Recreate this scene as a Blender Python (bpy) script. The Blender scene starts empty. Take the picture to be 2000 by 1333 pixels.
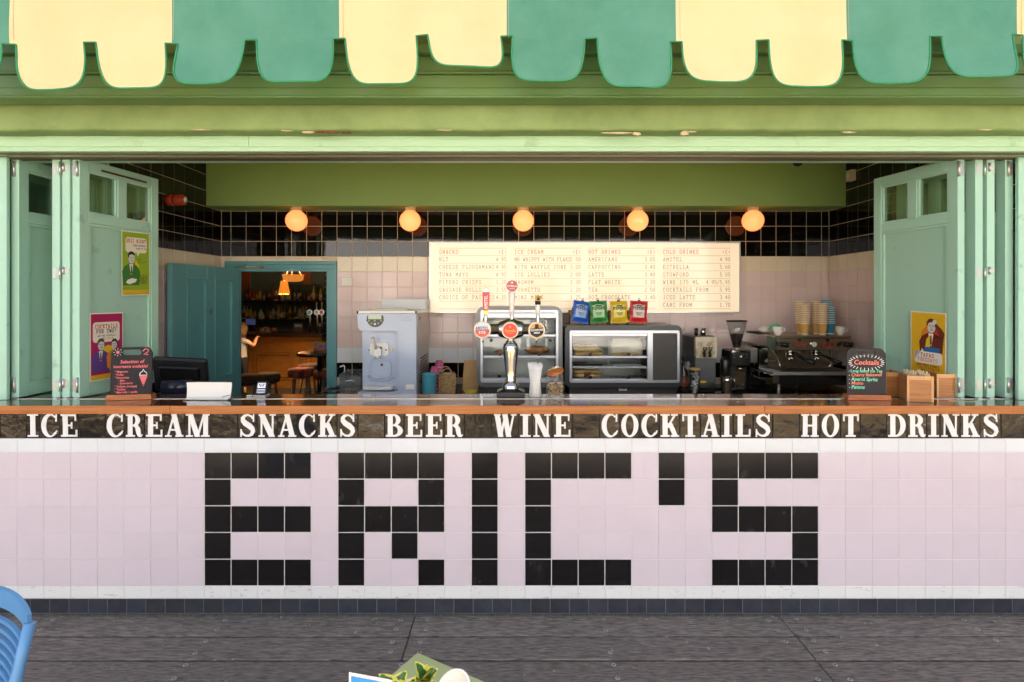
import bpy, math, random
from mathutils import Matrix, Vector
random.seed(7)
R = math.radians
PI = math.pi
SC = bpy.context.scene
COL = SC.collection

# ------------------------------------------------------------------ camera, sky, sun, exposure
D, H, F = 3.062, 1.774, 1065.0          # camera distance to the counter front, eye height, focal length in photo pixels
cam_d = bpy.data.cameras.new('camera')
cam = bpy.data.objects.new('camera', cam_d)
COL.objects.link(cam)
cam.location = (0, -D, H)
cam.rotation_euler = (R(90), 0, 0)
cam_d.sensor_width = 36
cam_d.lens = F / 2000 * 36
cam_d.shift_y = -0.0423
cam_d.clip_start = 0.05
cam_d.clip_end = 6000
cam_d.dof.use_dof = True
cam_d.dof.focus_distance = 3.6
cam_d.dof.aperture_fstop = 5.0
SC.camera = cam

SUN_EL, SUN_AZ = R(56), R(-12)           # sun stands behind the building: its front and the near deck lie in shade
world = bpy.data.worlds.new('World')
SC.world = world
world.use_nodes = True
wn = world.node_tree
sky = wn.nodes.new('ShaderNodeTexSky')
sky.sky_type = 'NISHITA'
sky.sun_disc = False
sky.sun_elevation = SUN_EL
sky.sun_rotation = SUN_AZ
sky.air_density = 0.8
sky.dust_density = 8.0
sky.ozone_density = 0.0
bg = wn.nodes['Background']
bg.inputs['Strength'].default_value = 0.13
wn.links.new(sky.outputs[0], bg.inputs['Color'])

sun_d = bpy.data.lights.new('sun', 'SUN')
sun_d.energy = 5.0
sun_d.angle = R(0.5)
sun_d.color = (1.0, 0.97, 0.92)
sun = bpy.data.objects.new('sun', sun_d)
COL.objects.link(sun)
# direction towards the sun: azimuth measured from +Y towards +X
sv = Vector((math.sin(SUN_AZ) * math.cos(SUN_EL), math.cos(SUN_AZ) * math.cos(SUN_EL), math.sin(SUN_EL)))
sun.rotation_euler = sv.to_track_quat('Z', 'Y').to_euler()
sun.location = (0, 20, 30)

vs = SC.view_settings
vs.view_transform = 'Standard'
vs.look = 'None'
vs.exposure = 1.55
vs.gamma = 1.0

# ------------------------------------------------------------------ helpers
def W(px, py, Z):
    """a photo pixel at a known distance -> place in the world"""
    return Vector(((px - 999.5) / F * Z, Z - D, H - (py - 582) / F * Z))

def WX(px, Z): return (px - 999.5) / F * Z
def WZ(py, Z): return H - (py - 582) / F * Z

def lin(c):
    c = c / 255.0
    return c / 12.92 if c <= 0.04045 else ((c + 0.055) / 1.055) ** 2.4

def S(r, g, b): return (lin(r), lin(g), lin(b))

MATS = {}
def mat(name, col, rough=0.5, metal=0.0, var=0.0, scale=8.0, bump=0.0, bscale=None, rnd=0.0, col2=None,
        stretch=None, spec=None, coat=0.0, trans=0.0, emit=None, estr=0.0, detail=4.0, rvar=0.0, thr=None):
    """procedural material: colour with noise, per-object variation, fine relief"""
    if name in MATS: return MATS[name]
    m = bpy.data.materials.new(name)
    m.use_nodes = True
    nt = m.node_tree; N = nt.nodes; L = nt.links
    b = N['Principled BSDF']
    b.inputs['Roughness'].default_value = rough
    b.inputs['Metallic'].default_value = metal
    if spec is not None: b.inputs['Specular IOR Level'].default_value = spec
    if coat: b.inputs['Coat Weight'].default_value = coat; b.inputs['Coat Roughness'].default_value = 0.06
    col = tuple(col) + (1,)
    if col2 is None:
        k = 1 - var
        col2 = (col[0] * k, col[1] * k, col[2] * k)
    col2 = tuple(col2)[:3] + (1,)
    tc = N.new('ShaderNodeTexCoord'); vec = tc.outputs['Object']
    if rnd or stretch or var or bump:
        oi = N.new('ShaderNodeObjectInfo')
        mp = N.new('ShaderNodeMapping')
        if stretch: mp.inputs['Scale'].default_value = stretch
        ml = N.new('ShaderNodeMath'); ml.operation = 'MULTIPLY'; ml.inputs[1].default_value = 37.0
        L.new(oi.outputs['Random'], ml.inputs[0])
        cb = N.new('ShaderNodeCombineXYZ'); L.new(ml.outputs[0], cb.inputs[0]); L.new(ml.outputs[0], cb.inputs[1]); L.new(ml.outputs[0], cb.inputs[2])
        L.new(vec, mp.inputs['Vector']); L.new(cb.outputs[0], mp.inputs['Location'])
        vec = mp.outputs['Vector']
    outc = None
    if var > 0 or col2 != col:
        nz = N.new('ShaderNodeTexNoise'); nz.inputs['Scale'].default_value = scale; nz.inputs['Detail'].default_value = detail
        nz.inputs['Roughness'].default_value = 0.6
        L.new(vec, nz.inputs['Vector'])
        mr = N.new('ShaderNodeMapRange')
        lo, hi = thr if thr else (0.32, 0.68)
        mr.inputs[1].default_value = lo; mr.inputs[2].default_value = hi
        L.new(nz.outputs['Fac'], mr.inputs[0])
        mx = N.new('ShaderNodeMix'); mx.data_type = 'RGBA'
        mx.inputs['A'].default_value = col2; mx.inputs['B'].default_value = col
        L.new(mr.outputs[0], mx.inputs['Factor'])
        outc = mx.outputs['Result']
        if rvar:
            mr2 = N.new('ShaderNodeMapRange'); mr2.inputs[3].default_value = rough + rvar; mr2.inputs[4].default_value = max(0.02, rough - rvar)
            L.new(nz.outputs['Fac'], mr2.inputs[0]); L.new(mr2.outputs[0], b.inputs['Roughness'])
    if rnd > 0:
        oi = N.new('ShaderNodeObjectInfo')
        mr = N.new('ShaderNodeMapRange'); mr.inputs[3].default_value = 1 - rnd; mr.inputs[4].default_value = 1 + rnd
        L.new(oi.outputs['Random'], mr.inputs[0])
        hs = N.new('ShaderNodeHueSaturation')
        L.new(mr.outputs[0], hs.inputs['Value'])
        if outc: L.new(outc, hs.inputs['Color'])
        else: hs.inputs['Color'].default_value = col
        outc = hs.outputs['Color']
    if outc: L.new(outc, b.inputs['Base Color'])
    else: b.inputs['Base Color'].default_value = col
    if bump:
        nb = N.new('ShaderNodeTexNoise'); nb.inputs['Scale'].default_value = bscale or scale * 4; nb.inputs['Detail'].default_value = 5
        L.new(vec, nb.inputs['Vector'])
        bp = N.new('ShaderNodeBump'); bp.inputs['Strength'].default_value = min(1, bump); bp.inputs['Distance'].default_value = 0.01 * max(1, bump)
        L.new(nb.outputs['Fac'], bp.inputs['Height']); L.new(bp.outputs[0], b.inputs['Normal'])
    if emit:
        b.inputs['Emission Color'].default_value = tuple(emit) + (1,)
        b.inputs['Emission Strength'].default_value = estr
    if trans:
        tr = N.new('ShaderNodeBsdfTranslucent')
        if outc: L.new(outc, tr.inputs['Color'])
        else: tr.inputs['Color'].default_value = col
        ms = N.new('ShaderNodeMixShader'); ms.inputs[0].default_value = trans
        L.new(b.outputs[0], ms.inputs[1]); L.new(tr.outputs[0], ms.inputs[2])
        L.new(ms.outputs[0], N['Material Output'].inputs['Surface'])
    MATS[name] = m
    return m

def glass(name, tint=(1, 1, 1), refl=0.08, rough=0.0, milk=0.0, mcol=(.8, .8, .8)):
    if name in MATS: return MATS[name]
    m = bpy.data.materials.new(name); m.use_nodes = True
    nt = m.node_tree; N = nt.nodes; L = nt.links
    N.remove(N['Principled BSDF'])
    t = N.new('ShaderNodeBsdfTransparent'); t.inputs['Color'].default_value = tuple(tint) + (1,)
    g = N.new('ShaderNodeBsdfGlossy'); g.inputs['Roughness'].default_value = rough
    lw = N.new('ShaderNodeLayerWeight'); lw.inputs['Blend'].default_value = 0.5
    pw = N.new('ShaderNodeMath'); pw.operation = 'POWER'; pw.inputs[1].default_value = 4.5
    L.new(lw.outputs['Facing'], pw.inputs[0])
    mt = N.new('ShaderNodeMath'); mt.operation = 'MULTIPLY_ADD'; mt.inputs[1].default_value = 0.8; mt.inputs[2].default_value = refl * 0.6
    L.new(pw.outputs[0], mt.inputs[0])
    ms = N.new('ShaderNodeMixShader'); L.new(mt.outputs[0], ms.inputs[0]); L.new(t.outputs[0], ms.inputs[1]); L.new(g.outputs[0], ms.inputs[2])
    out = ms.outputs[0]
    if milk:
        df = N.new('ShaderNodeBsdfDiffuse'); df.inputs['Color'].default_value = tuple(mcol) + (1,)
        m2 = N.new('ShaderNodeMixShader'); m2.inputs[0].default_value = milk
        L.new(out, m2.inputs[1]); L.new(df.outputs[0], m2.inputs[2]); out = m2.outputs[0]
    L.new(out, N['Material Output'].inputs['Surface'])
    MATS[name] = m
    return m

class MB:
    """collects shapes and links them as one mesh object"""
    def __init__(s): s.v = []; s.f = []; s.sm = []; s.mi = []; s.cur = 0
    def add(s, vs_, fs, smooth=False):
        o = len(s.v)
        s.v += [tuple(p) for p in vs_]
        for q in fs:
            s.f.append([i + o for i in q]); s.sm.append(smooth); s.mi.append(s.cur)
        return s
    def m(s, i): s.cur = i; return s
    def box(s, x0, x1, y0, y1, z0, z1, ch=0.0, M=None):
        if ch <= 0:
            v = [(x0, y0, z0), (x1, y0, z0), (x1, y1, z0), (x0, y1, z0), (x0, y0, z1), (x1, y0, z1), (x1, y1, z1), (x0, y1, z1)]
            f = [(0, 3, 2, 1), (4, 5, 6, 7), (0, 1, 5, 4), (1, 2, 6, 5), (2, 3, 7, 6), (3, 0, 4, 7)]
        else:
            v = []; c = ch
            # per corner three vertices
            idx = {}
            for i, (x, sx) in enumerate(((x0, 1), (x1, -1))):
                for j, (y, sy) in enumerate(((y0, 1), (y1, -1))):
                    for k, (z, sz) in enumerate(((z0, 1), (z1, -1))):
                        for a in range(3):
                            p = [x + sx * c, y + sy * c, z + sz * c]
                            p[a] = (x, y, z)[a]
                            idx[(i, j, k, a)] = len(v); v.append(tuple(p))
            f = []
            for i in (0, 1):
                q = [idx[(i, 0, 0, 0)], idx[(i, 1, 0, 0)], idx[(i, 1, 1, 0)], idx[(i, 0, 1, 0)]]
                f.append(q if i else q[::-1])
                q = [idx[(0, i, 0, 1)], idx[(1, i, 0, 1)], idx[(1, i, 1, 1)], idx[(0, i, 1, 1)]]
                f.append(q[::-1] if i else q)
                q = [idx[(0, 0, i, 2)], idx[(1, 0, i, 2)], idx[(1, 1, i, 2)], idx[(0, 1, i, 2)]]
                f.append(q if i else q[::-1])
            for i in (0, 1):
                for j in (0, 1):
                    f.append([idx[(i, j, 0, 0)], idx[(i, j, 1, 0)], idx[(i, j, 1, 1)], idx[(i, j, 0, 1)]])
                    f.append([idx[(i, 0, j, 0)], idx[(i, 1, j, 0)], idx[(i, 1, j, 2)], idx[(i, 0, j, 2)]])
                    f.append([idx[(0, i, j, 1)], idx[(1, i, j, 1)], idx[(1, i, j, 2)], idx[(0, i, j, 2)]])
                    for k in (0, 1):
                        f.append([idx[(i, j, k, 0)], idx[(i, j, k, 1)], idx[(i, j, k, 2)]])
        if M is not None: v = [M @ Vector(p) for p in v]
        return s.add(v, f)
    def cyl(s, p0, p1, r0, r1=None, n=16, caps=True, smooth=True):
        return s.tube([p0, p1], [r0, r0 if r1 is None else r1], n, caps, smooth)
    def tube(s, pts, r, n=8, caps=True, smooth=True, closed=False, sx=1.0):
        pts = [Vector(p) for p in pts]
        if not isinstance(r, (list, tuple)): r = [r] * len(pts)
        v = []; f = []; K = len(pts); up = None
        for i, p in enumerate(pts):
            if closed: t = pts[(i + 1) % K] - pts[i - 1]
            else: t = pts[min(i + 1, K - 1)] - pts[max(i - 1, 0)]
            if t.length < 1e-9: t = Vector((0, 0, 1))
            t.normalize()
            if up is None:
                up = Vector((0, 0, 1)) if abs(t.z) < 0.9 else Vector((0, 1, 0))
            a = t.cross(up)
            if a.length < 1e-6: a = t.orthogonal()
            a.normalize(); b = a.cross(t).normalized(); up = b
            for j in range(n):
                an = 2 * PI * j / n
                v.append(p + a * math.cos(an) * r[i] * sx + b * math.sin(an) * r[i])
        for i in range(K if closed else K - 1):
            i2 = (i + 1) % K
            for j in range(n):
                j2 = (j + 1) % n
                f.append((i * n + j, i * n + j2, i2 * n + j2, i2 * n + j))
        s.add(v, f, smooth)
        if caps and not closed:
            o = len(s.v) - len(v)
            s.f.append([o + j for j in range(n)][::-1]); s.sm.append(False); s.mi.append(s.cur)
            s.f.append([o + (K - 1) * n + j for j in range(n)]); s.sm.append(False); s.mi.append(s.cur)
        return s
    def lathe(s, prof, n=24, c=(0, 0, 0), smooth=True, M=None, cap=True):
        v = []; f = []
        for (r, z) in prof:
            for j in range(n):
                a = 2 * PI * j / n
                v.append((c[0] + r * math.cos(a), c[1] + r * math.sin(a), c[2] + z))
        for i in range(len(prof) - 1):
            for j in range(n):
                j2 = (j + 1) % n
                f.append((i * n + j, i * n + j2, (i + 1) * n + j2, (i + 1) * n + j))
        if cap and prof[0][0] > 1e-6: f.append(list(range(n))[::-1])
        if cap and prof[-1][0] > 1e-6: f.append([(len(prof) - 1) * n + j for j in range(n)])
        if M is not None: v = [M @ Vector(p) for p in v]
        return s.add(v, f, smooth)
    def prism(s, poly, y0, y1, M=None, smooth=False):
        """polygon in the local xz plane pulled from y0 (front) to y1"""
        n = len(poly)
        v = [(x, y0, z) for x, z in poly] + [(x, y1, z) for x, z in poly]
        f = [list(range(n)), list(range(n, 2 * n))[::-1]]
        if M is not None: v = [M @ Vector(p) for p in v]
        s.add(v, f)
        o = len(s.v) - 2 * n
        for i in range(n):
            j = (i + 1) % n
            s.f.append([o + i, o + n + i, o + n + j, o + j]); s.sm.append(smooth); s.mi.append(s.cur)
        return s
    def flat(s, poly, y=0.0):
        n = len(poly)
        return s.add([(x, y, z) for x, z in poly], [list(range(n))])
    def ribbon(s, pts, w, y0, y1=None, smooth=False):
        """stroke in the xz plane; w one width or one per point"""
        n = len(pts)
        if not isinstance(w, (list, tuple)): w = [w] * n
        Lp = []; Rp = []
        for i in range(n):
            a = Vector(pts[max(i - 1, 0)]); b = Vector(pts[min(i + 1, n - 1)])
            t = b - a
            if t.length < 1e-9: t = Vector((1, 0))
            t.normalize(); nn = Vector((-t.y, t.x)); p = Vector(pts[i])
            Lp.append(p + nn * w[i] / 2); Rp.append(p - nn * w[i] / 2)
        if y1 is None:
            v = [(p.x, y0, p.y) for p in Lp] + [(p.x, y0, p.y) for p in Rp]
            f = [(i, n + i, n + i + 1, i + 1) for i in range(n - 1)]
            return s.add(v, [q[::-1] if False else q for q in f])
        v = [(p.x, y0, p.y) for p in Lp] + [(p.x, y0, p.y) for p in Rp] + [(p.x, y1, p.y) for p in Lp] + [(p.x, y1, p.y) for p in Rp]
        f = []
        for i in range(n - 1):
            f += [(i, n + i, n + i + 1, i + 1), (2 * n + i, i, i + 1, 2 * n + i + 1), (n + i, 3 * n + i, 3 * n + i + 1, n + i + 1)]
        f += [(0, 2 * n, 3 * n, n), (n - 1, 2 * n - 1, 4 * n - 1, 3 * n - 1)]
        return s.add(v, f)
    def grid(s, fn, nu, nv, smooth=True, wrap=False):
        v = [fn(i / nu, j / nv) for j in range(nv + 1) for i in range(nu + 1)]
        f = [(j * (nu + 1) + i, j * (nu + 1) + i + 1, (j + 1) * (nu + 1) + i + 1, (j + 1) * (nu + 1) + i) for j in range(nv) for i in range(nu)]
        return s.add(v, f, smooth)
    def sphere(s, c, r, nu=20, nv=12, sz=(1, 1, 1)):
        prof = [(max(0.0, r * math.sin(PI * i / nv)) * sz[0], -r * math.cos(PI * i / nv) * sz[2]) for i in range(nv + 1)]
        prof[0] = (0.0, prof[0][1]); prof[-1] = (0.0, prof[-1][1])
        return s.lathe(prof, nu, c)
    def mesh(s, name, mats):
        me = bpy.data.meshes.new(name)
        me.from_pydata(s.v, [], s.f)
        me.polygons.foreach_set('use_smooth', s.sm)
        me.polygons.foreach_set('material_index', s.mi)
        for m_ in (mats if isinstance(mats, (list, tuple)) else [mats]): me.materials.append(m_)
        me.update()
        return me
    def build(s, name, mats, parent=None, loc=(0, 0, 0), rz=0.0):
        return link(name, s.mesh(name, mats), parent, loc, rz)

def link(name, me, parent=None, loc=(0, 0, 0), rz=0.0):
    o = bpy.data.objects.new(name, me)
    COL.objects.link(o)
    o.location = loc
    if rz: o.rotation_euler = (0, 0, rz)
    if parent is not None: o.parent = parent
    return o

def tag(o, label, cat, group=None, kind=None):
    if label: o['label'] = label
    if cat: o['category'] = cat
    if group: o['group'] = group
    if kind: o['kind'] = kind
    return o

def thing(name, label, cat, loc=(0, 0, 0), rz=0.0, group=None):
    o = link(name, None, None, loc, rz)
    o.empty_display_size = 0.1
    return tag(o, label, cat, group)

KIDS = {}
def kids(o): return [c for c in bpy.data.objects if c.parent is o]
def copy_tree(o, parent=None, cache=None):
    c = o.copy(); COL.objects.link(c)
    if parent is not None: c.parent = parent
    for k in kids(o): copy_tree(k, c)
    return c

def text_into(mb, s, x, z, size, y, align='L', sx=1.0, bold=0.0, shear=0.0, rot=0.0):
    """plain lettering with the built-in font, laid into the xz plane"""
    cu = bpy.data.curves.new('t', 'FONT'); cu.body = s; cu.size = size; cu.offset = bold * size; cu.shear = shear
    cu.resolution_u = 2
    cu.align_x = {'L': 'LEFT', 'C': 'CENTER', 'R': 'RIGHT'}[align]
    ob = bpy.data.objects.new('t', cu)
    me = ob.to_mesh()
    ca, sa = math.cos(rot), math.sin(rot)
    v = [(x + (p.co.x * sx * ca - p.co.y * sa), y, z + (p.co.x * sx * sa + p.co.y * ca)) for p in me.vertices]
    f = [list(q.vertices) for q in me.polygons]
    ob.to_mesh_clear()
    bpy.data.objects.remove(ob); bpy.data.curves.remove(cu)
    mb.add(v, f)
    return mb

# ------------------------------------------------------------------ slab-serif stroke alphabet (menu board, posters)
def arc(cx, cy, rx, ry, a0, a1, n=8):
    return [(cx + rx * math.cos(R(a0 + (a1 - a0) * i / n)), cy + ry * math.sin(R(a0 + (a1 - a0) * i / n))) for i in range(n + 1)]
def hs(x0, x1, y): return [(x0, y), (x1, y)]
G = {
 'A': [[(.06, 0), (.3, 1)], [(.3, 1), (.54, 0)], hs(.15, .45, .34), hs(-.03, .18, 0), hs(.42, .63, 0), hs(.14, .3, 1)],
 'B': [[(.1, 0), (.1, 1)], hs(0, .32, 1), arc(.32, .76, .2, .24, 90, -90), hs(.1, .32, .52), arc(.32, .26, .23, .26, 90, -90), hs(0, .32, 0)],
 'C': [arc(.31, .5, .27, .5, 45, 315, 12), [(.52, .68), (.52, 1)]],
 'D': [[(.1, 0), (.1, 1)], hs(0, .28, 1), arc(.28, .5, .27, .5, 90, -90, 10), hs(0, .28, 0)],
 'E': [[(.1, 0), (.1, 1)], hs(0, .54, 1), hs(.1, .38, .52), hs(0, .56, 0), [(.54, 1), (.54, .76)], [(.56, 0), (.56, .26)], [(.38, .42), (.38, .62)]],
 'F': [[(.1, 0), (.1, 1)], hs(0, .56, 1), hs(.1, .38, .5), hs(0, .26, 0), [(.56, 1), (.56, .76)], [(.38, .4), (.38, .6)]],
 'G': [arc(.31, .5, .27, .5, 45, 340, 12), [(.56, .36), (.56, .08)], hs(.36, .62, .42), [(.52, .7), (.52, 1)]],
 'H': [[(.1, 0), (.1, 1)], [(.5, 0), (.5, 1)], hs(.1, .5, .5), hs(0, .2, 0), hs(.4, .6, 0), hs(0, .2, 1), hs(.4, .6, 1)],
 'I': [[(.3, 0), (.3, 1)], hs(.12, .48, 0), hs(.12, .48, 1)],
 'J': [[(.42, 1), (.42, .24)], arc(.24, .24, .18, .24, 0, -170), hs(.24, .58, 1)],
 'K': [[(.1, 0), (.1, 1)], [(.5, 1), (.12, .44)], [(.24, .6), (.54, 0)], hs(0, .2, 0), hs(.42, .62, 0), hs(0, .2, 1), hs(.38, .58, 1)],
 'L': [[(.14, 0), (.14, 1)], hs(.02, .3, 1), hs(.02, .56, 0), [(.56, 0), (.56, .3)]],
 'M': [[(.06, 0), (.06, 1)], [(.06, 1), (.3, .36)], [(.3, .36), (.54, 1)], [(.54, 0), (.54, 1)], hs(-.04, .16, 0), hs(.44, .64, 0)],
 'N': [[(.1, 0), (.1, 1)], [(.1, 1), (.5, 0)], [(.5, 0), (.5, 1)], hs(0, .2, 0), hs(.4, .6, 1)],
 'O': [arc(.3, .5, .27, .5, 0, 360, 16)],
 'P': [[(.12, 0), (.12, 1)], hs(0, .32, 1), arc(.32, .73, .22, .27, 90, -90), hs(.12, .32, .46), hs(0, .28, 0)],
 'Q': [arc(.3, .5, .27, .5, 0, 360, 16), [(.3, .2), (.56, -.1)]],
 'R': [[(.1, 0), (.1, 1)], hs(0, .3, 1), arc(.3, .74, .21, .26, 90, -90), hs(.1, .3, .48), [(.3, .48), (.56, 0)], hs(0, .22, 0), hs(.5, .62, 0)],
 'S': [arc(.3, .75, .22, .25, 30, 250, 9), arc(.3, .25, .24, .26, 75, -150, 9), [(.5, .72), (.5, 1)], [(.07, 0), (.07, .28)]],
 'T': [[(.3, 0), (.3, 1)], hs(.04, .56, 1), hs(.18, .42, 0), [(.04, 1), (.04, .76)], [(.56, 1), (.56, .76)]],
 'U': [[(.1, 1), (.1, .28)], arc(.3, .28, .2, .28, 180, 360), [(.5, .28), (.5, 1)], hs(0, .2, 1), hs(.4, .6, 1)],
 'V': [[(.06, 1), (.3, 0)], [(.3, 0), (.54, 1)], hs(-.04, .18, 1), hs(.42, .64, 1)],
 'W': [[(.04, 1), (.16, 0)], [(.16, 0), (.3, .66)], [(.3, .66), (.44, 0)], [(.44, 0), (.56, 1)], hs(-.04, .14, 1), hs(.46, .64, 1)],
 'X': [[(.06, 0), (.54, 1)], [(.06, 1), (.54, 0)]],
 'Y': [[(.06, 1), (.3, .45)], [(.3, .45), (.54, 1)], [(.3, .45), (.3, 0)], hs(.18, .42, 0), hs(-.03, .17, 1), hs(.43, .63, 1)],
 'Z': [hs(.08, .52, 1), [(.52, 1), (.08, 0)], hs(.08, .54, 0)],
 '0': [arc(.3, .5, .23, .5, 0, 360, 16)],
 '1': [[(.3, 0), (.3, 1)], [(.3, 1), (.14, .82)], hs(.12, .48, 0)],
 '2': [arc(.3, .72, .22, .28, 160, -35, 9), [(.48, .56), (.06, 0)], hs(.06, .54, 0)],
 '3': [arc(.28, .75, .22, .25, 150, -90, 9), arc(.28, .26, .25, .26, 90, -150, 9)],
 '4': [[(.42, 0), (.42, 1)], [(.42, 1), (.04, .3)], hs(.04, .56, .3)],
 '5': [hs(.12, .5, 1), [(.12, 1), (.1, .54)], arc(.27, .31, .26, .31, 130, -150, 10)],
 '6': [arc(.32, .3, .22, .3, 0, 360, 12), arc(.5, .36, .4, .64, 180, 95, 8)],
 '7': [hs(.06, .54, 1), [(.54, 1), (.22, 0)]],
 '8': [arc(.3, .75, .2, .25, 0, 360, 12), arc(.3, .26, .24, .26, 0, 360, 12)],
 '9': [arc(.28, .7, .22, .3, 0, 360, 12), arc(.1, .64, .4, .64, 0, -85, 8)],
 '.': [[(.25, .0), (.25, .12)]], ',': [[(.3, .1), (.22, -.12)]],
 '/': [[(.08, -.1), (.52, 1.1)]], '(': [arc(.5, .5, .28, .62, 140, 220, 6)], ')': [arc(.1, .5, .28, .62, 40, -40, 6)],
 '?': [arc(.3, .74, .2, .26, 170, -60, 9), [(.33, .48), (.3, .3)], [(.3, 0), (.3, .12)]], '!': [[(.3, 1), (.3, .3)], [(.3, 0), (.3, .12)]],
 '&': [arc(.28, .77, .16, .22, 0, 360, 10), arc(.26, .28, .22, .28, 90, 350, 10), [(.2, .6), (.56, 0)]],
 '£': [arc(.36, .72, .18, .28, 20, 180, 7), [(.18, .72), (.2, .2)], hs(.06, .4, .48), hs(.06, .54, 0), [(.2, .2), (.08, 0)]],
 "'": [[(.3, 1), (.3, .75)]], '-': [hs(.15, .45, .45)], ' ': [],
}
def slab(mb, s, x, z, h, y, pitch=0.7, w=0.1, align='L', step=0.00004, sx=1.0):
    """slab lettering: cap height h, advance pitch*h; every stroke a hair proud of the one before"""
    n = len(s); tw = n * pitch * h * sx
    if align == 'C': x -= tw / 2
    if align == 'R': x -= tw
    k = 0
    for ch in s.upper():
        for st in G.get(ch, []):
            mb.ribbon([(x + px_ * h * sx, z + pz_ * h) for px_, pz_ in st], w * h, y - (k % 9) * step)
            k += 1
        x += pitch * h * sx
    return mb

ORD = ['first', 'second', 'third', 'fourth', 'fifth', 'sixth', 'seventh', 'eighth', 'ninth', 'tenth', 'eleventh', 'twelfth', 'thirteenth',
       'fourteenth', 'fifteenth', 'sixteenth', 'seventeenth', 'eighteenth', 'nineteenth', 'twentieth', 'twenty-first', 'twenty-second',
       'twenty-third', 'twenty-fourth', 'twenty-fifth', 'twenty-sixth', 'twenty-seventh', 'twenty-eighth']

# ------------------------------------------------------------------ materials of the place
M_pink = mat('glazed_pink', S(214, 204, 214), 0.10, var=0.03, scale=5, bump=0.04, bscale=9, rnd=0.014, rvar=0.05)
M_pink_in = mat('glazed_dusky_pink', S(226, 204, 200), 0.10, var=0.03, scale=5, bump=0.03, bscale=9, rnd=0.03)
M_white = mat('glazed_white', S(222, 228, 233), 0.12, var=0.04, scale=7, bump=0.04, bscale=9, rnd=0.025, rvar=0.05)
M_whited = mat('glazed_white_scuffed', S(226, 229, 230), 0.22, col2=S(176, 176, 174), scale=26, bump=0.04, bscale=9, rnd=0.025, detail=8, thr=(0.27, 0.40), stretch=(1, 1, 2.2))
M_cream = mat('glazed_cream', S(226, 214, 188), 0.12, var=0.03, scale=5, bump=0.03, bscale=9, rnd=0.03)
M_black = mat('glazed_black', S(22, 20, 22), 0.14, col2=S(62, 59, 58), scale=11, bump=0.05, bscale=10, rnd=0.15, detail=9, thr=(0.24, 0.40), rvar=0.10, stretch=(1, 1, .5))
M_black_in = mat('glazed_black_gloss', S(16, 14, 13), 0.04, var=0.1, scale=5, bump=0.04, bscale=7, rnd=0.1)
M_skirt = mat('slate_blue_skirting', S(38, 43, 54), 0.4, col2=S(54, 58, 66), scale=16, bump=0.06, bscale=20, rnd=0.18, detail=8)
M_letter_tile = mat('handmade_black_glaze', S(20, 19, 20), 0.08, var=0.3, scale=6, bump=0.8, bscale=11, rnd=0.1, spec=0.55)
M_grout = mat('grout_white', S(214, 214, 212), 0.8, var=0.12, scale=30, bump=0.2)
M_grout_d = mat('grout_grey', S(120, 130, 145), 0.8, var=0.2, scale=30, bump=0.2)
M_grout_in = mat('grout_cream', S(214, 200, 176), 0.75, var=0.08, scale=30, bump=0.2)
M_grout_b = mat('grout_black', S(40, 38, 38), 0.7, var=0.2, scale=30)
M_lettering = mat('white_enamel', S(232, 233, 236), 0.22, var=0.02, scale=20, bump=0.05)
M_mint = mat('mint_gloss_paint', S(170, 214, 194), 0.34, col2=S(144, 182, 162), thr=(.26, .37), detail=9, scale=9, bump=0.05, bscale=40, rnd=0.03)
M_mint_d = mat('mint_panel_paint', S(166, 209, 190), 0.4, col2=S(146, 186, 166), thr=(.26, .40), detail=9, scale=7, bump=0.05, bscale=40)
M_header = mat('header_mint_light_tint', S(176, 214, 176), 0.36, col2=S(158, 194, 146), thr=(.28, .38), detail=9, scale=6, bump=0.04, bscale=40)  # same paint as the doors; the difference in light is put into the tint
M_green_warm = mat('warm_lit_green_plaster', S(146, 172, 108), 0.62, col2=S(128, 154, 92), scale=5, bump=0.7, bscale=14, detail=8)  # the mint paint again, yellowed to carry the warm bounce light
M_green_warm_s = mat('warm_lit_green_smooth', S(150, 182, 108), 0.5, var=0.06, scale=3, bump=0.04, bscale=50)  # one paint with the woodwork; warm interior light is put into the colour
M_flake = mat('old_cream_paint', S(226, 208, 168), 0.7, var=0.25, scale=40, bump=0.4)
M_rust = mat('rust_brown', S(150, 92, 56), 0.8, col2=S(96, 62, 40), scale=60, bump=0.5)
M_brownrail = mat('brown_rail', S(98, 84, 60), 0.45, var=0.2, scale=10, stretch=(.1, 1, 1))
M_steel = mat('brushed_steel', S(208, 208, 206), 0.34, 0.75, var=0.12, scale=14)
M_chrome = mat('chrome', S(215, 213, 208), 0.06, 1.0, var=0.05, scale=6)
M_alu = mat('satin_aluminium', S(196, 202, 212), 0.32, 0.8, var=0.06, scale=10)
M_dark = mat('charcoal_plastic', S(30, 31, 34), 0.4, var=0.2, scale=12, bump=0.05, bscale=120)
M_blk = mat('black_plastic', S(16, 16, 18), 0.28, var=0.2, scale=10)
M_grey = mat('graphite_enamel', S(72, 76, 80), 0.38, var=0.08, scale=6)
M_teal = mat('teal_door_paint', S(100, 160, 166), 0.36, var=0.08, scale=4, bump=0.05, bscale=30)
M_wood_top = mat('dark_varnished_hardwood', S(120, 72, 42), 0.07, col2=S(82, 47, 27), scale=5, stretch=(.6, 9, 9), coat=0.6, bump=0.02, bscale=20)
M_wood_edge = mat('orange_hardwood_edge', S(192, 122, 62), 0.3, col2=S(160, 92, 42), scale=7, stretch=(.5, 8, 10), bump=0.05)
M_wood_box = mat('varnished_pine', S(182, 124, 70), 0.32, col2=S(150, 94, 48), scale=6, stretch=(.8, 1, 9))
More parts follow.
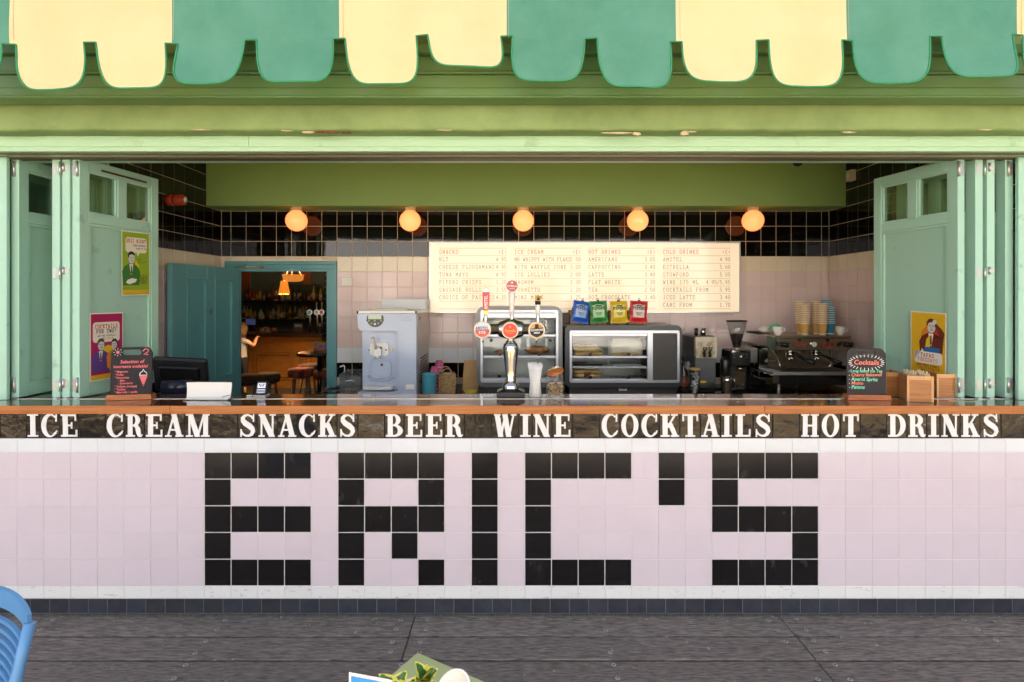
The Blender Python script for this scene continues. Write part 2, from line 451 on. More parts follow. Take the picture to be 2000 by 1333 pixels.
M_deck = mat('weathered_deck', S(150, 142, 134), 0.75, col2=S(74, 68, 65), scale=100, stretch=(.16, 1.0, 1), bump=1.0, bscale=160, rnd=0.14, detail=14, thr=(0.30, 0.70))
M_deck_far = mat('bounce_tinted_boards', S(206, 176, 126), 0.7, col2=S(84, 66, 46), scale=1.6, stretch=(.5, 2.2, 2), bump=0.5, bscale=30, detail=8, thr=(.38, .6))  # paler, golden and patchy to add sun bounce and feed the tiles' reflections
M_screw = mat('galvanised_screw', S(176, 174, 170), 0.5, 0.2, var=0.35, scale=300)
M_gap = mat('deck_joist_dark', S(22, 20, 19), 0.9, var=0.3, scale=10)
M_conc = mat('concrete_edge', S(104, 100, 92), 0.85, col2=S(66, 62, 58), scale=40, bump=0.8, bscale=70, detail=8)
M_render = mat('cream_render', S(214, 204, 180), 0.7, var=0.1, scale=4, bump=0.15)
M_floor_in = mat('kitchen_floor', S(70, 66, 64), 0.5, var=0.2, scale=8)
M_cream_cloth = mat('cream_canvas', S(252, 229, 178), 0.75, col2=S(247, 221, 167), scale=2.5, detail=10, thr=(.3, .55), bump=0.16, bscale=22, trans=0.22)
M_green_cloth = mat('sea_green_canvas', S(96, 160, 138), 0.6, col2=S(80, 148, 124), scale=5, bump=0.16, bscale=22, trans=0.15, detail=12)
M_bind = mat('green_binding_tape', S(52, 150, 98), 0.6, var=0.1, scale=40)
M_awn_metal = mat('green_awning_metal', S(112, 152, 96), 0.4, var=0.06, scale=6, stretch=(.2, 1, 1))
M_pane = glass('window_glass', (.80, .86, .82), 0.34)
M_clear = glass('clear_plastic', (.94, .95, .95), 0.07)
M_glass = glass('clear_glass', (.95, .97, .96), 0.09)

# ------------------------------------------------------------------ ground: deck boards, screws, sea
deck = link('deck', None); deck['kind'] = 'structure'
MB().box(-14, 14, -3.62, -0.0215, -0.20, -0.035).build('joist_bed', M_gap, deck)
PW = 0.1885
JO = [-3.63, -2.6, -1.57, -0.54, 0.49, 1.49, 2.5, 3.53]
scr_me = MB().lathe([(0.0, 0.0015), (0.004, 0.0012), (0.0065, 0.0022), (0.0105, 0.0022), (0.0125, 0.0)][::-1], 10).m(1).lathe([(.0048, .0016), (.0035, .0021), (0, .0022)], 8).mesh('screw', [M_screw, mat('screw_recess', S(60, 57, 55), .8)])
for k in range(19):
    y1 = -0.0215 - k * PW; y0 = y1 - PW + 0.012
    cuts = [-8, -3.63 if k % 2 else -2.6, -0.54 if k in (0, 1) or k % 4 == 3 else 0.49 if k % 4 == 0 and k > 3 else -3.0, 1.49, 8]
    if k == 2: cuts = [-8, -2.6, 1.49, 8]
    cuts = sorted(set(cuts))
    cuts = [c for i, c in enumerate(cuts) if i == 0 or c - cuts[i - 1] > 0.8]
    for a, b in zip(cuts[:-1], cuts[1:]):
        pl = MB().box(a + 0.002, b - 0.002, y0, y1, -0.035, -0.0015 + random.uniform(-.0015, .0015), 0.0035).build('plank', M_deck, deck)
        if y0 > -2.4:
            for j in JO:
                js = [j - 0.075, j + 0.075] if (abs(j - a) < .02 or abs(j - b) < .02) else [j + random.uniform(-.01, .01)]
                for jx in js:
                    if a < jx < b and abs(jx) < 4.2:
                        for fr in (0.27, 0.74):
                            if random.random() < 0.9:
                                s = link('screw', scr_me, pl, (jx + random.uniform(-.007, .007), y0 + fr * PW + random.uniform(-.008, .008), 0.0005))
                                s.rotation_euler = (0, 0, random.uniform(0, 3)); s.scale = (1, 1, 1)
MB().box(-14, 14, -26, -3.625, -0.2, -0.002).build('far_boards', M_deck_far, deck)
# grit and bird droppings scattered on the boards
gm = MB()
for i in range(900):
    x = random.uniform(-3.4, 3.4); y = -0.03 - abs(random.gauss(0, .42))
    if i > 560: y = -0.028 - abs(random.gauss(0, .03))
    if y < -1.6: continue
    r = random.choice([.002, .0025, .003, .0045, .007]) * random.uniform(.6, 1.3)
    n = 6
    v = [(x + r * random.uniform(.5, 1.6) * math.cos(2 * PI * j / n), y + r * random.uniform(.5, 1.2) * math.sin(2 * PI * j / n), 0.0012) for j in range(n)] + [(x, y, 0.001 + r * .5)]
    gm.add(v, [(j, (j + 1) % n, n) for j in range(n)])
g_ = gm.build('grit', mat('pale_grit', S(176, 172, 162), .8, col2=S(104, 96, 84), scale=14)); tag(g_, 'pale grit and flakes scattered over the grey deck boards', 'grit', kind='stuff')
edge = MB().box(-14, 14, -0.0195, 0.004, -0.1, 0.001, 0.002).build('threshold_strip', M_conc); edge['kind'] = 'structure'
sea = MB().box(-3000, 3000, -5000, -26, -6.2, -6).build('sea', mat('sea_water', S(70, 104, 112), 0.15, var=0.2, scale=.05, bump=0.5, bscale=.4)); sea['kind'] = 'structure'

# ------------------------------------------------------------------ tiled walls
TILE = {}
def tile_mesh(w, h, m, t=0.010, ch=0.0014):
    key = (round(w, 4), round(h, 4), m.name)
    if key not in TILE:
        TILE[key] = MB().box(-w / 2, w / 2, 0, t, -h / 2, h / 2, ch).mesh('tile', m)
    return TILE[key]
def tile(name, parent, x0, x1, z0, z1, m, gap=0.0035, tilt=0.0022, y=0.0):
    w, h = x1 - x0 - gap, z1 - z0 - gap
    if w < 0.012 or h < 0.008: return None
    if name == 'black_tile': tilt *= 1.7
    o = link(name, tile_mesh(w, h, m), parent, ((x0 + x1) / 2, y, (z0 + z1) / 2))
    o.rotation_euler = (random.gauss(0, tilt), 0, random.gauss(0, tilt))
    return o

PX = 1 / 347.8
def fz(py): return H - (py - 582) * PX
def fx(px): return (px - 999.5) * PX
front = thing('tiled_counter_wall', 'pink tiled counter wall with black tiles spelling ERIC\'S, below the wooden counter', 'wall', (0, 0, 0))
MB().box(-4.2, 4.2, 0.0022, 0.14, fz(1170), 1.128).build('grout_bed', M_grout, front)
MB().box(-4.2, 4.2, 0.0005, 0.14, -0.05, fz(1170.2)).build('skirting_bed', M_grout_d, front)
MB().box(-4.2, 4.2, 0.0018, 0.0024, fz(857), 1.128).build('lettering_bed', M_grout_b, front)
PAT = {0: [0, 1, 2, 3, 5, 6, 7, 8, 10, 12, 13, 14, 15, 17, 19, 20, 21, 22], 1: [0, 5, 8, 10, 12, 17, 19], 2: [0, 1, 2, 3, 5, 6, 7, 8, 10, 12, 19, 20, 21, 22],
       3: [0, 5, 7, 10, 12, 22], 4: [0, 1, 2, 3, 5, 8, 10, 12, 13, 14, 15, 19, 20, 21, 22]}
X0 = fx(398.4); TP = 0.15
ZR = [fz(884.2) - TP * i for i in range(6)]
for c in range(-16, 40):
    xa = X0 + c * TP; xb = xa + TP
    tile('white_tile', front, xa, xb, ZR[0], fz(856.6), M_white)
    for r in range(5):
        blk = c in PAT[r]
        tile('black_tile' if blk else 'pink_tile', front, xa, xb, ZR[r + 1], ZR[r], M_black if blk else M_pink, gap=0.0052 if blk else 0.0026, y=-0.0006 if blk else 0)
    tile('white_tile', front, xa, xb, fz(1169.5), ZR[5], M_whited, gap=0.003)
SP = 37.6 * PX; s0 = fx(660.5)
for c in range(-32, 48):
    tile('skirting_tile', front, s0 + c * SP, s0 + (c + 1) * SP, 0.002, fz(1169.8), M_skirt, gap=0.003, y=-0.002)

# heavy serif capitals, outlined stroke by stroke (cap height 1)
def crescent(mb, co, ro, ci, ri, a0, a1, y0, y1, T, n=22):
    vo = []; vi = []
    for i in range(n + 1):
        a = R(a0 + (a1 - a0) * i / n)
        vo.append(T((co[0] + ro[0] * math.cos(a), co[1] + ro[1] * math.sin(a)))); vi.append(T((ci[0] + ri[0] * math.cos(a), ci[1] + ri[1] * math.sin(a))))
    v = [(p[0], y0, p[1]) for p in vo] + [(p[0], y0, p[1]) for p in vi] + [(p[0], y1, p[1]) for p in vo] + [(p[0], y1, p[1]) for p in vi]
    m = n + 1; f = []
    for i in range(n):
        f += [(i, i + 1, m + i + 1, m + i), (i, 2 * m + i, 2 * m + i + 1, i + 1), (m + i, m + i + 1, 3 * m + i + 1, 3 * m + i)]
    f += [(0, m, 3 * m, 2 * m), (n, 2 * m + n, 3 * m + n, m + n)]
    mb.add(v, f)
HG = {  # width, bars (x0,x1,z0,z1), strokes [(pts, widths)], bowls
 'I': (.46, [(.12, .34, 0, 1), (0, .46, 0, .075), (0, .46, .925, 1)], [], []),
 'C': (.72, [(.62, .69, .66, .99)], [([(.55, .10), (.64, .17), (.70, .28)], [.11, .09, .04])], [((.38, .5), (.38, .52), (.43, .5), (.215, .435), 48, 312)]),
 'E': (.72, [(.09, .31, 0, 1), (0, .68, .915, 1), (0, .72, 0, .085), (.3, .5, .465, .545), (.61, .68, .70, .99), (.645, .72, .01, .31), (.445, .51, .36, .65)], [], []),
 'R': (.80, [(.09, .31, 0, 1), (0, .42, 0, .075), (0, .36, .92, 1), (.3, .38, .46, .54)],
       [([(.40, .50), (.50, .45), (.56, .34), (.585, .18), (.63, .06), (.70, .035), (.77, .10)], [.10, .17, .21, .20, .17, .10, .05])], [((.35, .73), (.31, .27), (.35, .73), (.10, .19), 90, -90)]),
 'A': (.80, [(.20, .56, .27, .345), (0, .28, 0, .07), (.45, .80, 0, .07)], [([(.115, .03), (.40, 1.0)], [.085, .085]), ([(.385, 1.0), (.63, .03)], [.22, .235])], []),
 'M': (1.02, [(.11, .20, 0, 1), (.76, .97, 0, 1), (0, .31, 0, .07), (.66, 1.04, 0, .07), (0, .2, .93, 1), (.84, 1.04, .93, 1)],
       [([(.20, 1.0), (.51, .03)], [.22, .20]), ([(.515, .03), (.80, .98)], [.09, .09])], []),
 'S': (.72, [(.59, .655, .66, 1.0), (.045, .11, 0, .34)],
       [([(.60, .78), (.52, .91), (.37, .965), (.23, .92), (.155, .82), (.16, .71), (.27, .59), (.44, .48), (.565, .36), (.60, .24), (.54, .11), (.42, .045), (.28, .05), (.16, .12), (.09, .24)],
         [.06, .085, .085, .13, .18, .21, .235, .245, .22, .19, .15, .10, .085, .085, .05])], []),
 'N': (.76, [(.09, .17, 0, 1), (.585, .665, 0, 1), (0, .27, 0, .07), (0, .2, .93, 1), (.48, .77, .93, 1)], [([(.13, 1.0), (.60, .0)], [.24, .24])], []),
 'K': (.80, [(.09, .31, 0, 1), (0, .40, 0, .075), (0, .40, .925, 1), (.47, .76, .925, 1), (.45, .82, 0, .075)], [([(.30, .40), (.63, .95)], [.085, .085]), ([(.40, .60), (.655, .04)], [.20, .23])], []),
 'B': (.76, [(.09, .31, 0, 1), (0, .38, 0, .08), (0, .36, .92, 1), (.3, .40, .47, .54)], [], [((.36, .74), (.29, .26), (.36, .74), (.095, .18), 90, -90), ((.38, .27), (.37, .27), (.38, .27), (.15, .19), 90, -90)]),
 'W': (.98, [(0, .29, .93, 1), (.36, .60, .93, 1), (.74, .99, .93, 1)], [([(.135, 1.0), (.30, .02)], [.22, .20]), ([(.31, .02), (.49, .95)], [.085, .085]), ([(.475, 1.0), (.645, .02)], [.22, .20]), ([(.655, .02), (.865, .98)], [.085, .085])], []),
 'O': (.76, [], [], [((.38, .5), (.38, .52), (.38, .5), (.175, .44), 0, 360)]),
 'T': (.68, [(.235, .455, 0, 1), (0, .69, .915, 1), (.13, .56, 0, .075), (0, .07, .69, .99), (.62, .69, .69, .99)], [], []),
 'L': (.66, [(.09, .31, 0, 1), (0, .41, .925, 1), (0, .65, 0, .085), (.58, .65, .01, .34)], [], []),
 'H': (.76, [(.075, .275, 0, 1), (.485, .685, 0, 1), (.2, .5, .455, .535), (0, .35, 0, .07), (.41, .76, 0, .07), (0, .35, .93, 1), (.41, .76, .93, 1)], [], []),
 'D': (.76, [(.09, .31, 0, 1), (0, .36, 0, .08), (0, .36, .92, 1)], [], [((.33, .5), (.43, .5), (.33, .5), (.20, .42), 90, -90)]),
}
def heavy(ch, cw, h):
    """a raised enamel capital centred on x=0, foot at z=0"""
    w, bars, strokes, bowls = HG[ch]
    sx = h * min(1.0, cw / (w * h)); k = 0
    mb = MB(); T = lambda p: ((p[0] - w / 2) * sx, p[1] * h)
    def d():
        nonlocal k
        k += 1
        return -0.0016 - 0.00012 * k
    for x0, x1, z0, z1 in bars:
        a = T((x0, z0)); b = T((x1, z1)); mb.box(a[0], b[0], d(), 0.0004, a[1], b[1])
    for pts, ws in strokes:
        q = []
        P = [Vector(p) for p in pts]
        if len(pts) == 2:
            a, b = T((pts[0][0], 0 if pts[0][1] < .5 else 1)), T((pts[1][0], 0 if pts[1][1] < .5 else 1)) if ch != 'K' else T(pts[1])
            if ch == 'K': a = T(pts[0])
            L_ = math.hypot(b[0] - a[0], b[1] - a[1]); hw = ws[0] * (sx + h) / 4 * L_ / max(1e-6, abs(b[1] - a[1]))
            q = [(a[0] - hw, a[1]), (a[0] + hw, a[1]), (b[0] + hw, b[1]), (b[0] - hw, b[1])]
            if a[1] > b[1]: q = q[::-1]
            mb.prism(q, d(), 0.0004)
        else: mb.ribbon([T(p) for p in pts], [x * (sx + h) / 2 for x in ws], d(), 0.0004)
    for co, ro, ci, ri, a0, a1 in bowls: crescent(mb, co, ro, ci, ri, a0, a1, d(), 0.0004, T)
    return mb
EDG = [-52, 0.5, 51.7, 77.5, 116.3, 154, 205.8, 244, 282, 321, 360, 411.8, 464.5, 502.5, 541, 580.5, 619.5, 658, 698.8, 751, 789, 828, 867, 907, 959.7,
       1012.6, 1038.8, 1077.4, 1117.6, 1170.6, 1210, 1248.6, 1287, 1327, 1367, 1406, 1431, 1470, 1508, 1561, 1600.5, 1641, 1679.5, 1730.4, 1770.5, 1809, 1835, 1874, 1913, 1954, 2007, 2060]
WORDS = '  ICE CREAM SNACKS BEER WINE COCKTAILS HOT DRINKS  '
for i, ch in enumerate(WORDS):
    xa, xb = fx(EDG[i]), fx(EDG[i + 1])
    t_ = tile('letter_tile', front, xa, xb, fz(855.6), fz(806.5) + .002, M_letter_tile, gap=0.0042, tilt=0.016, y=-0.002)
    if ch != ' ':
        hh = 0.1275
        heavy(ch, xb - xa - 0.011, hh).build('letter', M_lettering, t_, (0, 0, -hh / 2 - 0.0015))

# counter top
ctop = thing('wooden_counter', 'long varnished wooden counter with an orange front edge and a steel door track', 'counter', (0, 0, 1.133))
MB().box(-4.2, 4.2, -0.0285, 0.345, 0.004, 0.0398, 0.002).build('worktop', M_wood_top, ctop)
ed = MB()
for a, b in ((-4.2, -1.9), (-1.9, 1.402), (1.402, 4.2)):
    MB().box(a + .0006, b - .0006, -0.034, -0.0285, 0.0, 0.0402, 0.0018).build('edge_strip', M_wood_edge, ctop)
MB().box(-3.1, 3.1, 0.172, 0.186, 0.039, 0.0415).build('track', M_steel, ctop)
MB().box(-4.2, 4.2, -0.027, 0.13, -0.006, 0.0035).build('underside', M_wood_edge, ctop)

def tile_wall(name, label, loc, rz, length, first, hole=None, zmin=0.92, extra=None, xs=0.0):
    w = thing(name, label, 'wall', loc, rz)
    rows = []
    for i in range(6): rows.append((2.1817 + .15 * i, 2.1817 + .15 * (i + 1), M_black_in, 'black_tile'))
    rows.append((2.0317, 2.1817, M_cream, 'cream_tile'))
    for i in range(5): rows.append((2.0317 - .15 * (i + 1), 2.0317 - .15 * i, M_pink_in, 'pink_tile'))
    rows.append((1.1317, 1.2817, M_white, 'white_tile'))
    rows.append((0.9817, 1.1317, M_black_in, 'black_tile'))
    xs_ = [xs] + [first + .15 * i for i in range(80) if xs < first + .15 * i < length] + [length]
    for z0, z1, m, nm in rows:
        for a, b in zip(xs_[:-1], xs_[1:]):
            A, B, Z0, Z1 = a, b, z0, min(z1, 3.04)
            skip = False
            for hx0, hx1, hz0, hz1 in (hole or []):
                if Z1 <= hz0 + .003 or Z0 >= hz1 - .003: continue
                if A >= hx0 - .002 and B <= hx1 + .002:
                    if Z1 > hz1 + .01: Z0 = hz1
                    elif Z0 < hz0 - .01: Z1 = hz0
                    else: skip = True
                elif A < hx0 < B: B = hx0
                elif A < hx1 < B: A = hx1
            if not skip: tile(nm, w, A, B, Z0, Z1, m, gap=0.005, tilt=0.0013)
    return w
BZ = 5.40 - D                                   # back wall plane
LX, RX = -2.8775, 3.14
dx0, dx1, dz1 = WX(440, 5.4) - LX, WX(657, 5.4) - LX, WZ(511, 5.4)
back = tile_wall('back_wall', 'tiled back wall with black upper rows, a cream band and pink tiles, behind the menu board', (LX, BZ, 0), 0,
                 RX - LX, WX(450.4, 5.4) - LX, hole=[(dx0, dx1, -1, dz1), (WX(850, 5.4) - LX, WX(1430, 5.4) - LX, 1.66, 2.28)])
ox0, ox1, oz1 = WX(443, 5.4) - LX, WX(652, 5.4) - LX, WZ(514, 5.4)
MB().box(-.3, ox0, 0.003, 0.16, 0, 3.05).build('grout_bed', M_grout_in, back)
MB().box(ox1, RX - LX + .3, 0.003, 0.16, 0, 3.05).build('grout_bed', M_grout_in, back)
MB().box(ox0, ox1, 0.003, 0.16, oz1, 3.05).build('grout_bed', M_grout_in, back)
left = tile_wall('left_wall', 'left tiled side wall with the red sounder, behind the open door leaves', (LX, 3.9 - D, 0), PI / 2, 1.5, 0.148)
MB().box(0, 1.5, 0.003, 0.15, 0, 3.05).build('grout_bed', M_grout_in, left)
MB().box(-0.75, -0.001, 0.30, 0.42, 0, 3.05).build('recess_wall', M_mint_d, left)
MB().box(-0.02, -0.001, 0.004, 0.30, 0, 3.05).build('recess_return', M_mint_d, left)
right = tile_wall('right_wall', 'right tiled side wall behind the cocktail board and the open door leaf', (RX, BZ, 0), -PI / 2, 2.1, 0.148)
MB().box(0, 2.1, 0.003, 0.15, 0, 3.05).build('grout_bed', M_grout_in, right)

# floor, ceiling, soffit, roof and the pavilion's outer blocks
fl = MB().box(-9.0, 3.4, 0.14, 10.2, -0.1, 0.02).build('floor', M_floor_in); fl['kind'] = 'structure'
ce = MB().box(-3.1, 3.3, 0.2, BZ + .02, 3.04, 3.12).build('ceiling', M_green_warm_s); ce['kind'] = 'structure'
so = thing('soffit', 'warm-tinted green boxed soffit carrying the row of globe lamps above the menu board', 'soffit', (0, 5.12 - D, 2.636))
MB().box(LX + .001, RX - .001, 0, 0.279, 0, 0.403, 0.004).build('boxing', M_green_warm_s, so)
roof = thing('pavilion_building', 'cream rendered pavilion that encloses the kiosk, above and beside the counter', 'building', (0, 0, 0))
MB().box(-4.9, 7.0, 0.02, 10.4, 3.32, 3.62).build('roof_slab', M_render, roof)
MB().box(-14, -4.95, 0.25, 10.4, 3.2, 9.4).build('shading_wing', M_render, roof)  # unseen wing added, raised to shade the deck the letter tiles mirror
MB().box(-14, -9.05, 0.25, 10.4, -.1, 3.2).build('wing_wall', M_render, roof)
MB().box(7.0, 14, 0.02, 10.4, -.1, 9.0).build('shading_wing', M_render, roof)  # second unseen wing, put in for shade at the right end
MB().box(3.29, 7.0, 0.02, 0.24, -.1, 3.32).build('facade_pier', M_render, roof)
MB().box(-9.05, -3.36, 0.02, 0.24, -.1, 3.2).build('facade_pier', M_render, roof)
MB().box(3.29, 3.5, 0.24, 10.4, -.1, 3.32).build('side_wall', M_render, roof)

# sunlit pavilion across the deck (behind the camera; it shows in the glaze of the tiles and lights the hatch)
opp = thing('opposite_pavilion', 'white sunlit pavilion across the deck, mirrored in the glossy tiles and menu board', 'building', (0, -12.5, 0))
M_opp = mat('white_sunlit_render', S(238, 240, 243), .75, var=.06, scale=1, bump=.1)
MB().box(-15, 15, -4, 0, -.1, 6.2).build('wall', M_opp, opp)
MB().box(-15.4, 15.4, -4.2, .35, 6.2, 6.6).build('cornice', M_opp, opp)
M_oglass = mat('dark_window_glass', S(40, 56, 66), .06)
for k in range(12):
    x = -13.2 + k * 2.4
    wd = MB().box(x - .55, x + .55, .002, .04, .9 if k % 3 else .05, 2.6).build('window', M_oglass, opp)
    f_ = MB(); z0 = .9 if k % 3 else .05
    for a_, b_, c_, d_ in ((x - .64, x - .55, z0, 2.69), (x + .55, x + .64, z0, 2.69), (x - .55, x + .55, 2.6, 2.69), (x - .03, x + .03, z0, 2.6)): f_.box(a_, b_, .0, .07, c_, d_)
    f_.build('window_frame', M_opp, wd)
# plaster beam with a rounded, flaking lower lip
beam = thing('plaster_beam', 'warm-tinted green plaster beam with flaking lower edge, below the striped awning', 'beam', (0, 0, 2.69))
pr = [(-.075, .64), (-.075, .022), (-.072, .010), (-.064, .002), (-.052, 0.0), (.10, 0.0), (.10, .64)]
bm = MB(); nx = 150; v = []
for i in range(nx + 1):
    x = -4.2 + 8.4 * i / nx
    for q, (y, z) in enumerate(pr):
        j = 0.0026 * math.sin(x * 7.3) + 0.002 * math.sin(x * 19.1 + 1) + random.uniform(-.0012, .0012)
        v.append((x, y + (j if 1 <= q <= 4 else 0), z + (j * .8 if 1 <= q <= 4 else 0)))
n_ = len(pr)
bm.add(v, [(i * n_ + q, i * n_ + q + 1, (i + 1) * n_ + q + 1, (i + 1) * n_ + q) for i in range(nx) for q in range(n_ - 1)], True)
bm.build('render_coat', M_green_warm, beam)
def flake(px, py, w, h, m, Z=2.985):
    x, z = WX(px, Z), WZ(py, Z) - 2.69
    n = 9; w *= Z / F; h *= Z / F
    p = [(x + w / 2 * math.cos(2 * PI * j / n) * random.uniform(.45, 1.1), z + h / 2 * math.sin(2 * PI * j / n) * random.uniform(.4, 1.2)) for j in range(n)]
    MB().prism(p, Z - D - 0.0035, Z - D + 0.01).build('paint_flake', m, beam)
for a in ((640, 258, 70, 6, M_rust), (600, 259, 40, 4, M_flake), (676, 259, 20, 5, M_rust), (560, 256, 40, 3, M_flake), (1205, 260, 70, 4, M_flake), (1243, 262, 22, 8, M_flake), (1337, 261, 22, 12, M_flake),
          (1348, 258, 30, 4, M_flake), (1655, 259, 36, 4, M_flake), (390, 254, 50, 2.5, M_flake), (870, 255, 40, 2.5, M_flake), (1925, 254, 30, 3, M_flake), (230, 203, 9, 4, M_flake)):
    flake(*a)

# header frame over the opening, with its sliding track
hd = thing('door_header', 'pale green timber header over the serving hatch, holding the folding doors\' track', 'door frame', (0, 0, 2.60))
for a, b in ((-4.2, WX(485, 3.09)), (WX(485, 3.09), 4.2)):
    MB().box(a + .0008, b - .0008, 0.03, 0.16, 0.030, 0.092, 0.0015).build('board', M_header, hd)
MB().box(-4.2, 4.2, 0.024, 0.155, 0.002, 0.0285, 0.003).build('lower_bead', M_header, hd)
MB().box(-4.2, 4.2, 0.155, 0.30, 0.004, 0.09).build('inner_board', M_mint, hd)
MB().box(-3.0, 3.05, 0.055, 0.075, -0.006, 0.003).build('track_lip', M_brownrail, hd)
MB().box(-3.0, 3.05, 0.150, 0.215, -0.005, 0.005).build('track', M_brownrail, hd)
MB().box(-4.2, 4.2, 0.10, 0.30, 0.092, 0.73).build('upper_wall', M_green_warm_s, hd)
for nm, xa, xb in (('door_post', -3.25, WX(16, 3.21)), ('door_post', WX(1985, 3.21), 3.28)):
    p = MB().box(xa, xb, 0.135, 0.16, 0, 1.425, 0.003).build(nm, M_mint)
    p.location = (0, 0, 1.1735)
    tag(p, 'mint green side post of the hatch, at the photo\'s %s edge' % ('left' if xa < 0 else 'right'), 'door frame', 'hatch side posts')

# ------------------------------------------------------------------ striped awning with scalloped valance
AZ = 2.60; AY = AZ - D
aw = thing('striped_awning', 'green and cream striped awning with scalloped valance and green piping, over the counter', 'awning', (0, AY, 2.7))
def az(py): return WZ(py, AZ) - 2.7
def ax(px): return WX(px, AZ)
notch = [-150, 12, 178, 331, 490, 660, 824, 989, 1153, 1320, 1486, 1655, 1824, 1992, 2160]
ntop = [82, 84, 85, 83, 79, 73, 71, 70, 78, 82, 82, 79, 73, 66, 70]
lbot = [172, 178, 174, 165, 165, 163, 138, 158, 173, 163, 171, 163, 156, 160]
skew = [0, .12, .05, -.25, .05, .16, .28, -.1, .15, .05, .1, .02, .15, 0]
NW = 11.5
def wave(x, z):
    return 0.014 * math.sin(x * 7.7 + z * 3) + 0.007 * math.sin(x * 17 + 2 + z * 5) + 0.004 * math.sin(x * 31 - z * 22) * max(0.0, math.sin(x * 2.1 + 1))
def lobe_edge(i, s):
    """outline of lobe i from its left notch (s=0) round the bottom to its right notch (s=1)"""
    xa, xb = notch[i] + NW, notch[i + 1] - NW
    za, zb, bt = ntop[i], ntop[i + 1], lbot[i]
    a = s * PI; cx = (xa + xb) / 2; rx = (xb - xa) / 2
    ux = -math.cos(a); uz = math.sin(a)
    e = 0.38
    X = cx + rx * math.copysign(abs(ux) ** e, ux) if abs(ux) > 1e-6 else cx
    top = za + (zb - za) * s
    uz = abs(uz) ** 0.60
    Y = top + (bt - top) * uz
    X += (bt - top) * uz * skew[i] * 0.55 + (6 if i in (1, 2) else 0) * uz
    return X, Y
strip = [0] + [2 * k + 1 for k in range(7)]
cols = ['green', 'cream', 'green', 'cream', 'green', 'cream', 'green', 'cream']
for k in range(-1, 7):
    i0, i1 = 2 * k + 1, 2 * k + 3
    c = 'cream' if k % 2 == 0 else 'green'
    m_ = M_cream_cloth if c == 'cream' else M_green_cloth
    lo, hi = max(i0, 0), min(i1, len(notch) - 1)
    if hi <= lo: continue
    xa, xb = ax(notch[lo]), ax(notch[hi])
    pm = MB()
    nt_ = lambda x: az(ntop[lo] + (ntop[hi] - ntop[lo]) * (x - xa) / max(1e-6, xb - xa) )
    def up(u, w):
        x = xa + (xb - xa) * u
        px_ = x / AZ * F + 999.5
        j = max(lo, min(hi - 1, max(q for q in range(lo, hi + 1) if notch[q] <= px_ + .01) if px_ >= notch[lo] else lo))
        t = (px_ - notch[j]) / (notch[j + 1] - notch[j])
        z0 = az(ntop[j] + (ntop[j + 1] - ntop[j]) * t)
        z = z0 + (0.86 - z0) * w
        return (x, wave(x, z) * (1 - .6 * w), z)
    pm.grid(up, 28, 10)
    for j in range(lo, hi):
        def lf(u, w, j=j):
            # u across, w from notch line (0) down to the hem (1)
            s = u
            ex, ey = lobe_edge(j, s)
            tx = notch[j] + NW + (notch[j + 1] - notch[j] - 2 * NW) * (0.5 - 0.5 * math.cos(s * PI))
            ty = ntop[j] + (ntop[j + 1] - ntop[j]) * s
            X = tx + (ex - tx) * w ** 0.8; Y = ty + (ey - ty) * w
            x, z = ax(X), az(Y)
            return (x, wave(x, z) - 0.03 * w * w * (0.4 + .6 * math.sin(j * 2.3)) * math.sin(PI * s), z)
        pm.grid(lf, 26, 10)
    pm.build('cream_stripe' if c == 'cream' else 'green_stripe', m_, aw)
for j in range(len(notch) - 1):
    b_ = MB(); pts = []
    for q in range(27):
        s = q / 26; ex, ey = lobe_edge(j, s); x, z = ax(ex), az(ey)
        pts.append(Vector((x, wave(x, z) - 0.03 * (0.4 + .6 * math.sin(j * 2.3)) * math.sin(PI * s) - 0.001, z)))
    n2 = Vector((ax(notch[j + 1] + NW), 0, az(ntop[j + 1]))); n2.y = wave(n2.x, n2.z) - .001
    pts.append(n2)
    b_.tube(pts, 0.0048, 6, sx=1.0)
    b_.build('piping', M_bind, aw)
for k in range(0, 7):
    seam = MB()
    x = ax(notch[2 * k + 1] + (4 if k % 2 else 8))
    seam.tube([(x, wave(x, z) * .8 - .0012, z) for z in (az(75), az(40), az(0), .7)], 0.0012, 4)
    seam.build('seam', mat('seam_thread', S(190, 190, 160), .8), aw)
MB().add([(-4.2, 0.004, .86), (4.2, 0.004, .86), (4.2, .62, .926), (-4.2, .62, .926)], [(0, 1, 2, 3)]).build('canopy', mat('canopy_sun_block', S(96, 132, 92), .8), aw)  # unseen awning top, made opaque and run back to keep sun off the valance
cas = [((.235, .30), (az(158) + .006, az(158) + .018), 'lip'), ((.245, .34), (az(158) + .018, az(133)), 'rail'), ((.262, .34), (az(133) + .002, az(103)), 'rail'), ((.250, .34), (az(103) + .002, az(97)), 'rail'),
       ((.275, .34), (az(97), az(60)), 'rail'), ((.24, .34), (az(60) + .002, az(40)), 'rail')]
MB().box(-4.2, 4.2, .285, .385, az(158) + .02, az(40) - .004).build('housing_back', M_awn_metal, aw)
for (ya, yb), (za, zb), nm in cas:
    MB().box(-4.2, 4.2, ya, yb + .04, za, zb, 0.003).build('housing_' + nm, M_awn_metal, aw)

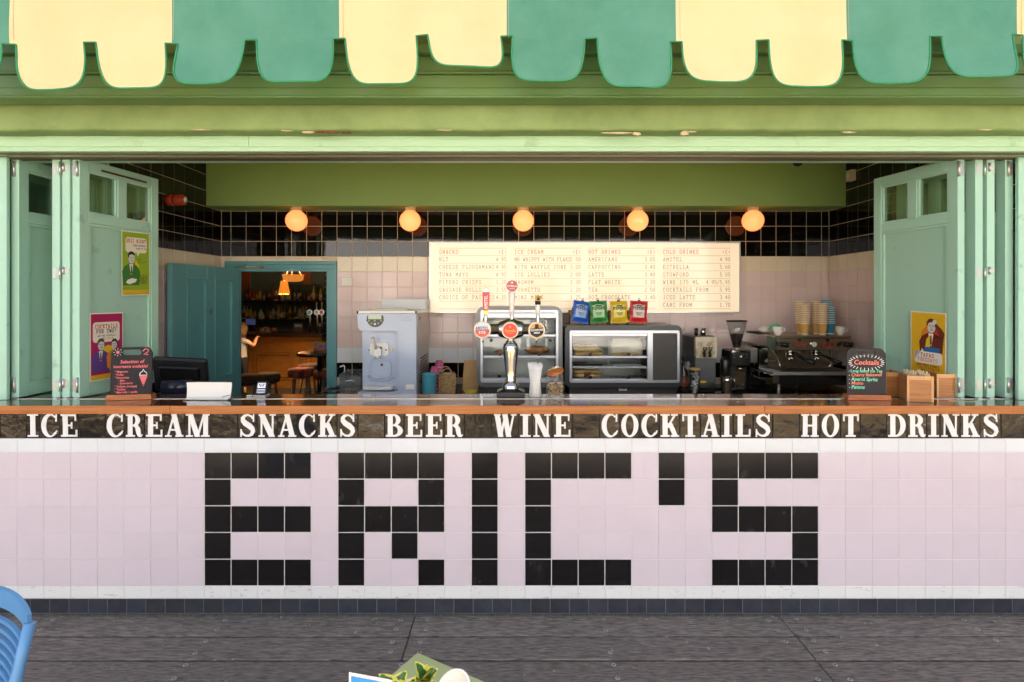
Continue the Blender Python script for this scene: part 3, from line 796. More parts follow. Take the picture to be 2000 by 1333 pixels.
# ------------------------------------------------------------------ folding door leaves
def rrect(x0, x1, z0, z1, r, n=5):
    p = []
    for cx, cz, a in ((x1 - r, z1 - r, 0), (x0 + r, z1 - r, 90), (x0 + r, z0 + r, 180), (x1 - r, z0 + r, 270)):
        for i in range(n + 1):
            t = R(a + 90 * i / n); p.append((cx + r * math.cos(t), cz + r * math.sin(t)))
    return p
def disc(cx, cz, r, n=20, a0=0, a1=360):
    return [(cx + r * math.cos(R(a0 + (a1 - a0) * i / n)), cz + r * math.sin(R(a0 + (a1 - a0) * i / n))) for i in range(n if a1 - a0 == 360 else n + 1)]
def ringp(mb, po, pi, y0, y1):
    n = len(po)
    v = [(x, y0, z) for x, z in po] + [(x, y0, z) for x, z in pi] + [(x, y1, z) for x, z in po] + [(x, y1, z) for x, z in pi]
    f = []
    for i in range(n):
        j = (i + 1) % n
        f += [(i, j, n + j, n + i), (2 * n + i, 3 * n + i, 3 * n + j, 2 * n + j), (i, 2 * n + i, 2 * n + j, j), (n + i, n + j, 3 * n + j, 3 * n + i)]
    return mb.add(v, f)

LW, LT, LH = 0.61, 0.048, 1.43
def make_leaf():
    root = thing('folding_door', '', '')
    h = LT / 2
    for a, b in ((0, .063), (.547, LW)): MB().box(a, b, -h, h, 0, LH, .002).build('stile', M_mint, root)
    for a, b in ((0, .066), (1.048, 1.108), (1.363, LH)): MB().box(.0635, .5465, -h + .0004, h - .0004, a, b, .0015).build('rail', M_mint, root)
    MB().box(.274, .336, -h + .0004, h - .0004, 1.109, 1.362, .0015).build('muntin', M_mint, root)
    MB().box(.0635, .5465, -h + .016, h - .016, .0665, 1.0475).build('panel', M_mint_d, root)
    for s in (-1, 1):
        bd = MB(); po = [(.064, .067), (.546, .067), (.546, 1.047), (.064, 1.047)]; pi = [(.080, .083), (.530, .083), (.530, 1.031), (.080, 1.031)]
        ringp(bd, po, pi, s * (h - .003), s * (h - .0165)); bd.build('moulding', M_mint, root)
    for a, b in ((.0635, .2735), (.3365, .5465)):
        g = MB().box(a + .001, b - .001, -.003, .003, 1.109, 1.362).build('pane', M_pane, root)
        bead = MB(); ringp(bead, [(a, 1.1085), (b, 1.1085), (b, 1.3625), (a, 1.3625)], [(a + .010, 1.1185), (b - .010, 1.1185), (b - .010, 1.3525), (a + .010, 1.3525)], -h + .006, -.004)
        bead.build('glazing_bead', M_mint, g)
    return root
leaf0 = make_leaf()
NY = 0.184
NYZ = NY + D
def hinge(parent, x, z, h, side, ky):
    d_ = -1 if side == 0 else 1
    hg = MB()
    a, b = sorted((x + d_ * .0004, x + d_ * .0035))
    hg.box(a, b, -.019 if ky > 0 else -.004, .004 if ky > 0 else .019, z - h / 2, z + h / 2, .0006)
    hg.cyl((x + d_ * .005, ky, z - h / 2 - .008), (x + d_ * .005, ky, z + h / 2 + .008), .0065, n=10)
    for q in (-.32, 0, .32): hg.cyl((x + d_ * .0034, -.009 if ky > 0 else .009, z + q * h), (x + d_ * .0046, -.009 if ky > 0 else .009, z + q * h), .0032, n=8)
    hg.build('hinge', M_steel, parent)
leaves = {}
spec = [('A', 147.5, 82.6, 0, 'mint green door leaf with two posters on it, on the left'), ('L3', 128, 85.5, 0, 'door leaf edge hinged just left of the poster door, left stack'),
        ('L2', 108.5, 87, 0, 'third door leaf from the poster door, with steel hinges on its edge, left stack'), ('B', 28.5, 90, 0, 'outermost left door leaf, its panel half hidden by the stack'),
        ('A2', 1877, -80.4, 1, 'mint green door leaf with the yellow tapas poster, on the right'), ('R2', 1912, -86, 1, 'door leaf edge just right of the tapas poster door, right stack'),
        ('R3', 1935, -87.5, 1, 'third door leaf from the tapas poster door, with steel hinges, right stack'), ('B2', 1971, -89, 1, 'outermost right door leaf beside the right side post')]
for i, (k, px, a, side, lab) in enumerate(spec):
    o = leaf0 if i == 0 else copy_tree(leaf0)
    leaves[k] = o
for k, px, a, side, lab in spec:
    o = leaves[k]; rz = R(a); d_ = Vector((math.cos(rz), math.sin(rz)))
    near = Vector((WX(px, NYZ), NY))
    p = near if side == 0 else near - d_ * LW
    o.location = (p.x, p.y, 1.1795); o.rotation_euler = (0, 0, rz)
    tag(o, lab, 'door', 'folding hatch doors')
    x = 0 if side == 0 else LW
    if k in ('A', 'B', 'A2', 'B2'):
        for z, h_ in ((1.36, .075), (.075, .075)): hinge(o, x, z, h_, side, {'A': -.014, 'B': .0, 'A2': -.022, 'B2': -.01}[k])
    if k in ('L2', 'R2'):
        for z, h_ in ((1.36, .06), (.74, .06), (.075, .06)): hinge(o, x, z, h_, side, (.031 if side else -.031))
    if k in ('L3', 'R3'):
        for z, h_ in ((1.37, .035), (.755, .03), (.085, .04)): hinge(o, x, z, h_, side, (-.012 if side else .012))
    ft = MB().box(x - .006 if side == 0 else x - .02, x + .02 if side == 0 else x + .006, -.012, .012, -.007, .0002).build('bottom_guide', M_steel, o)
cl_ = MB().box(.15, .5, -LT / 2 - .006, -LT / 2 - .0002, 1.378, 1.39).build('closer_strip', mat('bronze_strip', S(92, 66, 40), .5, .3), leaves['A'])

# ------------------------------------------------------------------ posters
def on_leaf(k, u0, z, off=.0035):
    o = leaves[k]; rz = o.rotation_euler.z
    d_ = Vector((math.cos(rz), math.sin(rz))); n = Vector((math.sin(rz), -math.cos(rz)))
    p = Vector((o.location.x, o.location.y)) + d_ * u0 * LW + n * (LT / 2 + off)
    return (p.x, p.y, z), rz
INK = {n: mat('ink_' + n, S(*c), .55, var=.04, scale=20) for n, c in dict(black=(26, 24, 24), white=(240, 238, 230), cream=(242, 234, 214), magenta=(176, 22, 92), purple=(96, 66, 140), yellow=(232, 196, 24),
       lime=(150, 180, 34), green=(52, 122, 44), orange=(222, 130, 40), red=(186, 52, 34), ochre=(226, 180, 30), grey=(150, 148, 142), blue=(34, 104, 176), brown=(104, 40, 26), navy=(48, 40, 110), skin=(214, 212, 204), dgrey=(70, 70, 70)).items()}
def P(poster, name, polys, ink, lv):
    mb = MB()
    for i, q in enumerate(polys): mb.flat(q, -.0012 - lv * .0003 - i * .00003)
    return mb.build(name, INK[ink], poster)
def sheet(label, loc, rz, w, h, ink, border='cream', name='poster'):
    o = thing(name, label, 'poster', loc, rz)
    mb = MB(); mb.grid(lambda u, v: (u * w, -.0006 - .0012 * math.sin(u * 3) * math.sin(v * 2.5), v * h), 6, 6)
    mb.grid(lambda u, v: (u * w, .0006, h - v * h), 1, 1)
    mb.build('sheet', INK[border], o)
    b = w * .03
    P(o, 'printed_field', [[(b, b), (w - b, b), (w - b, h - b), (b, h - b)]], ink, 2)
    return o
def bust(o, cx, z, s, suit, lv, hair='black', side=1):
    """generic printed half-figure: shoulders, lapels, head, hair, face marks"""
    q = lambda pts: [(cx + x * s * side, z + y * s) for x, y in pts]
    P(o, 'printed_jacket', [q([(-.5, -.9), (.5, -.9), (.56, -.2), (.42, .05), (.16, .2), (-.16, .2), (-.42, .05), (-.56, -.2)])], suit, lv)
    P(o, 'printed_shirt', [q([(-.12, .18), (.12, .18), (.03, -.35), (-.03, -.35)])], 'white', lv + 1)
    P(o, 'printed_tie', [q([(-.03, .1), (.03, .1), (.045, -.25), (0, -.36), (-.045, -.25)])], 'brown', lv + 2)
    P(o, 'printed_face', [q([(x * .19 + .02, .48 + y * .27) for x, y in disc(0, 0, 1, 16)])], 'skin', lv + 1)
    P(o, 'printed_hair', [q([(-.2, .5), (-.2, .68), (-.08, .82), (.1, .82), (.22, .70), (.2, .62), (.02, .68), (-.12, .62), (-.15, .5)])], hair, lv + 2)
    P(o, 'printed_features', [q([(-.08, .50), (-.01, .50), (-.01, .53), (-.08, .53)]), q([(.06, .50), (.13, .50), (.13, .53), (.06, .53)]), q([(-.02, .33), (.09, .33), (.09, .36), (-.02, .36)]), q([(.02, .4), (.05, .4), (.04, .5)])], 'dgrey', lv + 3)
def words(o, ink, lines, lv=6, name='lettering', pitch=.72, wt=.15):
    mb = MB()
    for s, x, z, h, al, *pp in lines: slab(mb, s, x, z, h, -.0012 - lv * .0003, pitch=pp[0] if pp else pitch, w=wt, align=al, step=.00002)
    return tag(mb.build(name, INK[ink], o), None, None, None, 'stuff')

# quiz night
loc, rz = on_leaf('A', .485, 1.786)
w, h = .232, .425
po = sheet('lime green quiz night poster pinned high on the left door leaf', loc, rz, w, h, 'lime'); po.rotation_euler = (R(1.0), R(-1.5), rz)
P(po, 'printed_band', [[(.008, .012), (w - .008, .012), (w - .008, .038), (.008, .038)]], 'ochre', 3)
P(po, 'speech_bubble', [rrect(.03, .205, .285, .385, .02) [:6] + rrect(.03, .205, .285, .385, .02)[6:18] + [(.12, .285), (.128, .262), (.145, .285)] + rrect(.03, .205, .285, .385, .02)[18:]], 'cream', 3)
P(po, 'printed_shape', [[(.10, .13), (.135, .15), (.14, .2), (.11, .24)]], 'yellow', 3)
bust(po, .075, .185, .13, 'green', 4)
P(po, 'printed_papers', [[(.03, .085), (.06, .075), (.11, .09), (.12, .11), (.08, .115), (.045, .105)]], 'white', 8)
words(po, 'red', [('QUIZ NIGHT', .118, .352, .022, 'C', .74)])
words(po, 'black', [('EVERY WEDNESDAY', .145, .328, .010, 'C', .7), ('NIGHT AT 7PM', .16, .308, .010, 'C', .7), ('WINE OR', .205, .108, .011, 'R', .7), ('WINS A', .205, .078, .011, 'R', .7)])
words(po, 'brown', [('1ST PRIZE', .205, .124, .011, 'R', .7), ('2ND PRIZE', .205, .092, .011, 'R', .7)])
sg = MB(); 
for ln in ([(.13, .235), (.14, .25), (.145, .235), (.155, .248), (.16, .238)], [(.13, .215), (.145, .232), (.15, .215), (.165, .23), (.17, .216), (.19, .232), (.195, .22)]): sg.ribbon(ln, .0022, -.0036)
sg.build('printed_signature', INK['black'], po)
# cocktails for two
loc, rz = on_leaf('A', .105, 1.262)
w, h = .242, .418
po = sheet('magenta cocktails for two poster low on the left door leaf', loc, rz, w, h, 'magenta')
P(po, 'printed_band', [[(.008, .008), (w - .008, .008), (w - .008, .036), (.008, .036)]], 'ochre', 3)
b_ = rrect(.02, .215, .235, .36, .02)
P(po, 'speech_bubble', [b_[:18] + [(.07, .235), (.078, .205), (.10, .235)] + b_[18:]], 'cream', 3)
P(po, 'printed_shape', [disc(.13, .17, .045, 14)], 'yellow', 3)
P(po, 'printed_shape', [[(.11, .06), (.17, .055), (.19, .11), (.15, .13), (.11, .1)]], 'lime', 4)
bust(po, .075, .16, .12, 'purple', 5, 'dgrey'); bust(po, .175, .165, .105, 'orange', 6, 'black', -1)
words(po, 'red', [('COCKTAILS', .118, .322, .023, 'C', .80)], wt=.17)
words(po, 'navy', [('FOR TWO?', .118, .292, .023, 'C', .80)], wt=.17)
words(po, 'black', [('ANY TWO COCKTAILS', .118, .270, .010, 'C', .78), ('ONLY', .095, .252, .010, 'C', .78)])
words(po, 'red', [('£15.00', .145, .252, .010, 'C', .78)], name='price')
# tapas tuesdays
loc, rz = on_leaf('A2', .485, 1.295)
w, h = .245, .395
po = sheet('yellow tapas tuesdays poster on the right door leaf', loc, rz, w, h, 'ochre'); po.rotation_euler = (R(2.0), R(2.2), rz)
P(po, 'printed_shape', [disc(.15, .24, .075, 18)], 'orange', 3)
P(po, 'printed_shape', [disc(.185, .27, .04, 14)], 'red', 4)
bust(po, .145, .235, .145, 'brown', 4, 'brown')
P(po, 'printed_sleeve', [[(.19, .17), (.225, .2), (.235, .27), (.2, .31), (.175, .33), (.17, .31), (.2, .26), (.185, .21)]], 'brown', 8)
P(po, 'printed_hand', [disc(.17, .335, .014, 10)], 'skin', 9)
P(po, 'printed_waistcoat', [[(.105, .165), (.14, .165), (.14, .25), (.115, .225)]], 'yellow', 9)
P(po, 'printed_sash', [[(.1, .145), (.2, .145), (.21, .175), (.105, .175)]], 'blue', 10)
b_ = rrect(.03, .222, .07, .145, .016)
P(po, 'speech_bubble', [b_[:9] + [(.10, .145), (.085, .165), (.08, .145)] + b_[9:]], 'white', 11)
words(po, 'red', [('TAPAS', .126, .112, .022, 'C', .86)], 13, wt=.17)
words(po, 'orange', [('TUESDAYS', .126, .082, .022, 'C', .80)], 13, wt=.17)
words(po, 'black', [('THREE TAPAS DISHES &', .126, .052, .0105, 'C', .76), ('ONLY £21.00!', .126, .020, .0105, 'C', .76)], 13)
words(po, 'red', [('A GLASS OF HOUSE WINE', .126, .036, .0105, 'C', .76)], 13, name='offer_line')

# ------------------------------------------------------------------ backlit menu board
bX0, bX1, bZ0, bZ1 = WX(838, 5.32), WX(1446, 5.32), WZ(612, 5.32), WZ(473, 5.32)
mbd = thing('menu_board', 'long cream backlit menu board with four columns of prices, on the back wall', 'menu board', (bX0, 5.32 - D, bZ0))
bw, bh = bX1 - bX0, bZ1 - bZ0
fr = MB(); ringp(fr, [(0, 0), (bw, 0), (bw, bh), (0, bh)], [(.013, .013), (bw - .013, .013), (bw - .013, bh - .013), (.013, bh - .013)], 0, .078)
fr.build('frame', M_steel, mbd)
M_light = mat('backlit_acrylic', S(236, 218, 190), 0.08, var=0.03, scale=2, emit=S(255, 232, 200), estr=0.17)
MB().box(.012, bw - .012, .006, .07, .012, bh - .012).build('lit_face', M_light, mbd)
M_mtxt = mat('menu_grey_lettering', S(140, 126, 104), .5, emit=S(255, 232, 196), estr=0.055); M_mred = mat('menu_red_lettering', S(206, 110, 90), .5, emit=S(255, 140, 110), estr=0.085); M_rule = mat('menu_rule', S(190, 178, 156), .5, emit=S(255, 226, 184), estr=0.11)
MS = 5.32 / F
def mx(px): return WX(px, 5.32) - bX0
def mz(py): return WZ(py, 5.32) - bZ0
MENU = [(857.4, 989.5, 'SNACKS', [('BLT', '4.95'), ('CHEESE PLOUGHMANS', '4.95'), ('TUNA MAYO', '4.95'), ('PIPERS CRISPS', '1.20'), ('SAUSAGE ROLLS', '3.50'), ('CHOICE OF PASTIES', '4.25')]),
        (1004.5, 1134.5, 'ICE CREAM', [('MR WHIPPY WITH FLAKE', '2.50'), ('WITH WAFFLE CONE', '3.00'), ('ICE LOLLIES', '2.00'), ('MAGNUM', '2.30'), ('CORNETTO', '2.20'), ('MINI MILK', '1.25')]),
        (1149, 1280, 'HOT DRINKS', [('AMERICANO', '3.05'), ('CAPPUCCINO', '3.40'), ('LATTE', '3.40'), ('FLAT WHITE', '3.30'), ('TEA', '2.50'), ('HOT CHOCOLATE', '3.40')]),
        (1295, 1427, 'COLD DRINKS', [('AMSTEL', '4.90'), ('ESTRELLA', '5.60'), ('STOWFORD', '5.05'), ('WINE 175 ML', '4.95/5.95'), ('COCKTAILS FROM', '5.95'), ('ICED LATTE', '3.40'), ('CANS FROM', '1.70')])]
ru = MB()
for xa, xb, head, rows in MENU:
    th = MB(); tx = MB(); hgt = 7.4 * MS
    slab(th, head, mx(xa), mz(496), hgt, .0052, pitch=.87, w=.13); slab(th, '(£)', mx(xb), mz(496), hgt, .0052, pitch=.72, w=.13, align='R')
    th.build('heading', M_mred, mbd)['kind'] = 'stuff'
    for i, (a, b) in enumerate(rows):
        py = 496 + 14.8 * (i + 1)
        slab(tx, a, mx(xa), mz(py), hgt, .0052, pitch=.87 if len(a) < 19 else .75, w=.125); slab(tx, b, mx(xb), mz(py), hgt, .0052, pitch=.72, w=.125, align='R')
    tx.build('price_list', M_mtxt, mbd)['kind'] = 'stuff'
    for i in range(9):
        z = mz(485.2 + 14.8 * i); MB().box(mx(xa), mx(xb), .0045, .0062, z - .003, z + .003).build('rule', M_rule, mbd)

# ------------------------------------------------------------------ globe lamps under the soffit
M_globe = mat('lit_opal_globe', S(255, 214, 160), 0.2, emit=(1.0, .22, .06), estr=0.56)
def bulb_label(i): return ['globe lamp nearest the doorway, leftmost under the soffit', 'second globe lamp from the left, left of the menu board', 'middle globe lamp of the row, above the ice cream column',
                           'fourth globe lamp from the left, above the hot drinks column', 'rightmost globe lamp under the soffit, by the board\'s right corner'][i]
for i, px in enumerate((578.5, 800.5, 1021.5, 1245, 1470)):
    lp = thing('globe_lamp', bulb_label(i), 'lamp', (WX(px, 5.20), 5.20 - D, 2.636), 0, 'globe lamps along the soffit')
    MB().sphere((0, 0, -.128), .1005, 28, 18).build('globe', M_globe, lp)
    MB().lathe([(.052, 0), (.054, -.004), (.052, -.034), (.046, -.036)], 20).build('fitting', mat('cream_fitting', S(220, 196, 160), .4), lp)
cd = thing('dome_camera', 'small dark dome camera under the green ceiling, near the right wall', 'security camera', (WX(1558, 4.95), 4.95 - D, 3.04))
MB().lathe([(.062, 0), (.064, -.012), (.055, -.03)], 20).build('base', M_blk, cd); MB().sphere((0, 0, -.03), .045, 18, 12).build('dome', mat('smoked_dome', S(14, 12, 12), .05), cd)
sn = thing('motion_sensor', 'small cream motion sensor on the right wall by the soffit', 'sensor', (RX - .002, 5.05 - D, WZ(356, 5.05)), -PI / 2)
MB().prism([(0, 0), (.075, .0), (.075, .10), (0, .10)], -.045, 0).build('case', mat('cream_plastic', S(226, 214, 184), .4, var=.04), sn); MB().box(.01, .065, -.052, -.0455, .02, .07, .004).build('lens', INK['cream'], sn)
al = thing('fire_sounder', 'red fire alarm sounder mounted on the black tiles of the left wall', 'alarm', (LX, 4.56 - D, WZ(391, 4.56)), 0)
M_red = mat('red_plastic', S(196, 72, 44), .35, var=.08)
def xl(mb, prof, n=20): return mb.lathe(prof, n, M=Matrix.Rotation(R(90), 4, 'Y'))
xl(MB(), [(.048, .0), (.048, .035), (.044, .05)]).build('base', M_red, al); xl(MB(), [(.036, .05), (.036, .060)]).build('neck', mat('dark_red', S(70, 24, 18), .5), al)
xl(MB(), [(.046, .060), (.048, .075), (.046, .12), (.038, .14), (.030, .145)]).build('horn', M_red, al); xl(MB(), [(.026, .146), (.014, .154), (0.0, .157)]).build('lens', INK['white'], al)
sw = thing('light_switch', 'white switch plate on the pink tiles right of the teal door frame', 'switch', (WX(677, 5.39), 5.40 - D - .002, WZ(551, 5.39) - .04))
MB().box(-.053, .053, -.011, 0, 0, .085, .003).build('plate', INK['white'], sw); MB().box(-.03, .03, -.015, -.0112, .03, .055, .002).build('rocker', INK['white'], sw)

# ------------------------------------------------------------------ teal door, its frame and the bar beyond
df = thing('door_frame', 'teal moulded door frame in the back wall, around the view into the bar', 'door frame', (0, BZ, 0))
def fr_ring(a, b, top, a2, b2, top2, y0, y1, nm='architrave'):
    MB().box(a, a2, y0, y1, .02, top2, .002).build(nm, M_teal, df); MB().box(b2, b, y0, y1, .02, top2, .002).build(nm, M_teal, df); MB().box(a, b, y0, y1, top2 + .0005, top, .002).build(nm, M_teal, df)
q = lambda px: WX(px, 5.4); z_ = lambda py: WZ(py, 5.4)
fr_ring(q(440), q(658), z_(511), q(449), q(651), z_(517.5), -.022, .004)
fr_ring(q(449.2), q(650.8), z_(517.7), q(461), q(642), z_(526), -.012, .004)
fr_ring(q(461.2), q(641.8), z_(526.2), q(468), q(637.5), z_(531), -.004, .03, 'jamb')
dr = thing('teal_door', 'open teal panelled door with a small blue sticker, against the left wall', 'door', (-2.805, 4.467 - D, .022), R(83.2))
DW, DH = .895, 2.035
for a, b in ((0, .172), (.427, .530), (.797, DW)): MB().box(a, b, -.022, .022, 0, DH, .002).build('stile', M_teal, dr)
for a, b in ((.172, .427), (.530, .797)):
    for z0, z1 in ((0, .2), (.84, 1.005), (1.925, DH)): MB().box(a + .0005, b - .0005, -.0215, .0215, z0, z1, .001).build('rail', M_teal, dr)
    for z0, z1 in ((.2, .84), (1.005, 1.925)):
        MB().box(a + .0005, b - .0005, -.006, .006, z0, z1).build('panel', M_teal, dr)
        mo = MB(); ringp(mo, [(a + .001, z0 + .001), (b - .001, z0 + .001), (b - .001, z1 - .001), (a + .001, z1 - .001)], [(a + .024, z0 + .024), (b - .024, z0 + .024), (b - .024, z1 - .024), (a + .024, z1 - .024)], -.029, -.0065)
        mo.build('moulding', M_teal, dr)
st = MB().prism([(x * .016 + .478, z * .028 + 1.62) for x, z in disc(0, 0, 1, 18)], -.0235, -.0222).build('sticker', mat('blue_sticker', S(24, 32, 110), .4), dr)
sl = MB(); 
for zz in (1.632, 1.622, 1.612, 1.602): sl.ribbon([(.469, zz), (.487, zz)], .003, -.0242)
sl.build('sticker_lettering', INK['white'], st)
ca = thing('door_stay', 'small brass stay arm across the top of the teal door frame', 'door stay', (WX(478, 5.33), 5.33 - D, WZ(521, 5.33)))
M_brass = mat('brass', S(214, 176, 92), .25, 1.0, var=.1)
MB().tube([(-.09, -.02, -.008), (0, 0, 0), (.16, .03, -.006)], .0045, 8).build('arm', M_brass, ca); MB().cyl((0, 0, -.012), (0, 0, .012), .008, n=10).build('knuckle', M_brass, ca)
MB().tube([(.16 + .014 * math.cos(t), .028, -.006 + .008 * math.sin(t)) for t in [k * PI / 6 for k in range(12)]], .004, 6, closed=True).build('eye', M_brass, ca)

M_bwall = mat('bar_wall_grey_green', S(96, 110, 100), .7, col2=S(78, 90, 84), scale=2)
room = thing('bar_room', 'dim grey green bar room seen through the teal doorway', 'room', (0, 0, 0))
MB().box(-8.9, -1.5, 9.3, 9.4, 0.02, 3.1).build('back_wall', M_bwall, room); MB().box(-9.0, -8.9, BZ + .17, 9.4, .02, 3.1).build('side_wall', M_bwall, room)
MB().box(-1.6, -1.5, BZ + .161, 9.3, .02, 3.1).build('side_wall', M_bwall, room); MB().box(-9, 3.3, BZ + .161, 9.4, 3.1, 3.2).build('ceiling', M_bwall, room)
MB().box(-9, LX - .31, .24, BZ + .17, .02, 3.1).build('party_wall', M_bwall, room)
Zb = 12.3
for i, (xa, xb, ya, yb, ink) in enumerate(((590, 604, 530, 620, (176, 92, 44)), (470, 486, 530, 575, (150, 70, 34)), (560, 625, 556, 600, (60, 78, 66)))):
    MB().box(WX(xa, Zb), WX(xb, Zb), 9.296 - i * .002, 9.31, WZ(yb, Zb), WZ(ya, Zb)).build('mural_band', mat('mural_%d' % i, S(*ink), .7), room)
pil = thing('patterned_pillar', 'dark feather patterned wall strip at the right of the doorway view', 'pillar', (WX(637, 10.9), 10.9 - D, .02))
MB().box(-.058, .3, 0, .1, 0, 3.05).build('shaft', mat('dark_wallpaper', S(34, 30, 32), .6), pil)
for i in range(12):
    x = random.uniform(-.04, .04); z = 1.0 + i * .12
    MB().flat([(x + a * .05 * (1 if i % 2 else -1), z + b * .035) for a, b in ((-1, -.3), (-.3, .5), (.8, .7), (1, .3), (.2, -.1))], -.002).build('printed_feather', mat('feather_beige', S(120, 108, 92), .7), pil)
M_oak = mat('ochre_panelling', S(150, 104, 42), .45, col2=S(128, 86, 32), scale=4, stretch=(1, 1, 5))
M_dkwood = mat('dark_wood', S(58, 38, 28), .4, col2=S(40, 26, 20), scale=6, stretch=(1, 5, 5))
bar = thing('bar_counter', 'ochre panelled bar counter with a dark top in the room beyond the door', 'bar counter', (WX(553, 10.6), 10.6 - D, .02))
bs = 10.6 / F; bx = lambda px: (px - 553) * bs; bz = lambda py: WZ(py, 10.6) - .02
MB().box(-2.6, .75, 0, .6, 0, bz(658)).build('body', M_oak, bar); MB().box(-2.65, .8, -.10, .65, bz(658) + .001, bz(652)).build('bar_top', M_dkwood, bar)
MB().box(-2.6, .76, -.05, -.0005, bz(664), bz(658)).build('cornice', M_oak, bar); MB().box(-2.6, .76, -.03, -.0005, 0, .12).build('plinth', M_oak, bar)
for a, b in ((497, 573), (600, 660), (415, 488)):
    for d_, yy in ((0, -.018), (5, -.032)):
        mo = MB(); ringp(mo, [(bx(a + d_), bz(742 - d_)), (bx(b - d_), bz(742 - d_)), (bx(b - d_), bz(686 + d_)), (bx(a + d_), bz(686 + d_))], [(bx(a + d_ + 2.4), bz(742 - d_ - 2.4)), (bx(b - d_ - 2.4), bz(742 - d_ - 2.4)), (bx(b - d_ - 2.4), bz(686 + d_ + 2.4)), (bx(a + d_ + 2.4), bz(686 + d_ + 2.4))], yy, -.0005)
        mo.build('panel_moulding', M_oak, bar)
for k in range(4): MB().box(bx(583 + 3.4 * k), bx(585.2 + 3.4 * k), -.02, -.0005, bz(745), bz(690)).build('flute', M_oak, bar)
shelf_x0, shelf_x1 = WX(440, 12.0), WX(640, 12.0)
SH = []
for nm, py, lab in (('upper', 588, 'upper dark bottle shelf on the bar wall'), ('lower', 624, 'lower dark bottle shelf on the bar wall')):
    s_ = MB().box(shelf_x0, shelf_x1, 0, .3, -.03, 0).build('bottle_shelf', M_dkwood, None, (0, 12.0 - D - .02, WZ(py, 12.0))); tag(s_, lab, 'shelf', 'bottle shelves'); SH.append(WZ(py, 12.0))
bc_ = MB().box(shelf_x0, shelf_x1, 0, .36, 0, .9).build('back_bar', M_dkwood, None, (0, 12.0 - D - .06, .02)); tag(bc_, 'dark back bar cabinet beneath the bottle shelves', 'cabinet')
profs = [[(.036, 0), (.038, .01), (.038, .17), (.03, .2), (.014, .23), (.013, .29), (.015, .3), (.015, .315)], [(.045, 0), (.046, .01), (.046, .15), (.02, .19), (.016, .24), (.018, .26)], [(.032, 0), (.033, .2), (.012, .25), (.012, .33), (.014, .345)],
         [(.05, 0), (.055, .06), (.04, .14), (.018, .2), (.016, .25)], [(.028, 0), (.028, .12), (.011, .16), (.011, .2), (.013, .21)]]
BCOL = {'amber': (150, 84, 24), 'clear': (190, 196, 198), 'green': (30, 62, 34), 'dark': (26, 20, 18), 'yellow': (196, 160, 40), 'brown': (74, 40, 22), 'pale gold': (190, 164, 96), 'red': (128, 30, 30)}
LCOL = [(220, 212, 190), (196, 160, 70), (36, 34, 36), (210, 206, 200), (150, 60, 44)]
BM = {}
def bottle_mesh(p, cn, l):
    key = (p, cn, l)
    if key in BM: return BM[key]
    mb = MB(); pr_ = profs[p]; mb.lathe(pr_, 12)
    r = max(r_ for r_, z in pr_); zt = [z for r_, z in pr_ if r_ > r * .85][-1]
    if l < 5: mb.m(1).lathe([(r + .0012, zt * .2), (r + .0012, zt * .8)], 12)
    mb.m(2).lathe([(pr_[-1][0] + .002, pr_[-1][1] - .03), (pr_[-1][0] + .002, pr_[-1][1] + .002)], 10)
    BM[key] = mb.mesh('bottle', [mat('bottle_' + cn, S(*BCOL[cn]), .08, coat=.3), mat('bottle_label_%d' % l, S(*LCOL[l % 5]), .6), mat('bottle_cap', S(60, 50, 40), .4)])
    return BM[key]
rb = random.Random(3)
for si, (shn, n, x0, x1) in enumerate((('upper', 26, 474, 631), ('lower', 28, 473, 630))):
    for i in range(n):
        if si == 0 and i < 1: continue
        px = x0 + (x1 - x0) * (i + rb.uniform(-.18, .18)) / (n - 1)
        cn = rb.choice(list(BCOL)); p = rb.randrange(5); l = rb.randrange(5)
        o = link('bottle', bottle_mesh(p, cn, l), None, (WX(px, 12.05), 12.05 - D + rb.uniform(0, .1), SH[si]), rb.uniform(0, 6))
        o.scale = (1, 1, rb.uniform(.88, 1.08))
        tag(o, '%s bottle, %s from the left on the %s shelf behind the bar' % (cn, ORD[i], shn), 'bottle', 'bottles behind the bar')
# till screen, jars, cards and tap badges on the bar
sc_ = thing('bar_till_screen', 'small bluish till screen standing on the back bar at left', 'screen', (WX(489, 11.6), 11.6 - D, WZ(652, 11.6)))
MB().box(-.12, .12, 0, .02, .17, .33, .004).build('bezel', M_blk, sc_); MB().box(-.105, .105, -.003, -.0005, .185, .315).build('display', mat('till_display', S(70, 76, 120), .3, emit=S(120, 130, 190), estr=.05, col2=S(30, 30, 60), scale=14), sc_)
MB().box(-.03, .03, 0, .03, 0, .17).build('stand', M_blk, sc_)
for i, px in enumerate((502, 514, 526)):
    j = thing('snack_jar', '%s of three glass snack jars on the bar, below the bottle shelf' % ['leftmost', 'middle one', 'rightmost'][i], 'jar', (WX(px, 10.7), 10.9 - D, bz(652) + .02), 0, 'snack jars on the bar')
    MB().lathe([(.045, 0), (.05, .01), (.05, .07), (.04, .085)], 14).build('jar_body', mat('jar_contents', S(150, 96, 78), .4, col2=S(210, 190, 180), scale=40), j); MB().lathe([(.043, .085), (.043, .10), (0, .105)], 14).build('lid', M_red, j)
bl_ = MB().lathe([(.02, 0), (.05, .02), (.065, .06), (.06, .06), (.045, .02), (0, .01)], 16).build('snack_bowl', mat('bowl_wood', S(150, 100, 60), .4), None, (WX(537, 10.8), 10.8 - D, bz(652) + .0205)); tag(bl_, 'small round bowl beside the snack jars on the bar', 'bowl')
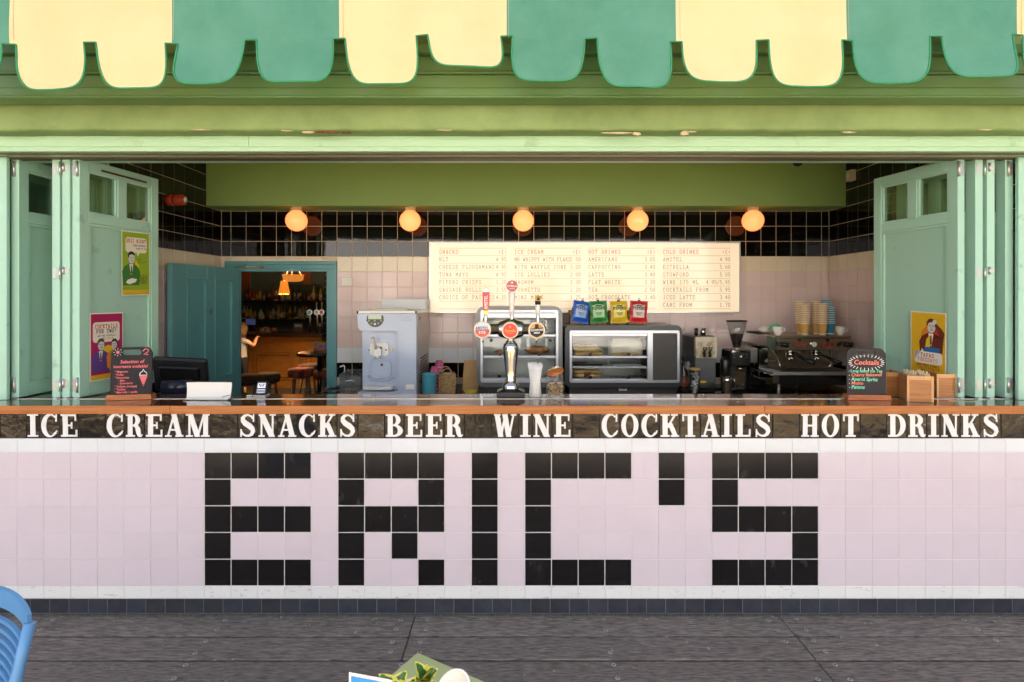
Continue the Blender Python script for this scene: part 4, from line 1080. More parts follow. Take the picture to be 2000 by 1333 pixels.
for i, (px, c, nm) in enumerate(((604, (60, 150, 110), 'green'), (618, (196, 176, 60), 'yellow'), (627.5, (200, 44, 44), 'red'))):
    t_ = thing('bar_tap', 'beer tap with a round %s badge on the far bar' % nm, 'beer tap', (WX(px, 10.75), 10.75 - D, bz(652) + .02), 0, 'beer taps on the far bar')
    zt = WZ(610.5, 10.75) - bz(652) - .02
    MB().cyl((0, .03, 0), (0, .03, zt), .02, n=10).build('column', M_chrome, t_)
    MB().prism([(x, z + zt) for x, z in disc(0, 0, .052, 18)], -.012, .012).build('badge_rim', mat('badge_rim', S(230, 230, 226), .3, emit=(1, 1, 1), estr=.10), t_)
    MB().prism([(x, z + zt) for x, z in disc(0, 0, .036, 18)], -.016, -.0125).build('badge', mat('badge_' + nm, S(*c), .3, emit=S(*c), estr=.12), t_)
    MB().prism([(0, zt - .018), (.017, zt), (0, zt + .018), (-.017, zt)], -.019, -.0165).build('badge_emblem', INK['cream'], t_)
    if i: MB().cyl((.0, .0, zt + .05), (.0 if i == 1 else .01, -.01, zt + .2), .008, .014, n=8).build('handle', INK['white'], t_)
for px, w_, h_, lab, c in ((582, .19, .22, 'framed notice standing on the back bar, under the middle of the lower shelf', (150, 140, 140)), (624, .15, .24, 'blue and white card standing on the back bar at right', (110, 140, 190)), (519, .1, .1, 'small grey card pinned behind the snack jars', (110, 108, 104))):
    n_ = thing('notice', lab, 'notice', (WX(px, 11.5), 11.5 - D, WZ(652, 11.5) + (.05 if px == 519 else 0)))
    MB().box(-w_ / 2, w_ / 2, 0, .012, 0, h_).build('card', mat('notice_%d' % px, S(*c), .6, col2=tuple(x * .5 for x in S(*c)), scale=20), n_); ru_ = MB()
    MB().box(-w_ * .4, w_ * .4, -.002, -.0005, h_ * .62, h_ * .9).build('printed_band', INK['white'], n_)
# lamps of the bar
M_shade = mat('lit_orange_shade', S(240, 150, 70), .6, emit=S(255, 140, 40), estr=.26)
def pt(name, loc, e, parent, c=(1, .62, .3)):
    l = bpy.data.lights.new(name, 'POINT'); l.energy = e; l.color = c; l.shadow_soft_size = .03
    o = bpy.data.objects.new(name, l); COL.objects.link(o); o.location = loc; o.parent = parent
p1_ = thing('pendant_lamp', 'glowing bell shaped orange pendant lamp seen through the doorway', 'lamp', (WX(554.5, 9.0), 9.0 - D, WZ(575, 9.0)))
MB().lathe([(.092, 0), (.088, .012), (.083, .06), (.074, .09), (.067, .13), (.055, .21), (.05, .215)], 20, cap=False).build('shade', M_shade, p1_); MB().cyl((0, 0, .21), (0, 0, 3.1 - WZ(575, 9.0)), .005, n=6).build('flex', M_blk, p1_)
pt('pendant_bulb', (0, 0, .07), 70, p1_)
p2_ = thing('ceiling_bowl_lamp', 'glowing patterned glass bowl lamp near the top of the doorway view', 'lamp', (WX(572, 8.2), 8.2 - D, WZ(551, 8.2)))
MB().lathe([(0, 0), (.09, .004), (.13, .02), (.145, .035), (.150, .09), (.162, .10), (.160, .105), (.15, .10)], 24, cap=False).build('bowl', mat('lit_patterned_glass', S(240, 160, 90), .4, emit=S(255, 150, 60), estr=.22, col2=S(190, 90, 40), scale=30, thr=(.25, .4)), p2_)
for a in range(3): MB().cyl((.13 * math.cos(a * 2.1), .13 * math.sin(a * 2.1), .1), (0, 0, .3), .004, n=6).build('chain', M_blk, p2_)
MB().cyl((0, 0, .3), (0, 0, 3.1 - WZ(551, 8.2)), .01, n=8).build('stem', M_blk, p2_)
pt('bowl_bulb', (0, 0, .10), 90, p2_)
# stools and table
M_kilim = mat('kilim_red', S(150, 84, 70), .9, col2=S(96, 40, 36), scale=14, thr=(.42, .58), bump=.2, bscale=90)
M_dkseat = mat('dark_upholstery', S(44, 36, 32), .8, col2=S(78, 50, 40), scale=24, thr=(.45, .6))
def stool(px, py, Z, m, lab, rz=0):
    zt = WZ(py, Z); o = thing('bar_stool', lab, 'stool', (WX(px, Z), Z - D, .02), rz, 'bar stools beyond the door'); zt -= .02
    MB().lathe([(.15, zt - .13), (.185, zt - .12), (.195, zt - .06), (.185, zt - .01), (.12, zt)], 24).build('cushion', m, o)
    for k in range(4):
        a = PI / 4 + k * PI / 2; MB().cyl((.13 * math.cos(a), .13 * math.sin(a), zt - .12), (.2 * math.cos(a), .2 * math.sin(a), 0), .02, .017, n=8).build('leg', mat('grey_stool_wood', S(120, 116, 116), .5), o)
    MB().tube([(.168 * math.cos(t), .168 * math.sin(t), zt * .4) for t in [j * PI / 8 for j in range(16)]], .009, 6, closed=True).build('foot_ring', M_steel, o)
    MB().box(-.11, .11, -.11, .11, zt - .155, zt - .131, .004).build('seat_base', mat('grey_stool_wood', S(120, 116, 116), .5), o)
stool(588, 719, 8.1, M_kilim, 'red patterned bar stool below the tall table, seen through the doorway', .3)
stool(606, 711, 8.9, M_dkseat, 'dark bar stool behind the red patterned one')
stool(640, 722, 7.8, M_kilim, 'red patterned bar stool half hidden by the door frame\'s right side', .6)
stool(484, 731, 7.2, M_dkseat, 'dark patterned bar stool at the left of the doorway view', .2)
stool(518, 729, 7.5, M_dkseat, 'dark bar stool right behind the card reader')
tb = thing('tall_round_table', 'tall dark round table at the right of the doorway view', 'table', (WX(624, 7.7), 7.7 - D, .02))
zt = WZ(688, 7.7) - .02
MB().lathe([(.30, zt - .045), (.31, zt - .03), (.31, zt - .005), (.30, zt)], 32).build('tabletop', M_dkwood, tb); MB().cyl((0, 0, .03), (0, 0, zt - .04), .035, n=12).build('column', M_blk, tb); MB().lathe([(.22, 0), (.22, .02), (.04, .035)], 20).build('foot', M_blk, tb)
mc = thing('table_menu', 'colourful menu card in a wooden block on the tall round table', 'menu card', (WX(628, 7.65), 7.6 - D, zt + .0205))
MB().box(-.08, .08, -.02, .02, 0, .035, .002).build('block', M_wood_box, mc); MB().box(-.085, .085, -.004, .004, .0355, .14).build('card', mat('menu_print', S(226, 150, 140), .5, col2=S(120, 130, 190), scale=18, thr=(.45, .55)), mc); MB().box(-.087, .087, -.006, .006, .1405, .155).build('card_header', INK['lime'], mc)
sp_ = thing('salt_shaker', 'tiny glass shaker near the left edge of the tall round table', 'shaker', (WX(617, 7.6), 7.55 - D, zt + .0205)); MB().lathe([(.018, 0), (.02, .03), (.015, .045)], 12).build('body', M_glass, sp_); MB().lathe([(.016, .0455), (.014, .06), (0, .063)], 12).build('cap', M_chrome, sp_)

# the person at the bar: one skinned body, hair as a child
def person():
    J = dict(pel=(0, 0, .66, .095), wai=(0, .0, .78, .088), che=(.0, .015, .92, .10), nck=(0, .02, 1.05, .042), hd1=(0, .03, 1.13, .072), hd2=(0, .03, 1.22, .085), top=(0, .02, 1.29, .05),
             ls=(-.125, .01, 1.0, .048), le=(-.19, .06, .83, .036), lh=(-.14, .18, .90, .026), rs=(.125, .01, 1.0, .048), re=(.20, .10, .90, .036), rh=(.13, .22, 1.05, .026),
             lp=(-.07, 0, .62, .075), lk=(-.08, .01, .36, .05), la=(-.08, -.02, .09, .034), lf=(-.08, .09, .045, .03), rp=(.07, 0, .62, .075), rk=(.085, .02, .36, .05), ra=(.09, -.01, .09, .034), rf=(.10, .10, .045, .03))
    E = [('pel', 'wai'), ('wai', 'che'), ('che', 'nck'), ('nck', 'hd1'), ('hd1', 'hd2'), ('hd2', 'top'), ('che', 'ls'), ('ls', 'le'), ('le', 'lh'), ('che', 'rs'), ('rs', 're'), ('re', 'rh'), ('pel', 'lp'), ('lp', 'lk'), ('lk', 'la'), ('la', 'lf'), ('pel', 'rp'), ('rp', 'rk'), ('rk', 'ra'), ('ra', 'rf')]
    for s, hnd in (('l', 'lh'), ('r', 'rh')):
        x, y, z, r = J[hnd]
        for k in range(5):
            a = (k - 2) * .013 if k < 4 else -.03
            J[s + 'a%d' % k] = (x + a, y + .035, z + .01, .009); J[s + 'b%d' % k] = (x + a * 1.2, y + (.06 if k < 4 else .045), z + .0, .007)
            E += [(hnd, s + 'a%d' % k), (s + 'a%d' % k, s + 'b%d' % k)]
    ks = list(J); me = bpy.data.meshes.new('body'); me.from_pydata([J[k][:3] for k in ks], [(ks.index(a), ks.index(b)) for a, b in E], [])
    ob = bpy.data.objects.new('body', me); COL.objects.link(ob)
    mo = ob.modifiers.new('skin', 'SKIN'); sk = me.skin_vertices[0].data if me.skin_vertices else None
    if sk is None:
        bm_ = __import__('bmesh').new(); bm_.from_mesh(me); lay = bm_.verts.layers.skin.verify(); bm_.to_mesh(me); bm_.free(); sk = me.skin_vertices[0].data
    for i, k in enumerate(ks): sk[i].radius = (J[k][3], J[k][3]); sk[i].use_root = k == 'pel'
    sub = ob.modifiers.new('sub', 'SUBSURF'); sub.levels = 1; sub.render_levels = 1
    dg = bpy.context.evaluated_depsgraph_get(); dg.update()
    m2 = bpy.data.meshes.new_from_object(ob.evaluated_get(dg)); bpy.data.objects.remove(ob)
    for m_ in (mat('skin_tone', S(200, 150, 122), .5), mat('white_tshirt', S(168, 170, 176), .8, bump=.1), mat('dark_shorts', S(28, 28, 34), .8), mat('shoes', S(60, 60, 64), .6)): m2.materials.append(m_)
    for p in m2.polygons:
        c = p.center; p.use_smooth = True
        if c.z < .1: p.material_index = 3
        elif .40 < c.z < .72 and abs(c.x) < .17 and c.y < .12: p.material_index = 2
        elif .70 <= c.z < 1.045 and abs(c.x) < .175 and c.y < .1: p.material_index = 1
    return m2
pe = thing('person', 'person in a white t-shirt and dark shorts standing at the bar, left in the doorway', 'person', (WX(470, 9.6), 9.6 - D, .02), R(-25))
body = link('body', person(), pe)
hm = MB(); hm.sphere((0, .012, 1.215), .105, 18, 12, (1, 1, 1.05)); hm.lathe([(.095, 1.08), (.105, 1.15), (.10, 1.2)], 16, (0, -.01, 0))
hm.build('hair', mat('blond_hair', S(150, 124, 84), .7, col2=S(100, 78, 48), scale=30, stretch=(6, 6, 1)), pe)

# ------------------------------------------------------------------ back counter and what stands on it
BT = 0.92
bcn = thing('back_counter', 'dark stone back counter along the pink tiled wall, carrying the machines', 'counter', (0, 4.70 - D, .02))
M_stone = mat('dark_stone_top', S(64, 60, 58), .18, col2=S(46, 42, 42), scale=8)
for a, b in ((-1.70, -.5), (-.5, .45), (.45, 1.75), (1.75, RX - .003)): MB().box(a + .001, b - .001, 0, BZ - (4.70 - D) - .002, .865, .90, .002).build('worktop', M_stone, bcn)
MB().box(-1.69, RX - .003, .04, BZ - (4.70 - D) - .002, 0, .864).build('cabinet', M_grey, bcn)
wb = thing('till_bench', 'low dark work bench behind the counter, under the till', 'bench', (WX(350, 3.7), 3.43 - D, .02))
MB().box(-.42, .62, 0, .45, .88, .92, .003).build('bench_top', M_dark, wb)
for x in (-.38, .56): MB().box(x, x + .04, .03, .42, 0, .88).build('leg', M_dark, wb)

class Fr:
    """photo frame of reference for one thing: local x / z from pixels at its own distance"""
    def __init__(s, px, Z, z0): s.px, s.Z, s.z0, s.s = px, Z, z0, Z / F
    def x(s, p): return (p - s.px) * s.s
    def z(s, p): return WZ(p, s.Z) - s.z0
    def loc(s): return (WX(s.px, s.Z), s.Z - D, s.z0)
    def b(s, mb, a, b, t, u, y0, y1, ch=0.0): return mb.box(s.x(a), s.x(b), y0, y1, s.z(u), s.z(t), ch)
    def d(s, cx, cy, r, n=20): return disc(s.x(cx), s.z(cy), r * s.s, n)
    def p(s, pts): return [(s.x(a), s.z(b)) for a, b in pts]

# --- soft ice machine
f = Fr(755, 4.62, BT); ic = thing('ice_cream_machine', 'pale blue soft ice cream machine with a white nozzle, right of the teal door frame', 'ice cream machine', f.loc())
M_ib = mat('pale_blue_enamel', S(186, 200, 222), .14, var=.03, scale=3); M_side = mat('beige_side_panel', S(196, 188, 176), .3, .3, var=.05); M_iw = mat('white_moulded_plastic', S(232, 232, 228), .3)
pts = [(698, 613.5), (812.5, 613.5), (812.5, 779), (698, 779), (698, 766), (770, 766)] + [(777 - 7 + 7 * math.cos(R(a)), 759 - 7 * math.sin(R(a)) * -1) for a in (60, 30, 0)] + [(777 - 9 + 9 * math.cos(R(a)), 655.5 - 9 * math.sin(R(a))) for a in (0, 20, 45, 70, 90)] + [(704, 646.5), (698, 640)]
MB().prism(f.p(pts), 0, .105).build('front_shell', M_ib, ic)
f.b(MB(), 701, 812.3, 613.6, 779, .1055, .115).build('recess_panel', M_ib, ic)
f.b(MB(), 702, 812.4, 612, 779, .1155, .72, .004).build('casing', M_side, ic)
f.b(MB(), 697, 813, 607.5, 613, -.004, .725, .003).build('top_cover', M_iw, ic)
for a in (696.6, 810.5): f.b(MB(), a, a + 3, 607.8, 613.2, -.006, .01).build('corner_cap', M_blk, ic)
dp = MB().prism([q_ for q_ in f.d(732.5, 623, 16.5, 30) if q_[1] < f.z(613.5)], -.004, -.0002).build('control_panel', M_grey, ic)
f.b(MB(), 719, 744.5, 616, 624, -.006, -.0045).build('display', mat('lcd_green', S(190, 206, 180), .3, emit=S(190, 206, 180), estr=.02), dp)
for cx, cy, ink in ((720.5, 627, 'grey'), (731.5, 627, 'grey'), (744, 627, 'grey'), (725.5, 632, 'lime'), (732, 633.5, 'white'), (738.5, 632, 'grey'), (716.5, 626.5, 'black'), (748, 626.5, 'black')): MB().prism(f.d(cx, cy, 2.2 if ink != 'black' else 1.4, 10), -.0062, -.0043).build('button', INK[ink], dp)
MB().ribbon(f.p([(786, 625), (794, 619), (801, 625)]), .002, -.0006).ribbon(f.p([(784, 626), (803, 626)]), .0035, -.0007).build('maker_mark', mat('mark_grey', S(150, 156, 166), .4), ic)['kind'] = 'stuff'
MB().prism(f.p([(717, 675), (722, 671), (749, 671), (753, 676), (753.5, 694), (748, 698), (741, 697.5), (730, 700), (722, 698), (717, 694), (716, 688), (712, 685), (716, 682)]), .088, .105).build('nozzle_plate', M_iw, ic)
nz = f.b(MB(), 725, 741, 679, 698, .05, .088, .004).build('nozzle_block', M_iw, ic)
MB().cyl((f.x(733), .068, f.z(698)), (f.x(733), .068, f.z(703)), .02, .014, n=10).build('star_nozzle', M_iw, nz)
MB().tube([(f.x(731.5), .045, f.z(682)), (f.x(729.5), .03, f.z(672)), (f.x(726.5), .0, f.z(661))], [.008, .012, .017], 10).build('draw_handle', mat('ivory_handle', S(226, 216, 196), .3), nz)
for cx, cy in ((731, 682), (740.5, 681)): MB().prism(f.d(cx, cy, 2.2, 10), .044, .0495).build('bolt', M_blk, nz)
for cx in (715, 749): MB().prism(f.d(cx, 686, 1.6, 10), .084, .0878).build('screw_knob', M_blk, ic)
MB().prism(f.p([(758, 688), (761.5, 681), (765, 688)]), .1035, .1053).build('warning_label', INK['yellow'], ic)
rr = rrect(f.x(717), f.x(757), f.z(742), f.z(706), .04, 6)
MB().tube([(x, .104, z) for x, z in rr], .010, 8, closed=True).build('drip_recess_rim', M_ib, ic)
MB().tube([(f.x(712), .10, f.z(738)), (f.x(720), .085, f.z(745)), (f.x(737), .08, f.z(746.5)), (f.x(752), .085, f.z(745)), (f.x(762), .10, f.z(740))], .010, 8).build('lower_rim', M_ib, ic)
MB().prism(f.d(739.5, 716, 2.6, 14), .1025, .1052).build('drain_button', mat('maroon_dot', S(70, 24, 44), .4), ic)
dt = f.b(MB(), 707, 764, 756.5, 763, .004, .10, .006).build('drip_tray', M_iw, ic)
f.b(MB(), 792, 808.5, 751.5, 761, -.0012, -.0002).build('rating_label', INK['white'], ic)
for k in range(9): MB().box(f.x(812.4) + .0002, f.x(812.4) + .004, .22, .60, .10 + k * .026, .112 + k * .026).build('vent_slat', mat('vent_dark', S(78, 72, 72), .6), ic)
MB().box(f.x(812.4) + .0002, f.x(812.4) + .003, .14, .20, .66, .69).build('side_tag', mat('tag_red', S(176, 96, 76), .5), ic)
g = Fr(770, 4.9, WZ(607.3, 4.62))
for i, (a, b, c, lab) in enumerate(((708, 800, .000, 'large white paper sheet lying on top of the ice cream machine'), (726, 793, .007, 'smaller cream edged paper stack on top of the ice cream machine'))):
    p_ = MB().box(WX(a, 4.8), WX(b, 4.8), 4.72 - D + i * .04, 5.0 - D, 0, .006, .001).build('paper_sheet', INK['white'] if i == 0 else INK['cream'], None, (0, 0, WZ(607.4, 4.62) + c)); tag(p_, lab, 'paper')
f2 = Fr(788, 5.12, WZ(607.3, 4.62) + .0005); wbx = thing('white_carton', 'flat white carton standing behind the papers on the ice cream machine', 'box', f2.loc())
f2.b(MB(), 745.5, 831, 586, 611, .0, .2, .002).build('carton_body', mat('white_card', S(214, 218, 220), .5, var=.03), wbx); f2.b(MB(), 744.5, 832, 585, 588.5, -.004, .204, .001).build('carton_lid', mat('white_card', S(214, 218, 220), .5), wbx)

# --- acrylic tray with cones, pump bottle and napkins
f = Fr(681, 4.80, BT); ac = thing('acrylic_organiser', 'clear acrylic organiser holding yellow wafer rolls, left of the ice cream machine', 'organiser', f.loc())
bxm = MB()
x0, x1, zz = f.x(662), f.x(704), f.z(735)
for a in ((x0, x1, 0, .004, .001, zz), (x0, x1, .22, .224, .001, zz + .03), (x0, x0 + .004, .0045, .2195, .001, zz + .015), (x1 - .004, x1, .0045, .2195, .001, zz + .015), (x0, x1, .0045, .2195, .001, .004)): bxm.box(*a)
bxm.build('clear_box', glass('acrylic_grey', (.80, .82, .84), .12, milk=.12, mcol=(.5, .52, .55)), ac)
MB().tube([(x0, 0, zz), (x1, 0, zz), (x1, .22, zz + .03), (x0, .22, zz + .03)], .003, 6, closed=True).build('rim', M_clear, ac)
MB().tube([(f.x(674), -.004, f.z(746)), (f.x(676), -.02, f.z(744)), (f.x(688), -.02, f.z(743)), (f.x(691), -.004, f.z(746))], .004, 6).build('handle', INK['white'], ac)
for i, px in enumerate((670, 677.5, 684.5, 690.5)):
    rl = thing('wafer_roll', '%s wafer roll from the left in the acrylic organiser' % ORD[i], 'wafer roll', (f.loc()[0] + f.x(px), f.loc()[1] + .03, BT + .026), 0, 'wafer rolls in the organiser')
    MB().lathe([(.019, 0), (.019, .12)], 14, M=Matrix.Rotation(R(-90), 4, 'X')).build('wafer', mat('wafer_yellow', S(206, 176, 84), .6, col2=S(170, 130, 60), scale=60), rl)
    MB().lathe([(.009, -.002), (.009, .118)], 10, M=Matrix.Rotation(R(-90), 4, 'X')).build('hollow_shade', mat('wafer_shadow', S(90, 66, 30), .8), rl)  # dark plug stands in for the shade inside the roll
pu = thing('pump_bottle', 'small clear pump bottle with a white pump, behind the acrylic organiser', 'pump bottle', (WX(672.5, 5.15), 5.15 - D, BT))
zt_ = WZ(716, 5.15) - BT
MB().lathe([(.035, 0), (.036, zt_ * .55), (.018, zt_ * .68), (.014, zt_ * .72)], 14).build('bottle_body', glass('bottle_blue', (.7, .78, .86), .1, milk=.25, mcol=(.5, .58, .7)), pu); MB().cyl((0, 0, zt_ * .72), (0, 0, zt_), .006, n=8).tube([(0, 0, zt_), (-.01, 0, zt_ + .006), (-.045, 0, zt_ - .004)], .007, 8).build('pump', INK['white'], pu)
na = MB(); na.grid(lambda u, v: (-.09 + .18 * u, .0 + .12 * v, .004 + .075 * u * (1 - .75 * v) * (1 - .2 * math.sin(9 * u))), 10, 6); nap = na.build('napkin_pile', mat('lilac_cloth', S(150, 156, 214), .8, var=.1), None, (WX(645, 4.9), 4.85 - D, BT)); tag(nap, 'folded lilac cloth between the door frame and the acrylic organiser', 'cloth')
nap.data.flip_normals()

# --- pots, basket, bag
def lat(name, lab, cat, px, Z, prof, m, py_top=None, n=24, group=None, z0=BT):
    o = thing(name, lab, cat, (WX(px, Z), Z - D, z0), 0, group); return o
pt_ = thing('teal_pot', 'turquoise straight sided pot beside the ice cream machine', 'pot', (WX(837.5, 4.78), 4.78 - D, BT))
hp = WZ(729.5, 4.78) - BT
MB().lathe([(.058, 0), (.061, .004), (.064, hp - .01), (.067, hp - .008), (.067, hp), (.062, hp), (.059, .01), (0, .008)], 28).build('pot_wall', mat('turquoise_glaze', S(84, 172, 192), .2, var=.04), pt_)
M_pc = mat('pink_paper_cup', S(214, 104, 156), .5, var=.06); M_pcw = mat('white_cup_rim', S(236, 226, 228), .5)
pc_me = MB().lathe([(.0, 0.0001), (.028, 0), (.042, .062)], 20, cap=False).m(1).tube([(.042 * math.cos(t), .042 * math.sin(t), .062) for t in [k * PI / 10 for k in range(20)]], .003, 6, closed=True).m(1).lathe([(.041, .0615), (.027, .003), (0, .002)], 20).mesh('ice_cup', [M_pc, M_pcw])
for i, (px, Z, n) in enumerate(((848, 4.93, 6), (857, 5.12, 7))):
    for k in range(n):
        o = link('ice_cup', pc_me, None, (WX(px, Z), Z - D, BT + (n - 1 - k) * (.034 if k else .034) + .062))
        o.rotation_euler = (PI, 0, 0)
        tag(o, 'pink paper ice cup, %s from the top of the %s upturned stack' % (ORD[k], 'front' if i == 0 else 'rear'), 'paper cup', 'pink ice cups')
M_wick = mat('wicker', S(186, 158, 112), .8, col2=S(136, 106, 66), scale=60, stretch=(1, 1, 2.2), bump=.8, bscale=110, thr=(.4, .6))
def basket(name, lab, loc, w, d, h, rz=0, handles=True, group=None, taper=.92):
    o = thing(name, lab, 'basket', loc, rz, group); nu = 40; nv = max(6, int(h / .012))
    per = [(-w / 2, 0), (w / 2, 0), (w / 2, d), (-w / 2, d)]
    def bf(u, v):
        t = (u % 1.0) * 4; k = int(t) % 4; fr_ = t - int(t); a, b = per[k], per[(k + 1) % 4]
        x = a[0] + (b[0] - a[0]) * fr_; y = a[1] + (b[1] - a[1]) * fr_; sc_ = taper + (1 - taper) * v
        n_ = ((0, -1), (1, 0), (0, 1), (-1, 0))[k]; wv = .0022 * (1 if (int(u * nu) + int(v * nv)) % 2 else -1)
        return (x * sc_ + n_[0] * wv, (y - d / 2) * sc_ + d / 2 + n_[1] * wv, v * h)
    MB().grid(bf, nu, nv, False).box(-w * .45, w * .45, d * .06, d * .94, .002, .008).build('weave', M_wick, o)
    MB().tube([(x * 1.0, y, h) for x, y in per], .006, 8, closed=True).build('rim', M_wick, o)
    if handles:
        for y in ((.004, d - .004) if handles == 2 else (d - .004,)):
            MB().tube([(w * .3 * math.cos(PI * k / 10), y, h + w * .36 * math.sin(PI * k / 10)) for k in range(11)], .0055, 6).build('handle', M_wick, o)
    return o
basket('wicker_basket', 'square wicker basket with two loop handles, right of the turquoise pot', (WX(873, 4.86), 4.86 - D, BT), .155, .16, WZ(733, 4.86) - BT, R(12), 2)
bcn_ = MB().box(-.05, .05, .03, .13, .01, .165, .006).build('napkin_pack', INK['white'], None, (WX(878, 4.9), 4.86 - D, BT), R(12)); tag(bcn_, 'white napkin pack inside the square wicker basket', 'napkins')
bg_ = thing('paper_bag', 'brown paper bag standing between the wicker basket and the glass cabinet', 'paper bag', (WX(919, 5.0), 5.0 - D, BT)); hb = WZ(705, 5.0) - BT
MB().add([(-.075, 0, 0), (.07, 0, 0), (.07, .1, 0), (-.075, .1, 0), (-.06, .01, hb), (.066, .02, hb), (.066, .03, hb), (-.06, .022, hb), (-.07, -.012, hb * .5), (.068, -.01, hb * .5)], [(0, 1, 9, 8), (8, 9, 5, 4), (1, 2, 6, 5, 9), (2, 3, 7, 6), (3, 0, 8, 4, 7), (4, 5, 6, 7), (0, 3, 2, 1)]).build('bag_body', mat('kraft_paper', S(176, 142, 96), .8, var=.12, scale=10, bump=.3, bscale=18), bg_)
yb = MB().lathe([(.03, 0), (.052, .016), (.058, .036), (.054, .036), (.045, .014), (0, .008)], 20).build('tape_roll', mat('olive_yellow', S(190, 178, 60), .4), None, (WX(918, 4.74), 4.80 - D, BT)); tag(yb, 'small olive yellow dish in front of the brown paper bag', 'dish')

# --- glass display cabinets
M_shell = mat('graphite_shell', S(112, 116, 118), .3, .5, var=.08, scale=4); M_cabin = mat('cabinet_inner', S(206, 208, 208), .35, .3, var=.05)
def cabinet(lab, f, xo, yo, xi, yi, depth, rad, M_shell=M_shell):
    o = thing('display_cabinet', lab, 'display cabinet', f.loc())
    A = rrect(f.x(xo[0]), f.x(xo[1]), f.z(yo[1]), f.z(yo[0]), rad, 6); B = rrect(f.x(xi[0]), f.x(xi[1]), f.z(yi[1]), f.z(yi[0]), rad * .3, 6)
    m_ = MB(); ringp(m_, A, B, 0, depth); m_.build('shell', M_shell, o)
    f.b(MB(), xi[0], xi[1], yi[0], yi[1], depth - .02, depth - .006).build('back_panel', M_cabin, o)
    m_ = MB(); B2 = rrect(f.x(xi[0] + 4.5), f.x(xi[1] - 4.5), f.z(yi[1] - 5), f.z(yi[0] + 5), rad * .2, 6); B3 = rrect(f.x(xi[0] + .1), f.x(xi[1] - .1), f.z(yi[1] - .1), f.z(yi[0] + .1), rad * .3, 6)
    ringp(m_, B3, B2, -.006, .04); m_.build('front_frame', M_alu, o)
    return o
def knob(o, f, px, py): MB().lathe([(.0, -.016), (.013, -.014), (.014, 0)], 14, (f.x(px), .006, f.z(py)), M=None).build('knob', M_blk, o) if False else MB().prism(f.d(px, py, 3.3, 14), -.016, .004).build('knob', M_blk, o)
def wire_shelf(o, f, xa, xb, py, depth, n=16):
    f.b(MB(), xa, xb, py - 2.2, py + 2.2, .008, .028, .001).build('shelf_edge', M_alu, o)
    ws = MB()
    for k in range(n):
        x = f.x(xa + 3 + (xb - xa - 6) * k / (n - 1)); ws.cyl((x, .028, f.z(py)), (x, depth - .03, f.z(py) + .0), .0022, n=5)
    for y in (.12, .25, .38): ws.cyl((f.x(xa), y, f.z(py)), (f.x(xb), y, f.z(py)), .003, n=5)
    ws.build('wire_shelf', M_steel, o)['kind'] = 'stuff'
def pastry(name, lab, cat, loc, L_, r, m, rz=0, bend=.25, flat=.7, group=None):
    mb = MB(); pts = []; rs = []
    for k in range(11):
        t = k / 10 * 2 - 1; pts.append((t * L_ / 2, bend * L_ * .4 * t * t, r * flat)); rs.append(max(.004, r * (1 - t * t) ** .5 * (1 + .06 * (-1) ** k)))
    mb.tube(pts, rs, 12)
    mb.v = [(x, y, r * flat + (z - r * flat) * flat) for x, y, z in mb.v]
    o = mb.build(name, m, None, loc, rz); return tag(o, lab, cat, group)
M_past = mat('baked_pastry', S(196, 136, 70), .5, col2=S(140, 82, 36), scale=18, bump=.5, bscale=50); M_bread = mat('bread_crust', S(222, 190, 130), .6, col2=S(180, 130, 70), scale=14, bump=.3, bscale=60); M_fill = mat('sandwich_filling', S(196, 170, 70), .6, col2=S(110, 120, 50), scale=50, bump=.4)
fs = Fr(1014, 4.86, BT)
c1 = cabinet('open silver glass pastry cabinet behind the beer tap', fs, (930, 1098), (599, 757), (938, 1090), (606, 748), .50, .07)
fs.b(MB(), 934, 1094, 757, 778, .03, .46).build('base', M_blk, c1)
fs.b(MB(), 942, 1086, 612, 622, .004, .03, .003).build('top_rail', M_alu, c1)
for py in (656, 697.5, 741): wire_shelf(c1, fs, 943, 1085, py, .5)
for a, b in ((626, 652), (661, 695), (703, 738)): fs.b(MB(), 944, 1084, a, b, .002, .006).build('glass_flap', M_glass, c1)
for px, py in ((959, 665), (1074, 665), (976, 692.5), (1052, 692.5), (975, 735)): knob(c1, fs, px, py)
pastry('pasty', 'golden pasty on the cabinet shelf right of the beer tap', 'pasty', (WX(1050, 5.02), 5.06 - D, WZ(696, 4.9)), .24, .058, M_past, .1)
pastry('sausage_roll', 'small brown roll on the cabinet shelf left of the beer tap', 'pastry', (WX(974, 5.0), 5.05 - D, WZ(696, 4.9)), .08, .028, M_past, .3)
fb = Fr(1217, 4.86, BT)
c2 = cabinet('wide dark glass food cabinet holding sandwiches, under the crisp packets', fb, (1103, 1331), (636, 757), (1112, 1326.5), (646, 748),   .50, .05, mat('dark_graphite_shell', S(66, 70, 74), .32, .4, var=.08, scale=4))
fb.b(MB(), 1112, 1323, 757.2, 778, .02, .46).build('base', M_blk, c2)
lt_ = MB(); text_into(lt_, 'Lincat', fb.x(1217), fb.z(764), .030, .0185, 'C', bold=.02); lt_.build('maker_lettering', INK['white'], c2)['kind'] = 'stuff'
fb.b(MB(), 1264, 1274.5, 651, 743, -.004, .03, .001).build('mullion', M_alu, c2)
fb.b(MB(), 1274.8, 1321.6, 651.2, 742.8, .004, .49).build('control_housing', mat('perforated_dark', S(74, 70, 66), .5, col2=S(50, 47, 45), scale=400, thr=(.4, .6)), c2)
fb.b(MB(), 1117, 1263.8, 651.5, 657, .002, .03, .001).build('top_rail', M_alu, c2)
for py in (698, 742.5): wire_shelf(c2, fb, 1117, 1263, py, .5, 14)
wire_shelf(c2, fb, 1119, 1262, 718, .5, 14)
